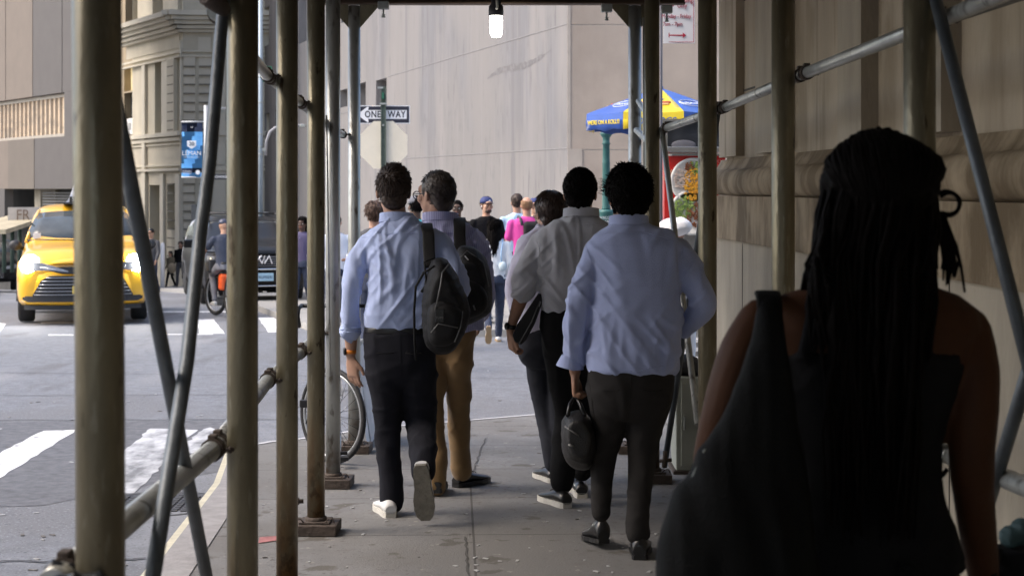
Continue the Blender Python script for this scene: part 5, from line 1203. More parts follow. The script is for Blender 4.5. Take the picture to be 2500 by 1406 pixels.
def strands(c, R, s, count, length, rad=.0022, seed=0, spiky=.5, low=-.075, fwd=.055, grow=1.04, flow=V((0,-.2,-1)), mb=None, curl=0, front=False, hairline=None, jit=.35):
    """tufts over the scalp: tapered curved locks"""
    rnd = random.Random(seed); mb = mb or MB(); n = 0
    cc = V(c)+R @ (V((0,-.018,.028))*s); rx, ry, rz = .078*grow*s, .096*grow*s, .096*grow*s
    while n < count:
        z = rnd.uniform(-1, 1); a = rnd.uniform(0, 2*math.pi); q = math.sqrt(1-z*z); d = V((q*math.cos(a), q*math.sin(a), z))
        p = V((d.x*rx, d.y*ry, d.z*rz)); zz = p.z/s
        lim = low + (.09 if d.y > .35 else 0) + (max(0, d.y)*.06)
        if zz < lim: continue
        if d.y > .3 and zz < .05 and not front: continue
        if abs(d.x) > .75 and d.y > -.15 and zz < -.01: continue
        if hairline and not hairline(d, zz): continue
        n += 1
        nrm = V((d.x/rx, d.y/ry, d.z/rz)).normalized(); fl = flow(d) if callable(flow) else flow
        tl = (fl - nrm*fl.dot(nrm)); tl = tl.normalized() if tl.length > .05 else V((rnd.uniform(-1,1), -.5, 0)).normalized()
        j = V((rnd.uniform(-1,1), rnd.uniform(-1,1), rnd.uniform(-1,1)))*jit
        L_ = length*rnd.uniform(.6, 1.3)*s
        if callable(spiky): sp_ = spiky(d)
        else: sp_ = spiky
        v = (nrm*sp_+tl*(1-sp_)+j).normalized(); pts = [p-nrm*.006*s]; cur = pts[0]
        for k in range(3):
            cur = cur+v*L_/3; pts.append(cur); v = (v+tl*.35+V((0,0,-.15))+V((rnd.uniform(-1,1), rnd.uniform(-1,1), rnd.uniform(-1,1)))*curl).normalized()
        rr = rad*rnd.uniform(.7, 1.5)*s
        mb.tube([cc+R @ x for x in pts], [rr*1.3, rr*1.2, rr*.8, rr*.15], 4)
    return mb
def shoe(root, heel, fwd, up, L_=.29, m=M_leath, ms=M_solew, sole_t=.028, name='shoe', wd=.052, high=0.0):
    f = V(fwd).normalized(); u = V(up); u = (u-f*u.dot(f)).normalized(); sd = f.cross(u); h = V(heel); k = L_/.29
    def pt(x, y, z): return h+sd*x*k+f*y*k+u*z*k
    mb = MB(); rings = []
    for y, hw, zt, zc in ((.0,.028,.060,.02),(.012,.034,.075+high,.02),(.04,.037,.085+high,.02),(.09,.040,.088+high*.6,.02),(.13,.043,.075,.02),(.18,.049,.060,.02),(.23,.048,.050,.02),(.265,.040,.042,.02),(.285,.024,.034,.02)):
        r = []
        for i in range(16):
            t = 2*math.pi*i/16; co, si = math.cos(t), math.sin(t); zz = sole_t*.7 + (zt-sole_t*.7)*(.5+.5*si)
            r.append(pt(hw*math.copysign(abs(co)**.8, co)*(1 if si < .2 else 1-.35*(si-.2)), y, zz))
        rings.append(r)
    mb.loft(rings); o = mb.build(name, m, root)
    mb = MB(); outline = [(0,-.005,.026),(.02,.0,.036),(.07,.0,.040),(.12,0,.040),(.18,0,.051),(.23,0,.050),(.265,0,.041),(.288,0,.022)]
    L = [(-w_, y) for y, _, w_ in outline] + [(w_, y) for y, _, w_ in reversed(outline)]
    mb.loft([[pt(x, y, z) for x, y in L] for z in (0, sole_t)], smooth=False); mb.build('sole', ms, o)
    mb = MB()
    for i in range(4): mb.tube([pt(-.018, .10+i*.02, .088-i*.006), pt(0, .103+i*.02, .094-i*.007), pt(.018, .10+i*.02, .088-i*.006)], .0025*k, 5)
    mb.build('laces', m, o)
    return o
def band(root, c, t, r, w_, m, name='watch', face=None):
    mb = MB(); t = V(t).normalized(); mb.lathe(V(c)-t*w_/2, [(r,0),(r+.003,.001),(r+.003,w_-.001),(r,w_)], 20, t)
    o = mb.build(name, m, root)
    if face is not None:
        fn = (V(face)-t*V(face).dot(t)).normalized(); mb = MB(); mb.lathe(V(c)+fn*(r-.002), [(.019,0),(.019,.010),(.016,.012),(.001,.012)], 16, fn); mb.build('watch_face', MATS['car_black'], o)
    return o
def round_poly(poly, k=4):
    out = []; n = len(poly)
    for i in range(n):
        p0, p1, p2, p3 = poly[i-1], poly[i], poly[(i+1)%n], poly[(i+2)%n]
        for j in range(k):
            t = j/k; out.append(tuple(.5*((2*b)+(c-a)*t+(2*a-5*b+4*c-d)*t*t+(-a+3*b-3*c+d)*t**3) for a, b, c, d in zip(p0, p1, p2, p3)))
    return out
def puffy(fig, poly, dy0, dy1, name, m, root, vox=.008, disp=None, bulge=.78, extra=None):
    """rounded bag from an outline; dy0 nearer face, dy1 farther"""
    poly = round_poly(poly)
    cx = sum(p[0] for p in poly)/len(poly); cy = sum(p[1] for p in poly)/len(poly); mb = MB(); rings = []
    for t, k in ((0,bulge*.75),(.12,bulge),(.35,.96),(.6,1.0),(.88,.95),(1,.85)):
        rings.append([fig.w(cx+(x-cx)*k, cy+(y-cy)*k, dy0+(dy1-dy0)*t) for x, y in poly])
    mb.loft(rings); b = remesh(mb, vox, 5, .6, disp, extra); return b.build(name, m, root)

def cloth_band(mb, pts, w_, th, side=V((1,0,0)), n=16):
    Q = []
    for i in range(len(pts)-1):
        p0, p1, p2, p3 = pts[max(i-1,0)], pts[i], pts[i+1], pts[min(i+2, len(pts)-1)]
        for k in range(4): t = k/4; Q.append(.5*((2*p1)+(p2-p0)*t+(2*p0-5*p1+4*p2-p3)*t*t+(-p0+3*p1-3*p2+p3)*t**3))
    Q.append(pts[-1]); rings = []
    for i, p in enumerate(Q):
        t = (Q[min(i+1,len(Q)-1)]-Q[max(i-1,0)]).normalized(); sd = (side-t*side.dot(t)).normalized(); nn = t.cross(sd)
        rings.append([p+sd*w_/2*math.copysign(abs(math.cos(a))**.5, math.cos(a))+nn*th/2*math.copysign(abs(math.sin(a))**.5, math.sin(a)) for a in [2*math.pi*k/n for k in range(n)]])
    mb.loft(rings); return mb
from mathutils.bvhtree import BVHTree
def seams(b, lines, r=.0016):
    """stitched seams lying on the cloth's own surface"""
    tr = BVHTree.FromBMesh(b.bm); o = V((0, 0, CZ))
    for ln in lines:
        pts = []
        for (x0, y0), (x1, y1) in zip(ln, ln[1:]):
            for k in range(5):
                d = (P(x0+(x1-x0)*k/5, y0+(y1-y0)*k/5, 1)-o).normalized(); h = tr.ray_cast(o, d)
                if h[0] is not None and h[0].y < 12: pts.append(h[0]-d*.0005)
        if len(pts) > 2: b.tube(pts, r, 5)
def finish_body(root, mb, m, vox): return remesh(mb, vox, 2, .4).build('body', m, root)
def root_at(fig, px, off=0.0): x = P(px, 0, fig.D).x; return V((x, fig.D, gz(fig.D)+off))
def collar(mb, fig, cx, y, hw, dep, dy, h=.04, tilt=.012):
    """stand and fold of a shirt collar"""
    c = fig.w(cx, y, dy); a = fig.m(hw); n = 28
    for g, z0, z1, lean in ((1.0, -.025, h*.45, -.02), (1.09, h*.50, -.022, .07)):
        r0 = [c+V((a*g*math.cos(t), dep*g*math.sin(t), z0+tilt*-math.sin(t))) for t in [2*math.pi*k/n for k in range(n)]]
        r1 = [c+V((a*(g+lean)*math.cos(t)*(.97 if g == 1 else .98), dep*(g+lean)*math.sin(t)*.97, z1+tilt*-math.sin(t))) for t in [2*math.pi*k/n for k in range(n)]]
        mb.loft([r0, r1], cap=False)
    return mb
# ================================================================= the young man on the left, light blue shirt
f = Fig(8.18); r = thing('person', root_at(f, 975), 'young man walking away in a light blue shirt and dark trousers, one white sneaker lifted', 'person')
tor = [(976,528,30,.055,-.01),(978,545,52,.075,-.01),(980,560,80,.095,0),(980,585,97,.115,0,2.6),(984,620,90,.125,-.01,2.6),(988,670,86,.13,-.01,2.6),(986,720,88,.13,-.01,2.6),(978,765,92,.132,-.01,2.6),(976,788,89,.125,-.005,2.6),(975,806,82,.115,0,2.6)]
armL = [(898,594,.0,28),(874,640,-.02,26),(863,690,-.03,25),(856,735,-.01,23),(854,790,.02,23),(855,812,.03,22)]
armR = [(1066,588,.0,29),(1095,630,-.03,28),(1119,690,-.06,27),(1118,716,-.02,28),(1098,700,.12,26),(1080,675,.22,24)]
foreL = [(856,800,.03,19),(857,840,.05,15),(856,868,.06,12)]
foreR = [(1080,678,.22,17),(1050,640,.27,15),(1020,615,.25,13)]
mb = MB(); srings(mb, f, tor); limb(mb, f, armL); limb(mb, f, armR)
def ex(b):
    collar(b, f, 968, 533, 38, .068, .0, .045)
    b.torus(f.w(855,812,.03), f.m(24), .007, V((1,0,0)), V((0,1,-.15)).normalized(), 24, 8); b.torus(f.w(855,803,.028), f.m(25), .006, V((1,0,.1)).normalized(), V((0,1,-.15)).normalized(), 24, 8)
    seams(b, [[(872,582),(930,572),(985,569),(1040,571),(1082,578)], [(874,584),(891,630),(896,690)], [(1078,584),(1092,612)]])
remesh(mb, .009, 4, disp=folds(.014, (13,9,3.2), 1), extra=ex).build('shirt', M_blue, r)
hipR = [(975,800,83,.115),(976,830,88,.125),(977,860,89,.13),(977,885,87,.125)]
legL = [(936,870,-.01,48),(940,914,-.01,48),(947,960,.0,42),(948,1000,.02,37),(947,1042,.03,32),(948,1110,.02,31),(955,1165,.02,31),(957,1224,.02,30)]
legR = [(1018,870,-.01,48),(1020,914,-.01,48),(1024,960,.02,43),(1028,1030,.05,38),(1031,1075,-.06,35),(1032,1120,-.20,32),(1033,1150,-.27,30)]
mb = MB(); hips(mb, f, hipR); limb(mb, f, legL); limb(mb, f, legR)
remesh(mb, .010, 7, disp=folds(.009, (6,6,10), 5), extra=lambda b: seams(b, [[(977,815),(979,900),(981,980)], [(925,858),(950,861),(972,858)], [(990,858),(1014,861),(1040,858)]])).build('trousers', M_navy, r)
mb = MB(); hc = f.w(960, 468, .02); R = head(mb, hc, 8, 1.0, neck_to=f.w(968,545,-.01), neck_r=.058)
srings(mb, f, tor, .86); hips(mb, f, hipR, .86); limb(mb, f, armL, .72); limb(mb, f, armR, .72); limb(mb, f, legL, .75); limb(mb, f, legR, .75); limb(mb, f, foreL); limb(mb, f, foreR)
hand(mb, f.w(857,872,.06), V((.10,.12,-1)), V((.8,-.1,0)), V((.75,-.6,0)), 1.0, .22, .12, .55); hand(mb, f.w(1020,615,.25), V((-.4,.1,.9)), V((0,1,0)), V((-1,0,0)), .95, 1.1)
finish_body(r, mb, M_skin, .0055)
flow1 = lambda d: V((d.x*.3, -.1, -1))*(1-max(0,d.z)) + V((.45, .5, .35))*max(0,d.z)
mb = hair_mass(hc, R, 1.0, .083, .100, .104, .034, .005, 50); strands(hc, R, 1.0, 2600, .030, .0019, 11, lambda d: .08+.5*max(0,d.z), -.085, grow=1.10, flow=flow1, curl=.25, mb=mb, jit=.22); mb.build('hair', M_hairb, r)
band(r, f.w(856,857,.055), V((0,.1,-1)), .026, .020, M_orange, face=V((-1,-.3,0)))
shoe(r, V((f.w(957,1278).x, 8.10, gz(8.1))), V((-.28,1,0)), V((0,0,1)), .285, M_snk, M_solew)
shoe(r, f.w(1026,1136,-.36), V((.08,.22,-1)), V((.05,.95,.2)), .285, M_snk, M_soleg, .026)
mb = MB(); srings(mb, f, [(975,797,85,.1235),(975,799,85.5,.1245),(975,808,86,.126),(975,810,85.5,.125)], n=40); mb.build('belt', M_leath, r)
for px_ in (940, 1012): mb = MB(); mb.tube([f.w(px_-22,862,-.146), f.w(px_,864,-.150), f.w(px_+22,862,-.146)], .0025, 5); mb.build('pocket_welt', M_blkc, r)
# ---- his backpack
bp1 = thing('backpack', f.w(1085,862,-.25), 'black backpack on the right shoulder of the light blue shirt, hanging low', 'backpack', 'black backpacks of the two men on the left')
poly = [(1046,652),(1062,630),(1086,632),(1108,658),(1126,692),(1144,738),(1146,775),(1134,812),(1116,845),(1094,862),(1062,860),(1040,842),(1032,800),(1030,740),(1036,690)]
puffy(f, poly, -.44, -.17, 'main_body', M_bagb, bp1, disp=folds(.006, (9,9,9), 3))
puffy(f, [(1050,745),(1090,735),(1128,760),(1126,800),(1108,836),(1080,846),(1050,838),(1042,790)], -.50, -.40, 'front_pocket', M_bagb, bp1)
mb = MB(); mb.tube([f.w(1062,760,-.49), f.w(1075,700,-.475), f.w(1080,665,-.44), f.w(1096,645,-.40)], .0035, 6); mb.tube([f.w(1052,812,-.505), f.w(1070,790,-.515), f.w(1118,800,-.50)], .003, 6); mb.tube([f.w(1110,835,-.49), f.w(1124,800,-.49), f.w(1130,760,-.46)], .003, 6); mb.build('zipper', M_zip, bp1)
mb = MB(); mb.box(f.w(1073,770,-.515), (.042,.008,.062), None, .003); o = mb.build('tag', M_leath, bp1); text('TUMI', .016, f.w(1073,776,-.5215), V((1,0,0)), V((0,0,1)), M_zip, o, depth=.001)
mb = MB(); pts = [f.w(1050,652,-.26), f.w(1047,610,-.175), f.w(1046,575,-.14), f.w(1042,553,-.06), f.w(1042,550,.04), f.w(1048,590,.14), f.w(1060,680,.16), f.w(1062,760,-.05)]
cloth_band(mb, pts, .058, .012); mb.build('strap', M_bagb, bp1)
mb = MB(); mb.tube([f.w(1060,650,-.38), f.w(1035,665,-.33), f.w(1015,700,-.28), f.w(1011,760,-.22), f.w(1012,830,-.20), f.w(1016,880,-.2)], .006, 8); mb.tube([f.w(1045,690,-.34), f.w(1030,712,-.31)], .008, 6); mb.tube([f.w(1042,700,-.36), f.w(1036,640,-.33), f.w(1060,630,-.3)], .005, 6); mb.build('loose_strap', M_bagb, bp1)

# ================================================================= man with glasses, khaki trousers
f = Fig(8.85); r = thing('person', root_at(f, 1090), 'dark haired man with glasses turning left, lilac blue shirt and khaki trousers', 'person')
tor = [(1078,526,34,.058,0),(1082,545,60,.08,0),(1088,565,84,.10,0),(1092,590,96,.115,0,2.6),(1095,640,92,.125,0,2.6),(1098,700,88,.125,0,2.6),(1100,770,84,.12,0,2.6),(1100,805,82,.12,0,2.6)]
armL = [(1012,580,.02,28),(1000,650,.04,28),(1005,700,.08,25),(1030,720,.2,22)]; armR = [(1158,590,0,31),(1174,650,-.02,31),(1182,710,-.01,28),(1178,752,.06,25),(1172,770,.14,22)]
mb = MB(); srings(mb, f, tor); limb(mb, f, armL); limb(mb, f, armR)
def ex(b): collar(b, f, 1075, 531, 40, .068, 0, .045); seams(b, [[(1020,578),(1075,566),(1150,572)], [(1148,574),(1160,620),(1160,680)]])
remesh(mb, .009, 4, disp=folds(.014, (12,9,3.2), 8), extra=ex).build('shirt', M_lilac, r)
hipR = [(1088,790,74,.115),(1088,812,76,.12)]
legL = [(1050,830,0,42),(1054,880,0,38),(1056,940,0,33),(1054,980,.0,30),(1060,1060,-.02,27),(1066,1130,-.06,25),(1066,1190,-.08,24)]; legR = [(1116,830,0,42),(1119,880,0,38),(1120,930,.05,31),(1120,990,.09,29),(1122,1060,.14,28),(1124,1120,.18,27),(1126,1150,.2,27)]
mb = MB(); hips(mb, f, hipR); limb(mb, f, legL); limb(mb, f, legR); remesh(mb, .010, 7, disp=folds(.009, (6,6,13), 15)).build('trousers', M_khaki, r)
mb = MB(); hc = f.w(1064, 476, .01); R = head(mb, hc, 48, 1.03, neck_to=f.w(1075,545,0), neck_r=.06)
srings(mb, f, tor, .86); hips(mb, f, hipR, .86); limb(mb, f, armL, .72); limb(mb, f, armR, .72); limb(mb, f, legL, .75); limb(mb, f, legR, .75)
hand(mb, f.w(1040,722,.24), V((.6,.6,0)), V((0,0,-1)), V((-.3,.6,.4)), .95, .6); hand(mb, f.w(1170,776,.17), V((-.1,.5,-.8)), V((-1,0,0)), V((0,1,.3)), .95, .6); finish_body(r, mb, M_skin, .0065)
mb = hair_mass(hc, R, 1.03, .084, .100, .092, .034, .003, 40); strands(hc, R, 1.03, 2200, .040, .0018, 21, .03, -.095, grow=1.08, flow=lambda d: V((-.3, -.9, -.55)), mb=mb, jit=.10); mb.build('hair', M_hairg, r)
face_bits(r, hc, R, 1.03, M_hairg, True)
shoe(r, V((f.w(1112,1170,.2).x, 9.03, gz(9.03))), V((.62,.75,.0)), V((0,0,1)), .28, M_leath, M_leath); shoe(r, V((f.w(1066,1200).x, 8.72, gz(8.72)+.02)), V((.05,1,-.05)), V((0,.05,1)), .28, M_leath, M_leath)
bp2 = thing('backpack', f.w(1160,790,-.3), 'larger black backpack on the right shoulder of the man with glasses', 'backpack', 'black backpacks of the two men on the left')
poly = [(1120,604),(1146,600),(1172,614),(1190,640),(1200,680),(1203,728),(1196,760),(1172,780),(1148,790),(1120,802),(1104,780),(1100,700),(1104,640)]
puffy(f, poly, -.42, -.14, 'main_body', M_bagb, bp2, disp=folds(.006, (9,9,9), 6))
puffy(f, [(1120,690),(1165,690),(1190,720),(1186,758),(1150,778),(1118,780)], -.48, -.39, 'front_pocket', M_bagb, bp2)
mb = MB(); mb.tube([f.w(1112,640,-.42), f.w(1140,612,-.38), f.w(1180,640,-.38), f.w(1194,700,-.40)], .003, 6); mb.tube([f.w(1156,745,-.485), f.w(1160,757,-.485)], .004, 6); mb.build('zipper', M_zip, bp2)
mb = MB(); mb.box(f.w(1140,631,-.405), (.006,.004,.034), Matrix.Rotation(-.7, 3, 'Y'), .001); mb.build('pull_tab', M_wht, bp2)
mb = MB(); pts = [f.w(1124,612,-.24), f.w(1122,580,-.165), f.w(1122,552,-.115), f.w(1122,534,-.03), f.w(1124,545,.08), f.w(1130,620,.17), f.w(1140,720,.12)]
cloth_band(mb, pts, .064, .012); mb.build('strap', M_bagb, bp2)

# ================================================================= man with the rolled sleeve and the laptop sleeve
f = Fig(8.47); r = thing('person', root_at(f, 1400), 'black haired man in a grey blue shirt with rolled sleeve and black watch', 'person')
tor = [(1420,520,32,.058,0),(1418,535,58,.08,0),(1412,552,90,.10,0),(1402,580,106,.115,0,2.6),(1400,620,98,.125,0,2.6),(1398,680,84,.13,-.01,2.6),(1396,720,80,.128,-.01,2.6),(1395,748,78,.12,0,2.6),(1395,762,74,.115,0,2.6)]
armL = [(1316,590,0,28),(1299,630,-.02,28),(1288,670,-.03,29),(1280,700,-.02,29),(1277,712,-.015,27)]; armR = [(1490,590,0,31),(1506,650,0,30),(1510,700,.02,28),(1500,740,.1,25)]
foreL = [(1279,705,-.015,19),(1266,745,.01,17),(1252,785,.04,12),(1246,805,.05,11)]
mb = MB(); srings(mb, f, tor); limb(mb, f, armL); limb(mb, f, armR)
def ex(b):
    collar(b, f, 1419, 521, 40, .068, 0, .045)
    seams(b, [[(1302,566),(1316,604),(1320,668)], [(1308,556),(1360,545),(1440,545),(1478,552)]])
    for k, (x, y) in enumerate(((1277,713),(1280,700))): b.torus(f.w(x,y,-.015), f.m(27+k), .010, V((1,0,.28)).normalized(), V((0,1,-.1)).normalized(), 24, 8)
remesh(mb, .009, 4, disp=folds(.014, (12,9,3.6), 12), extra=ex).build('shirt', M_greysh, r)
hipR = [(1398,752,76,.12),(1400,790,80,.13),(1402,830,80,.13)]
legL = [(1362,830,0,42),(1372,920,.04,38),(1384,1010,.10,33),(1378,1090,.05,31),(1374,1150,.0,29),(1372,1180,-.01,28)]; legR = [(1440,830,0,42),(1436,930,.1,36),(1432,1020,.2,31),(1425,1100,.25,28),(1422,1150,.25,27)]
mb = MB(); hips(mb, f, hipR); limb(mb, f, legL); limb(mb, f, legR); remesh(mb, .010, 7, disp=folds(.007, (6,6,10), 25)).build('trousers', M_blkc, r)
mb = MB(); hc = f.w(1417, 472, .02); R = head(mb, hc, -8, 1.0, neck_to=f.w(1419,535,0), neck_r=.058)
srings(mb, f, tor, .86); hips(mb, f, hipR, .86); limb(mb, f, armL, .72); limb(mb, f, armR, .72); limb(mb, f, legL, .75); limb(mb, f, legR, .75); limb(mb, f, foreL)
hand(mb, f.w(1245,808,.05), V((.10,.05,-1)), V((1,.2,0)), V((.35,-1,0)), 1.0, .75, .1, .4); hand(mb, f.w(1498,748,.12), V((-.2,.7,-.5)), V((-1,0,0)), V((0,1,.3)), .95, .7); finish_body(r, mb, M_skin2, .0055)
mb = hair_mass(hc, R, 1.0, .089, .104, .094, .032, .006, 75); strands(hc, R, 1.0, 2600, .012, .0022, 31, .5, -.09, grow=1.13, flow=V((0,-.2,-1)), curl=.8, mb=mb, jit=.5); mb.build('hair', M_hairk, r)
band(r, f.w(1249,797,.045), V((-.2,.1,-1)), .025, .022, M_leath, face=V((-1,-.5,0)))
shoe(r, V((f.w(1385,1233,-.05).x, 8.38, gz(8.38))), V((-.45,.9,0)), V((0,0,1)), .285, M_leath, M_solew); shoe(r, V((f.w(1420,1200,.25).x, 8.68, gz(8.68))), V((-.05,1,0)), V((0,0,1)), .285, M_leath, M_solew)
ls_ = Fig(8.44); 
poly = [(1314,716),(1323,718),(1325,738),(1306,790),(1286,828),(1272,842),(1256,834),(1251,818),(1262,792),(1290,752)]
mb = MB(); mb.loft([[ls_.w(x, y, d_) for x, y in poly] for d_ in (-.03, .06)]); b_ = remesh(mb, .005, 2); o = b_.build('laptop_sleeve', mat('neoprene', (.013,.013,.015), .8, bump=.3, bs=400), None, ls_.w(1288,842)); tag(o, 'slim black laptop sleeve tilted in the left hand of the man with black watch', 'laptop sleeve')
mb = MB(); mb.tube([ls_.w(1318,735,-.035), ls_.w(1298,785,-.036), ls_.w(1268,838,-.034)], .0028, 6); c_ = ls_.w(1318,742,-.036); mb.box(c_, (.006,.003,.028), Matrix.Rotation(.3, 3, 'Y')); zz = mb.build('zipper', M_zip, o)

# ================================================================= shorter person between, pale lilac blouse
f = Fig(9.25); r = thing('person', root_at(f, 1330), 'brown haired person in pale lilac shirt and dark jeans behind the grey blue shirt', 'person')
tor = [(1342,548,26,.05,0),(1342,565,50,.07,0),(1338,585,76,.09,0),(1335,620,82,.11,0),(1332,700,78,.12,0),(1328,780,74,.12,0),(1326,820,70,.12,0)]
armL = [(1288,604,0,22),(1268,645,0,23),(1256,690,0,24),(1260,740,.02,24),(1272,772,.04,18)]; armR = [(1398,600,0,27),(1410,680,0,26),(1400,760,.04,22)]
mb = MB(); srings(mb, f, tor); limb(mb, f, armL); limb(mb, f, armR); remesh(mb, .010, 4, disp=folds(.012, (10,9,3), 33)).build('shirt', M_lil_w, r)
hipR = [(1330,800,66,.12),(1330,850,70,.13)]
legL = [(1316,850,0,33),(1318,930,.05,30),(1335,1020,.06,27),(1345,1090,.0,24),(1350,1130,-.02,22)]; legR = [(1366,850,0,33),(1368,940,0,30),(1370,1040,.0,26),(1372,1130,-.05,22)]
mb = MB(); hips(mb, f, hipR); limb(mb, f, legL); limb(mb, f, legR); remesh(mb, .011, 3, disp=folds(.005, (8,8,9), 35)).build('jeans', mat('denim_black', (.013,.015,.024), .85, var=.2, vs=20), r)
mb = MB(); hc = f.w(1342, 520, .02); R = head(mb, hc, 25, .98, neck_to=f.w(1342,560,0)); srings(mb, f, tor, .84); hips(mb, f, hipR, .85); limb(mb, f, armL, .7); limb(mb, f, armR, .7); limb(mb, f, legL, .75); limb(mb, f, legR, .75)
hand(mb, f.w(1272,782,.05), V((-.1,.2,-1)), V((1,0,0)), V((0,1,0)), .9, .5); hand(mb, f.w(1398,768,.05), V((0,.2,-1)), V((-1,0,0)), V((0,1,0)), .9, .5); finish_body(r, mb, M_skin, .007)
mb = hair_mass(hc, R, .98, .090, .106, .097, .028, .003, 35, 1.2, nape=.078); strands(hc, R, .98, 2200, .050, .002, 41, .02, -.10, grow=1.12, flow=lambda d: V((-.3+d.x*.6, -.4, -1)), mb=mb, jit=.08); mb.build('hair', mat('hair_chestnut', (.045,.024,.016), .4, var=.4, vs=50), r)
shoe(r, V((f.w(1352,1180).x, 9.2, gz(9.2))), V((-.35,.9,0)), V((0,0,1)), .26, M_leath, M_solew); shoe(r, V((f.w(1375,1175).x, 9.25, gz(9.25))), V((0,1,0)), V((0,0,1)), .26, M_leath, M_solew)

# ================================================================= man in the untucked blue shirt with the briefcase
f = Fig(7.2); r = thing('person', root_at(f, 1540), 'curly haired man in an untucked blue shirt and charcoal trousers, right hand on his hip', 'person')
tor = [(1536,536,36,.06,0),(1538,553,62,.085,0),(1540,572,92,.105,0),(1546,600,116,.12,0,2.6),(1551,650,108,.13,0,2.6),(1553,700,106,.135,-.01,2.6),(1552,760,110,.14,-.01,2.6),(1550,820,110,.14,-.01,2.6),(1546,870,110,.14,-.01,2.6),(1543,902,108,.14,-.01,2.6),(1545,912,98,.13,-.01,2.6)]
armL = [(1454,614,0,33),(1432,670,-.02,31),(1414,740,-.03,29),(1405,800,-.01,29),(1402,850,.02,28),(1403,880,.04,27)]
armR = [(1646,616,0,34),(1682,672,-.02,33),(1712,722,-.04,32),(1716,752,-.02,32),(1690,785,.04,28),(1668,806,.08,24)]
foreL = [(1403,880,.04,17),(1404,910,.06,14)]
mb = MB(); srings(mb, f, tor); limb(mb, f, armL); limb(mb, f, armR)
def ex(b):
    collar(b, f, 1535, 541, 44, .07, 0, .045)
    seams(b, [[(1428,592),(1444,640),(1450,706)], [(1668,598),(1662,650),(1660,696)], [(1438,582),(1490,568),(1580,568),(1656,590)], [(1436,896),(1470,911),(1560,905),(1648,888)]])
    # open cuff flaring out
    c = f.w(1398, 882, .03); n = 20; r0 = []; r1 = []
    for k in range(n):
        t = 2*math.pi*k/n; r0.append(c+V((f.m(27)*math.cos(t), .045*math.sin(t), .03))); g = 1.0+.55*max(0, -math.cos(t-.35)); r1.append(c+V((f.m(27)*g*math.cos(t), .052*g*math.sin(t), -.035+.02*max(0,-math.cos(t)))))
    b.loft([r0, r1], cap=False)
remesh(mb, .009, 4, disp=folds(.018, (10,7,2.6), 18, .4), extra=ex).build('shirt', M_blue2, r)
hipR = [(1541,885,104,.135),(1541,920,108,.14),(1541,960,105,.14)]
legL = [(1488,940,0,58),(1490,990,.01,52),(1488,1045,.03,40),(1474,1110,.06,33),(1468,1180,.04,29),(1466,1250,.02,25)]; legR = [(1594,940,0,57),(1586,990,0,52),(1573,1050,0,43),(1569,1110,.0,37),(1562,1180,-.03,32),(1557,1250,-.06,28),(1557,1300,-.07,27)]
mb = MB(); hips(mb, f, hipR); limb(mb, f, legL); limb(mb, f, legR); remesh(mb, .010, 7, disp=folds(.009, (6,6,11), 45), extra=lambda b: seams(b, [[(1541,915),(1538,980),(1530,1045)], [(1466,952),(1492,956),(1518,952)], [(1566,952),(1592,956),(1620,952)], [(1440,935),(1448,1000),(1455,1040)]])).build('trousers', M_brownp, r)
mb = MB(); hc = f.w(1533, 480, .02); R = head(mb, hc, 14, 1.02, neck_to=f.w(1535,555,0), neck_r=.06)
srings(mb, f, tor, .86); hips(mb, f, hipR, .86); limb(mb, f, armL, .72); limb(mb, f, armR, .72); limb(mb, f, legL, .75); limb(mb, f, legR, .75); limb(mb, f, foreL)
hand(mb, f.w(1404,912,.06), V((.02,.05,-1)), V((1,.1,0)), V((.2,1,0)), 1.0, 1.15, .05, .35); hand(mb, f.w(1664,808,.09), V((-.85,.2,-.35)), V((0,0,-1)), V((0,1,0)), 1.0, .5); finish_body(r, mb, M_skin2, .0055)
mb = hair_mass(hc, R, 1.02, .100, .112, .108, .030, .009, 42, 1.1, nape=.074); strands(hc, R, 1.02, 3000, .026, .0022, 51, .30, -.10, grow=1.24, flow=V((0,-.2,-1)), curl=.9, mb=mb, jit=.4)
for i in range(40): # flyaway tuft at the left temple
    a = f.w(1492,468,.02)+V((random.uniform(-.01,.02), 0, random.uniform(-.02,.04))); mb.tube([a, a+V((-.03,0,random.uniform(-.0,.02))), a+V((-.045-random.random()*.02,0,random.uniform(0,.03)))], [.002,.0012,.0003], 4)
mb.build('hair', M_hairk, r)
shoe(r, V((f.w(1478,1315,.0).x, 7.30, gz(7.3)+.03)), V((-.20,.95,-.12)), V((0,.12,1)), .28, M_leath, M_leath, .02, high=.03); shoe(r, V((f.w(1561,1362,-.1).x, 7.08, gz(7.08))), V((.10,1,0)), V((0,0,1)), .29, M_leath, M_leath, .02, high=.02)
bc = thing('briefcase', f.w(1410,1147,.05), 'soft black briefcase hanging from the left hand of the man in the untucked shirt', 'briefcase')
poly = [(1392,1004),(1420,1000),(1440,1020),(1455,1052),(1460,1090),(1456,1112),(1438,1145),(1408,1146),(1384,1128),(1372,1090),(1370,1040),(1378,1015)]
puffy(f, poly, -.10, .22, 'case_body', mat('briefcase_nylon', (.014,.014,.015), .42, var=.3, vs=15, bump=.4, bs=200), bc, disp=folds(.005, (9,9,9), 9))
mb = MB(); mb.tube([f.w(1378,1040,-.08), f.w(1402,1056,-.11), f.w(1412,1062,-.10), f.w(1430,1050,-.06)], .004, 6); mb.tube([f.w(1388,1085,-.105), f.w(1400,1090,-.11)], .006, 6); mb.build('zipper', M_zip, bc)
mb = MB()
for dy in (-.03, .10): mb.tube([f.w(1386,1015,dy), f.w(1392,985,.04+dy*.3), f.w(1404,966,.06), f.w(1416,985,.04+dy*.3), f.w(1428,1015,dy)], .009, 8)
mb.build('handle', M_leath, bc)

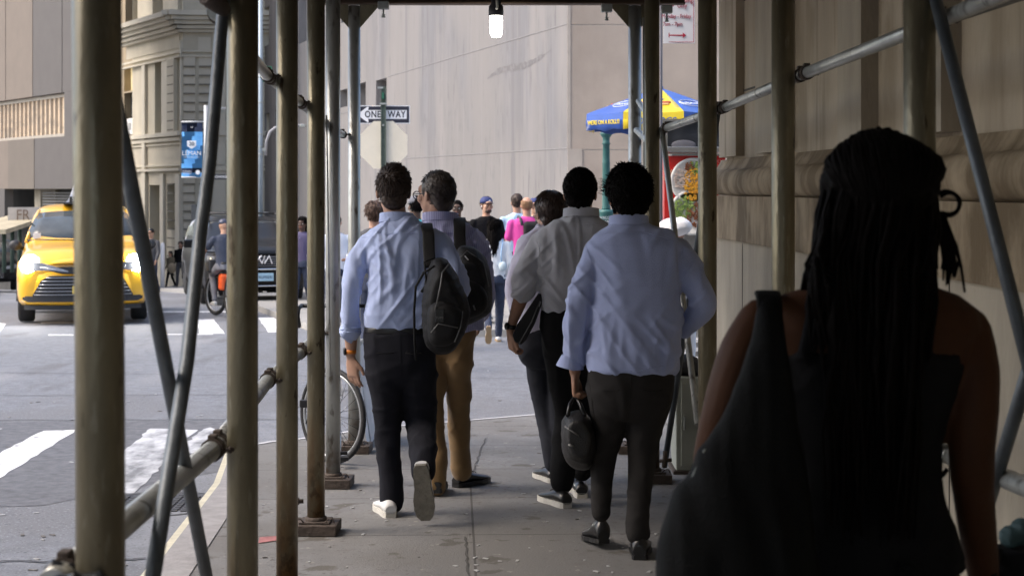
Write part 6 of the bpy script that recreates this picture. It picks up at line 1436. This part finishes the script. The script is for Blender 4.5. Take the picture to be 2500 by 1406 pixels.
# ================================================================= the woman close to the viewer
f = Fig(3.3); r = thing('person', root_at(f, 2110), 'woman with long dark locs and black crop top close to the viewer', 'person')
tor = [(2140,650,75,.06,-.01),(2135,690,120,.075,-.01),(2125,720,215,.09,0),(2118,755,268,.105,0),(2112,800,285,.115,0),(2108,870,262,.12,0),(2100,960,228,.12,0),(2092,1060,202,.115,0),(2090,1150,192,.11,0),(2100,1230,202,.115,0),(2108,1310,216,.125,0),(2112,1372,228,.13,0)]
armL = [(1858,782,0,56),(1815,860,-.02,60),(1782,960,-.03,58),(1755,1060,-.02,53),(1738,1130,.02,48)]; foreL = [(1738,1130,.02,46),(1715,1210,.08,42),(1690,1290,.16,34),(1680,1330,.2,28)]
armR = [(2362,805,0,58),(2378,900,-.02,62),(2376,1000,-.03,62),(2372,1100,-.02,57),(2375,1180,.0,53)]; foreR = [(2375,1180,0,52),(2385,1280,.05,48),(2398,1380,.1,42),(2404,1460,.15,32)]
hipR = [(2112,1372,226,.13),(2112,1440,240,.14),(2112,1540,250,.15),(2112,1640,245,.15)]
legL = [(2000,1640,0,115),(1995,1850,.0,90),(1990,2050,0,70),(1988,2230,0,48)]; legR = [(2225,1640,0,115),(2228,1850,0,90),(2230,2050,0,70),(2230,2230,0,48)]
mb = MB(); hc = f.w(2138, 470, .0); R = head(mb, hc, 10, 1.0, neck_to=f.w(2138,690,-.01), neck_r=.052, female=True)
srings(mb, f, tor); hips(mb, f, hipR, .95); limb(mb, f, armL); limb(mb, f, foreL); limb(mb, f, armR); limb(mb, f, foreR); limb(mb, f, legL, .9); limb(mb, f, legR, .9)
hand(mb, f.w(1678,1335,.2), V((0,.1,-1)), V((1,0,0)), V((0,1,0)), .95, .5); hand(mb, f.w(2405,1465,.15), V((0,.1,-1)), V((-1,0,0)), V((0,1,0)), .95, .9); finish_body(r, mb, M_skinb, .007)
ct_ = [(2106,850,246,.125),(2104,900,242,.128),(2098,980,218,.126),(2092,1060,200,.122),(2092,1150,192,.118),(2100,1230,202,.122),(2110,1310,220,.132),(2114,1384,232,.138)]
mb = MB(); srings(mb, f, ct_, 1.03); mb.tube([f.w(1960,880,-.11), f.w(1990,740,-.10), f.w(2010,705,-.02)], .016, 8); mb.tube([f.w(2260,880,-.11), f.w(2240,760,-.10), f.w(2230,712,-.02)], .016, 8)
remesh(mb, .008, 3, disp=folds(.005, (8,8,14), 61)).build('crop_top', M_blkc, r)
mb = MB(); srings(mb, f, [(2112,1386,226,.135),(2112,1440,246,.148),(2112,1540,256,.156),(2112,1660,250,.155)]); limb(mb, f, legL); limb(mb, f, legR); remesh(mb, .012, 3, disp=folds(.005)).build('trousers', mat('cloth_rust', (.16,.08,.025), .85, var=.15), r)
for x in (1988, 2230): shoe(r, V((f.w(x,2300).x, 3.24, gz(3.24))), V((0,1,0)), V((0,0,1)), .25, M_leath, M_solew)
mb = MB(); mb.ell(hc+V((.0,-.03,.012)), (.118,.118,.108), 28, 18); mb.ell(hc+V((-.01,-.05,-.07)), (.108,.085,.11), 24, 14)
hb_ = remesh(mb, .006, 3, disp=lambda c, n: .006*noise.noise(c*40)+.004*noise.noise(c*110)); hb_.build('hair', M_hairk, r)
rnd = random.Random(77); mb = MB()
for i in range(46):      # rows of locs drawn back over the crown
    t0 = -1.25+2.5*i/45; pts = []
    for k in range(9):
        e_ = math.radians(100-k*20); wob = rnd.uniform(-.03,.03); pts.append(hc+V((.121*math.sin(t0+wob)*(.35+.65*abs(math.sin(max(.15,math.radians(20+k*19))))), -.03-.121*math.sin(max(0,k-1)*math.pi/9)*math.cos(t0*.8), .012+.112*math.cos(math.radians(k*15))*math.cos(t0*.75)+rnd.uniform(-.003,.003))))
    mb.tube(pts, [.006]*9, 6, 'round')
for i in range(230):
    a = rnd.uniform(math.pi*1.0, math.pi*2.0)+rnd.uniform(-.15,.15); ex_ = math.cos(a)
    zr = rnd.uniform(-.09,.085); kk = math.sqrt(max(.05, 1-((zr)/.112)**2)); st_ = hc+V((.112*ex_*kk, -.118*abs(math.sin(a))*kk-.02, zr))
    y_end = rnd.uniform(920, 1340) if abs(ex_) < .75 else rnd.uniform(640, 900); xe = 2130+ex_*135+rnd.uniform(-22,22)
    en = f.w(xe, y_end, -.13-rnd.random()*.03); mid = f.w(2136+ex_*148, 620+rnd.uniform(-20,40), -.08-rnd.random()*.07)
    m2 = f.w(2134+ex_*150+rnd.uniform(-12,12), 800, -.13-rnd.random()*.035)
    w1 = lambda k: V((rnd.uniform(-1,1)*.014, rnd.uniform(-1,1)*.008, 0))
    P_ = [st_, st_.lerp(mid, .55)+w1(0), mid] + ([m2+w1(1), m2.lerp(en, .5)+w1(2), en] if y_end > 900 else [mid.lerp(en, .5)+w1(3), en])
    rr = rnd.choice((.0028,.0035,.0045,.006,.0065)); mb.tube(P_, [rr]*(len(P_)-1)+[rr*.5], 6, 'round')
# clump on the left, loops and wisps on the right
for i in range(26):
    x0 = 1994+rnd.uniform(-4,30); mb.tube([f.w(x0,560,-.03), f.w(x0-6,620,-.06), f.w(1975+rnd.uniform(-10,22),670,-.07), f.w(1962+rnd.uniform(-6,34),706,-.06)], [.006,.0055,.005,.003], 6, 'round')
mb.torus(f.w(2312,497,-.01), f.m(30), .0045, V((1,0,0)), V((0,.2,1)).normalized(), 28, 8, -2.3, 2.3)
mb.torus(f.w(2318,497,-.02), f.m(26), .004, V((1,0,.1)).normalized(), V((0,.3,1)).normalized(), 28, 8, -2.0, 2.4)
for k in range(13):
    x0 = 2284+rnd.uniform(0,22); dx = rnd.uniform(0, 42); mb.tube([f.w(x0,520,-.02), f.w(x0+dx*.6,580,-.03), f.w(x0+dx,635,-.03), f.w(x0+dx*.9+rnd.uniform(-8,8),680+rnd.uniform(-25,20),-.02)], [.0045,.004,.0035,.002], 6, 'round')
mb.tube([f.w(2308,545,-.02), f.w(2334,600,-.02), f.w(2346,650,-.02), f.w(2355,712,-.02)], [.0045,.004,.0035,.0025], 6, 'round')
mb.build('locs', M_hairk, r)
for i, y in enumerate((1160, 1262)):
    mb = MB(); mb.tube([f.w(2270,y+10,-.05), f.w(2300,y,-.06), f.w(2312,y-14,-.05)], .005, 6); mb.build('lace', M_blkc, r)
mb = MB(); mb.tube([f.w(2190,1375,-.14), f.w(2200,1395,-.15), f.w(2196,1420,-.15)], .006, 6); mb.tube([f.w(2190,1376,-.14), f.w(2225,1384,-.15), f.w(2250,1410,-.15)], .006, 6); mb.build('tie', M_blkc, r)
# her slouchy shoulder bag
sbg = thing('shoulder_bag', f.w(1800,1500,-.2), 'large slouchy dark cloth bag over the left shoulder of the woman with locs', 'bag')
M_cb = mat('bag_charcoal', (.0055,.006,.006), .7, var=.3, vs=6, bump=.5, bs=250, spec=.12)
rings = [(1878,722,16,.012,-.10),(1880,740,26,.016,-.115),(1880,765,32,.02,-.135),(1876,830,38,.025,-.155),(1866,920,60,.03,-.165),(1850,1020,88,.04,-.175),(1833,1110,122,.055,-.18),(1812,1200,155,.075,-.185),(1800,1290,178,.09,-.19),(1800,1400,192,.10,-.19),(1800,1520,190,.11,-.19),(1805,1640,165,.10,-.18),(1810,1700,110,.07,-.18)]
mb = MB(); srings(mb, f, rings, n=40)
def bagfold(c, n): return .007*noise.noise(V((c.x*22+c.z*7, c.y*6, c.z*2.2)))+.003*noise.noise(V((c.x*55, c.y*10, c.z*5)))
remesh(mb, .008, 3, disp=bagfold).build('bag_body', M_cb, sbg)
mb = MB(); P_ = [f.w(1880,790,-.15), f.w(1879,745,-.122), f.w(1876,722,-.085), f.w(1872,716,-.01), f.w(1876,735,.08), f.w(1880,820,.13), f.w(1860,1000,.13), f.w(1820,1180,.05), f.w(1760,1290,-.06)]
cloth_band(mb, P_, .050, .012); mb.build('strap', M_cb, sbg)
mb = MB(); mb.tube([f.w(1722,1100,-.20), f.w(1700,1150,-.20), f.w(1672,1205,-.20), f.w(1648,1245,-.20), f.w(1630,1290,-.20), f.w(1619,1350,-.20), f.w(1612,1420,-.20)], .004, 8, 'round'); mb.build('sky_rim', mat('sky_rim_pale', (.10,.11,.07), .3), sbg)  # sky's rim light on the bag's left edge, built as a pale cord
tp_ = Fig(3.5); mb = MB(); mb.ell(tp_.w(2478,1305,0), (.036,.03,.024), rot=Matrix.Rotation(-.4, 3, 'Y')); mb.ell(tp_.w(2500,1290,0), (.03,.03,.02)); b_ = remesh(mb, .004, 2, disp=folds(.005, (40,40,40), 2)); tag(b_.build('teal_pouch', mat('cloth_teal', (.035,.075,.08), .7, bump=.3), None, tp_.w(2478,1330)), 'crumpled teal cloth pouch sticking out of the dark tote at the right edge', 'pouch')
mb = MB(); srings(mb, tp_, [(2470,1335,58,.05),(2468,1360,84,.07),(2466,1430,95,.08),(2466,1560,95,.08),(2466,1640,80,.07)]); P_ = [tp_.w(2430,1340), tp_.w(2418,1400,-.01)]
b_ = remesh(mb, .008, 3, disp=folds(.006, (9,9,9), 13)); tt = b_.build('dark_tote', M_blkc, None, tp_.w(2466,1640)); tag(tt, 'dark tote at the right hand of the woman with locs', 'bag')
mb = MB()
for dy in (-.03,.03): mb.tube([tp_.w(2440,1345,dy), tp_.w(2425,1400,dy-.09), tp_.w(2412,1460,dy-.13)], .008, 8)
mb.build('handle', M_blkc, tt)

# ================================================================= smaller people, built life size from joint positions
def walker(px, top, D, yaw, label, off=None, skin=M_skin, topm=M_blkc, legm=M_jean, hairm=M_hairk, style='short', H=None, stride=.18, sleeve='long', arms=None, glasses=False, face=False, cap=None, shoem=M_leath, solem=M_solew, vox=.014, hs=1.0, build_=1.0, lift=0, lean=0, seat=None, name='person', hairn=350, bulk=1.0, basez=None):
    off = (0 if D > 22.6 and px > 900 else ROAD) if off is None else off
    b = V((P(px,0,D).x, D, (gz(D)+off) if basez is None else basez)); Ht = CZ-(top-HY)/F*D - b.z if H is None else H
    k = (Ht-.015)/1.77; r = thing(name, b, label, 'person'); Rz = rotz(yaw)
    def L(x, y, z): z_ = z*k; return b + Rz @ V((x*k*bulk, y*k + lean*max(0, z-.9)*k, z_))
    sh, hip = 1.43, .92
    lg = {1: [(.09,0,hip),(.095,stride*.55,.50),(.09,stride*1.1,.10)], -1: [(-.09,0,hip),(-.095,-stride*.1,.50),(-.09,-stride*1.3,.13+lift)]}
    if seat: lg = seat
    am = arms or {1: [(.19,0,sh-.03),(.235,-.05,1.14),(.23,.10,.90)], -1: [(-.19,0,sh-.03),(-.235,.03,1.14),(-.22,.14,.92)]}
    def ringsT(m_, g, rows):
        out = []
        for (x, y, z, hw, hd) in rows:
            out.append([L(x+hw*g*math.cos(t), y+hd*g*math.sin(t), z) for t in [2*math.pi*i/20 for i in range(20)]])
        m_.loft(out)
    TR_ = [(0,0,1.50,.05,.05),(0,0,1.475,.11,.075),(0,0,1.44,.175,.095),(0,0,1.38,.20,.11),(0,0,1.25,.185,.12),(0,0,1.10,.165,.115),(0,0,.98,.17,.12),(0,0,.90,.178,.125)]
    HR_ = [(0,0,1.0,.16,.115),(0,0,.92,.175,.13),(0,0,.85,.17,.13)]
    body = MB(); hc = L(0,.015,1.64); R = head(body, hc, yaw, k*hs, neck_to=L(0,0,1.46)); ringsT(body, .86, TR_); ringsT(body, .88, HR_)
    tp = MB(); ringsT(tp, 1.0, TR_); pn = MB(); ringsT(pn, 1.0, HR_)
    for s in (1, -1):
        A = [L(*p) for p in am[s]]; body.tube([A[0], A[1], A[2]], [.040*k,.036*k,.026*k], 10, 'round')
        d = (A[2]-A[1]).normalized(); hand(body, A[2]+d*.01, d, Rz @ V((-s,0,0)), Rz @ V((0,1,0))+d*.1, k*.95, .4)
        if sleeve == 'long': tp.tube([A[0], A[0].lerp(A[1], .5), A[1], A[1].lerp(A[2], .9)], [.060*k,.056*k,.050*k,.042*k], 12, 'round')
        else: tp.tube([A[0], A[0].lerp(A[1], .45), A[0].lerp(A[1], .72)], [.060*k,.060*k,.062*k], 12, 'round')
        Lg = [L(*p) for p in lg[s]]; body.tube(Lg, [.07*k,.05*k,.035*k], 10, 'round'); pn.tube([Lg[0], Lg[0].lerp(Lg[1], .5), Lg[1], Lg[1].lerp(Lg[2], .5), Lg[2]], [.092*k,.082*k,.066*k,.058*k,.052*k], 12, 'round')
        ft = Rz @ V((0,1,0)); hl_ = Lg[2]-ft*.06*k; 
        if s == -1 and lift: shoe(r, hl_+V((0,0,.02)), (ft*.35-V((0,0,1))).normalized(), ft+V((0,0,.3)), .27*k, shoem, solem)
        else: shoe(r, V((hl_.x, hl_.y, Lg[2].z-.10*k)), ft, V((0,0,1)), .27*k, shoem, solem)
    finish_body(r, body, skin, .010)
    tpb = remesh(tp, vox, 3, disp=folds(.008, (9,9,4), px)); tpb.build('top', topm, r)
    remesh(pn, vox, 3, disp=folds(.005, (7,7,8), px+1)).build('trousers', legm, r)
    if style != 'none':
        mb = MB()
        if style in ('short', 'long', 'afro', 'fringe'): hair_cap(mb, hc, R, k*hs, 1.045 if style == 'short' else 1.09); strands(hc, R, k*hs, hairn, .03 if style == 'short' else .06, .0045, int(px), .2, -.08, grow=1.05 if style == 'short' else 1.09, mb=mb)
        if style == 'fringe': pass
        if style == 'long':
            rr = random.Random(px)
            for i in range(90):
                a = rr.uniform(-2.6, -.54); x = .085*math.cos(a); y = .10*math.sin(a)
                p0 = hc+R @ V((x*k, y*k, rr.uniform(-.03,.05))); ln = rr.uniform(.28,.46)*k
                mb.tube([p0, p0+R @ V((x*.2+rr.uniform(-.01,.01), -.02, -ln*.4)), p0+R @ V((-x*.25+rr.uniform(-.02,.02), -.035, -ln*.75)), p0+R @ V((-x*.35+rr.uniform(-.03,.03), -.03, -ln))], [.010,.011,.009,.003], 5)
        mb.build('hair', hairm, r)
    if cap is not None:
        mb = MB(); mb.lathe(hc+R @ V((0,-.012,.035))*k, [(.088*k,0),(.090*k,.03*k),(.078*k,.065*k),(.045*k,.088*k),(.001,.093*k)], 20, R @ V((0,0,1))); c_ = mb.build('cap', cap, r)
        mb = MB(); n = 12; rows = []
        for t in (0, .5, 1): rows.append([hc+R @ V((.078*math.sin(a)*k, (.062+.02*math.cos(a)+.075*t*math.cos(a))*k, (.042-.012*t-.012*math.sin(a)**2)*k)) for a in [-1.25+2.5*i/n for i in range(n+1)]])
        for a, b2 in zip(rows, rows[1:]):
            for i in range(n): mb.face([a[i], a[i+1], b2[i+1], b2[i]], True)
        bmesh.ops.solidify(mb.bm, geom=mb.bm.faces[:], thickness=.006); mb.build('peak', cap, c_)
    if face or glasses: face_bits(r, hc, R, k*hs, hairm, glasses)
    return r, L, hc, R, k
r, L, hc, R, k = walker(1187, 477, 24.2, 208, 'bearded man in a navy cap and black polo shirt before the grey wall', skin=M_skin, topm=M_blkc, sleeve='short', cap=M_capb, face=True, style='short', hairm=M_hairb, bulk=1.08)
mb = MB(); mb.ell(hc+R @ V((0,.098,.068))*k, (.018,.004,.012), rot=R); mb.build('cap_badge', M_wht, r)
mb = MB(); mb.ell(hc+R @ V((0,.05,-.075))*k, (.052,.048,.038), rot=R); mb.build('beard', M_hairb, r)
mb = MB(); mb.ell(hc+R @ V((.082,.0,-.012))*k, (.010,.012,.016)); mb.build('earbud', M_wht, r)
walker(1117, 486, 25.6, 176, 'black man with glasses and cropped hair facing the viewer, dark jacket', skin=M_skin3, topm=M_blkc, glasses=True, face=True, hairm=M_hairk, hairn=200)
walker(1016, 474, 20.2, 30, 'man with a grey cap and bright cyan shirt behind the man with glasses', skin=M_skin3, topm=M_cyan, sleeve='short', cap=M_greyp)
r, L, hc, R, k = walker(914, 488, 17.2, 8, 'brown haired person in a dark jacket next to the last left post', skin=M_skin, topm=M_dkgrey, hairm=mat('hair_auburn', (.07,.035,.02), .5, var=.3, vs=60), style='fringe')
r, L, hc, R, k = walker(1205, 531, 21.4, 4, 'woman with long black hair and white denim jacket walking off', topm=mat('denim_white', (.80,.82,.85), .8, var=.03), legm=M_jean, style='long', lift=.12, stride=.26, shoem=M_snk, solem=mat('sole_tan', (.35,.24,.13), .8), hairn=500)
mb = MB(); mb.ell(L(.12,-.15,1.10), (.055,.035,.065)); b_ = remesh(mb, .01, 2); hbg = thing('handbag', L(.12,-.16,.95), 'small pale blue handbag of the woman in the white jacket', 'handbag'); b_.build('pouch', mat('bag_pale', (.55,.66,.72), .6), hbg)
mb = MB(); mb.tube([L(.10,-.16,1.12), L(.10,-.13,1.30), L(.12,-.10,1.42), L(.13,0,1.475), L(.14,.10,1.40)], .010, 6); mb.build('strap', M_sky, hbg)
walker(1262, 470, 24.6, 10, 'dark haired man in a pale sky blue shirt behind the bald man in magenta', topm=M_sky, hairm=M_hairb)
r, L, hc, R, k = walker(1286, 477, 23.4, 6, 'balding blond man in a magenta shirt walking away', skin=mat('skin_pink', (.52,.29,.20), .5, var=.05), topm=M_pinkc, sleeve='short', style='none', bulk=1.1)
mb = MB(); strands(hc, R, k, 500, .02, .005, 5, .1, -.10, grow=1.03, hairline=lambda d, z: z < .045 and d.y < .3, mb=mb); mb.build('hair', M_hairl, r)
bk3 = thing('backpack', L(.03,-.20,1.05), 'small black backpack with grey strap on the back of the man in magenta', 'backpack')
mb = MB(); mb.box(L(.05,-.20,1.24), (.26,.15,.40), None, .05); remesh(mb, .010, 4).build('main_body', M_bagb, bk3)
mb = MB(); mb.box(L(.05,-.29,1.18), (.20,.05,.20), None, .02); mb.build('front_pocket', M_bagb, bk3)
for s in (-1, 1): mb = MB(); mb.tube([L(s*.09+.02,-.14,1.38), L(s*.10+.01,-.10,1.47), L(s*.10,.02,1.50), L(s*.11,.11,1.35)], .020, 6); mb.build('strap', M_dkgrey, bk3)
walker(1306, 480, 26.2, 190, 'person in a navy cap far behind the brown haired head', topm=M_greyp, cap=M_capb, style='none')
walker(738, 527, 28.5, 170, 'woman with curly black hair in a dark blue coat beside the SUV bonnet', topm=mat('cloth_violet', (.07,.06,.13), .8), hairm=M_hairk, style='long', skin=M_skin3, face=True)
walker(820, 520, 24, 185, 'person in a white shirt mostly hidden behind the grey post', topm=M_white_c, arms={1: [(.19,0,1.40),(.26,.05,1.2),(.30,.15,1.1)], -1: [(-.19,0,1.40),(-.28,-.02,1.22),(-.18,.2,1.12)]})
r, L, hc, R, k = walker(1668, 530, 13.2, 100, 'person in white with a white head wrap bowing by the food cart', topm=M_white_c, legm=M_white_c, style='none', skin=M_skin2, shoem=M_snk, lean=.10)
mb = MB(); mb.ell(hc+V((-.01,.0,.04)), (.13,.115,.085)); mb.ell(hc+V((.05,.0,.055)), (.10,.10,.075)); remesh(mb, .009, 3, disp=folds(.010, (8,8,22), 4)).build('head_wrap', M_wht, r)
# far pedestrians
walker(441, 588, 56, 176, 'woman with long dark hair walking on the far street, black patterned dress', topm=M_blkc, legm=M_dkgrey, hairm=M_hairb, style='long', face=True, off=0)
r, L, hc, R, k = walker(416, 612, 55, 150, 'shorter person in an olive jacket with a bag on the far street', topm=M_olive, legm=M_blkc, hairm=M_hairb, style='long', off=0)
mb = MB(); mb.ell(L(-.20,.12,.95), (.14,.10,.18)); b_ = remesh(mb, .015, 2); tag(b_.build('shopping_bag', mat('bag_tan', (.30,.24,.16), .8), None, L(-.20,.12,.78)), 'tan cloth bag in the arms of the person in olive', 'bag')
walker(369, 556, 40, 165, 'person in a dark coat and helmet between the taxi and the far corner', topm=M_dkgrey, hairm=M_hairk, cap=M_blk)
# ---- cyclist and electric bicycle
DC = 27.6; zc = gz(DC)+ROAD; cx_ = P(548,0,DC).x
seat = {1: [(.09,0,.92),(.13,.36,.80),(.12,.20,.40)], -1: [(-.09,0,.92),(-.14,.38,.74),(-.13,.22,.30)]}
arms_ = {1: [(.19,0,1.40),(.27,.22,1.22),(.26,.46,1.12)], -1: [(-.19,0,1.40),(-.30,.20,1.20),(-.27,.46,1.12)]}
r, L, hc, R, k = walker(549, 532, DC, 24, 'cyclist in a dark blue tee shirt and grey trousers riding away beside the SUV', topm=mat('cloth_midnight', (.03,.04,.07), .8), legm=M_greyp, sleeve='short', seat=seat, arms=arms_, shoem=M_snk, cap=mat('helmet', (.05,.055,.09), .4), style='none', lean=.12)
eb = thing('electric_bicycle', V((cx_, DC, zc)), 'black electric bicycle with an orange red bag under the cyclist', 'bicycle')
bax = rotz(24) @ V((0,1,0)); fw = V((cx_, DC, zc+.36))+bax*.62; rwc = V((cx_, DC, zc+.36))-bax*.42
fw2 = P(512, 703, DC-.25); fw2.z = zc+.36
bike_wheel(V((fw2.x, fw2.y+.55, zc+.36)), .36, rotz(40) @ V((0,1,0)), eb, rt=.03); bike_wheel(rwc, .36, bax, eb, rt=.03)
hd = V((fw2.x+.02, fw2.y+.5, zc+1.02)); st_ = V((cx_, DC, zc+.88)); bbk = V((cx_-.08, DC+.15, zc+.34))
mb = MB(); 
for a, b, rr in ((hd, bbk, .035),(hd-V((0,0,.1)), st_-V((0,0,.2)), .025),(st_, bbk, .022),(bbk, rwc, .018),(st_-V((0,0,.2)), rwc, .014)): mb.tube([a, b], rr, 8)
mb.build('frame', M_bk, eb)
mb = MB(); q_ = V((fw2.x, fw2.y+.55, zc+.36))
for s in (-1, 1): mb.tube([q_+V((s*.06,0,0)), q_+V((s*.06,0,.38)), hd], .016, 8)
mb.build('fork', M_bk, eb)
mb = MB(); mb.tube([hd+V((-.32,-.1,.08)), hd+V((-.1,0,.05)), hd+V((.1,0,.05)), hd+V((.32,.1,.08))], .016, 8); mb.build('handlebar', M_bk, eb)
mb = MB(); mb.ell(st_+V((0,0,.02)), (.09,.13,.04)); mb.build('saddle', M_bk, eb)
mb = MB(); mb.box(V((cx_-.02, DC+.0, zc+.58)), (.13,.25,.28), .4, .04); mb.build('pannier', mat('bag_orange', (.65,.09,.015), .6, var=.1), eb)
mb = MB(); mb.box(hd+V((-.05,-.05,-.18)), (.2,.2,.22), .4, .04); mb.build('basket', M_plast, eb)
# ================================================================= unseen block, added and sized to shade the near walkway
M_off = mat('offside_wall', (.27,.25,.22), .85, var=.1, vs=.5)
ob = thing('shading_building', (-15, -10, 0), 'unseen tall stone building added across the street to shade the near walkway', 'building')
mb = MB(); mb.box((-27, -29, 12), (12, 50, 28)); mb.build('block', M_off, ob)
mb = MB()
for z in (2.5, 6, 10, 14, 18, 22):
    for k in range(8): mb.box((-20.98, -48+k*6, z), (.1, 2.2, 2.4))
w_ = mb.build('windows', M_dark, ob); w_['kind'] = 'stuff'
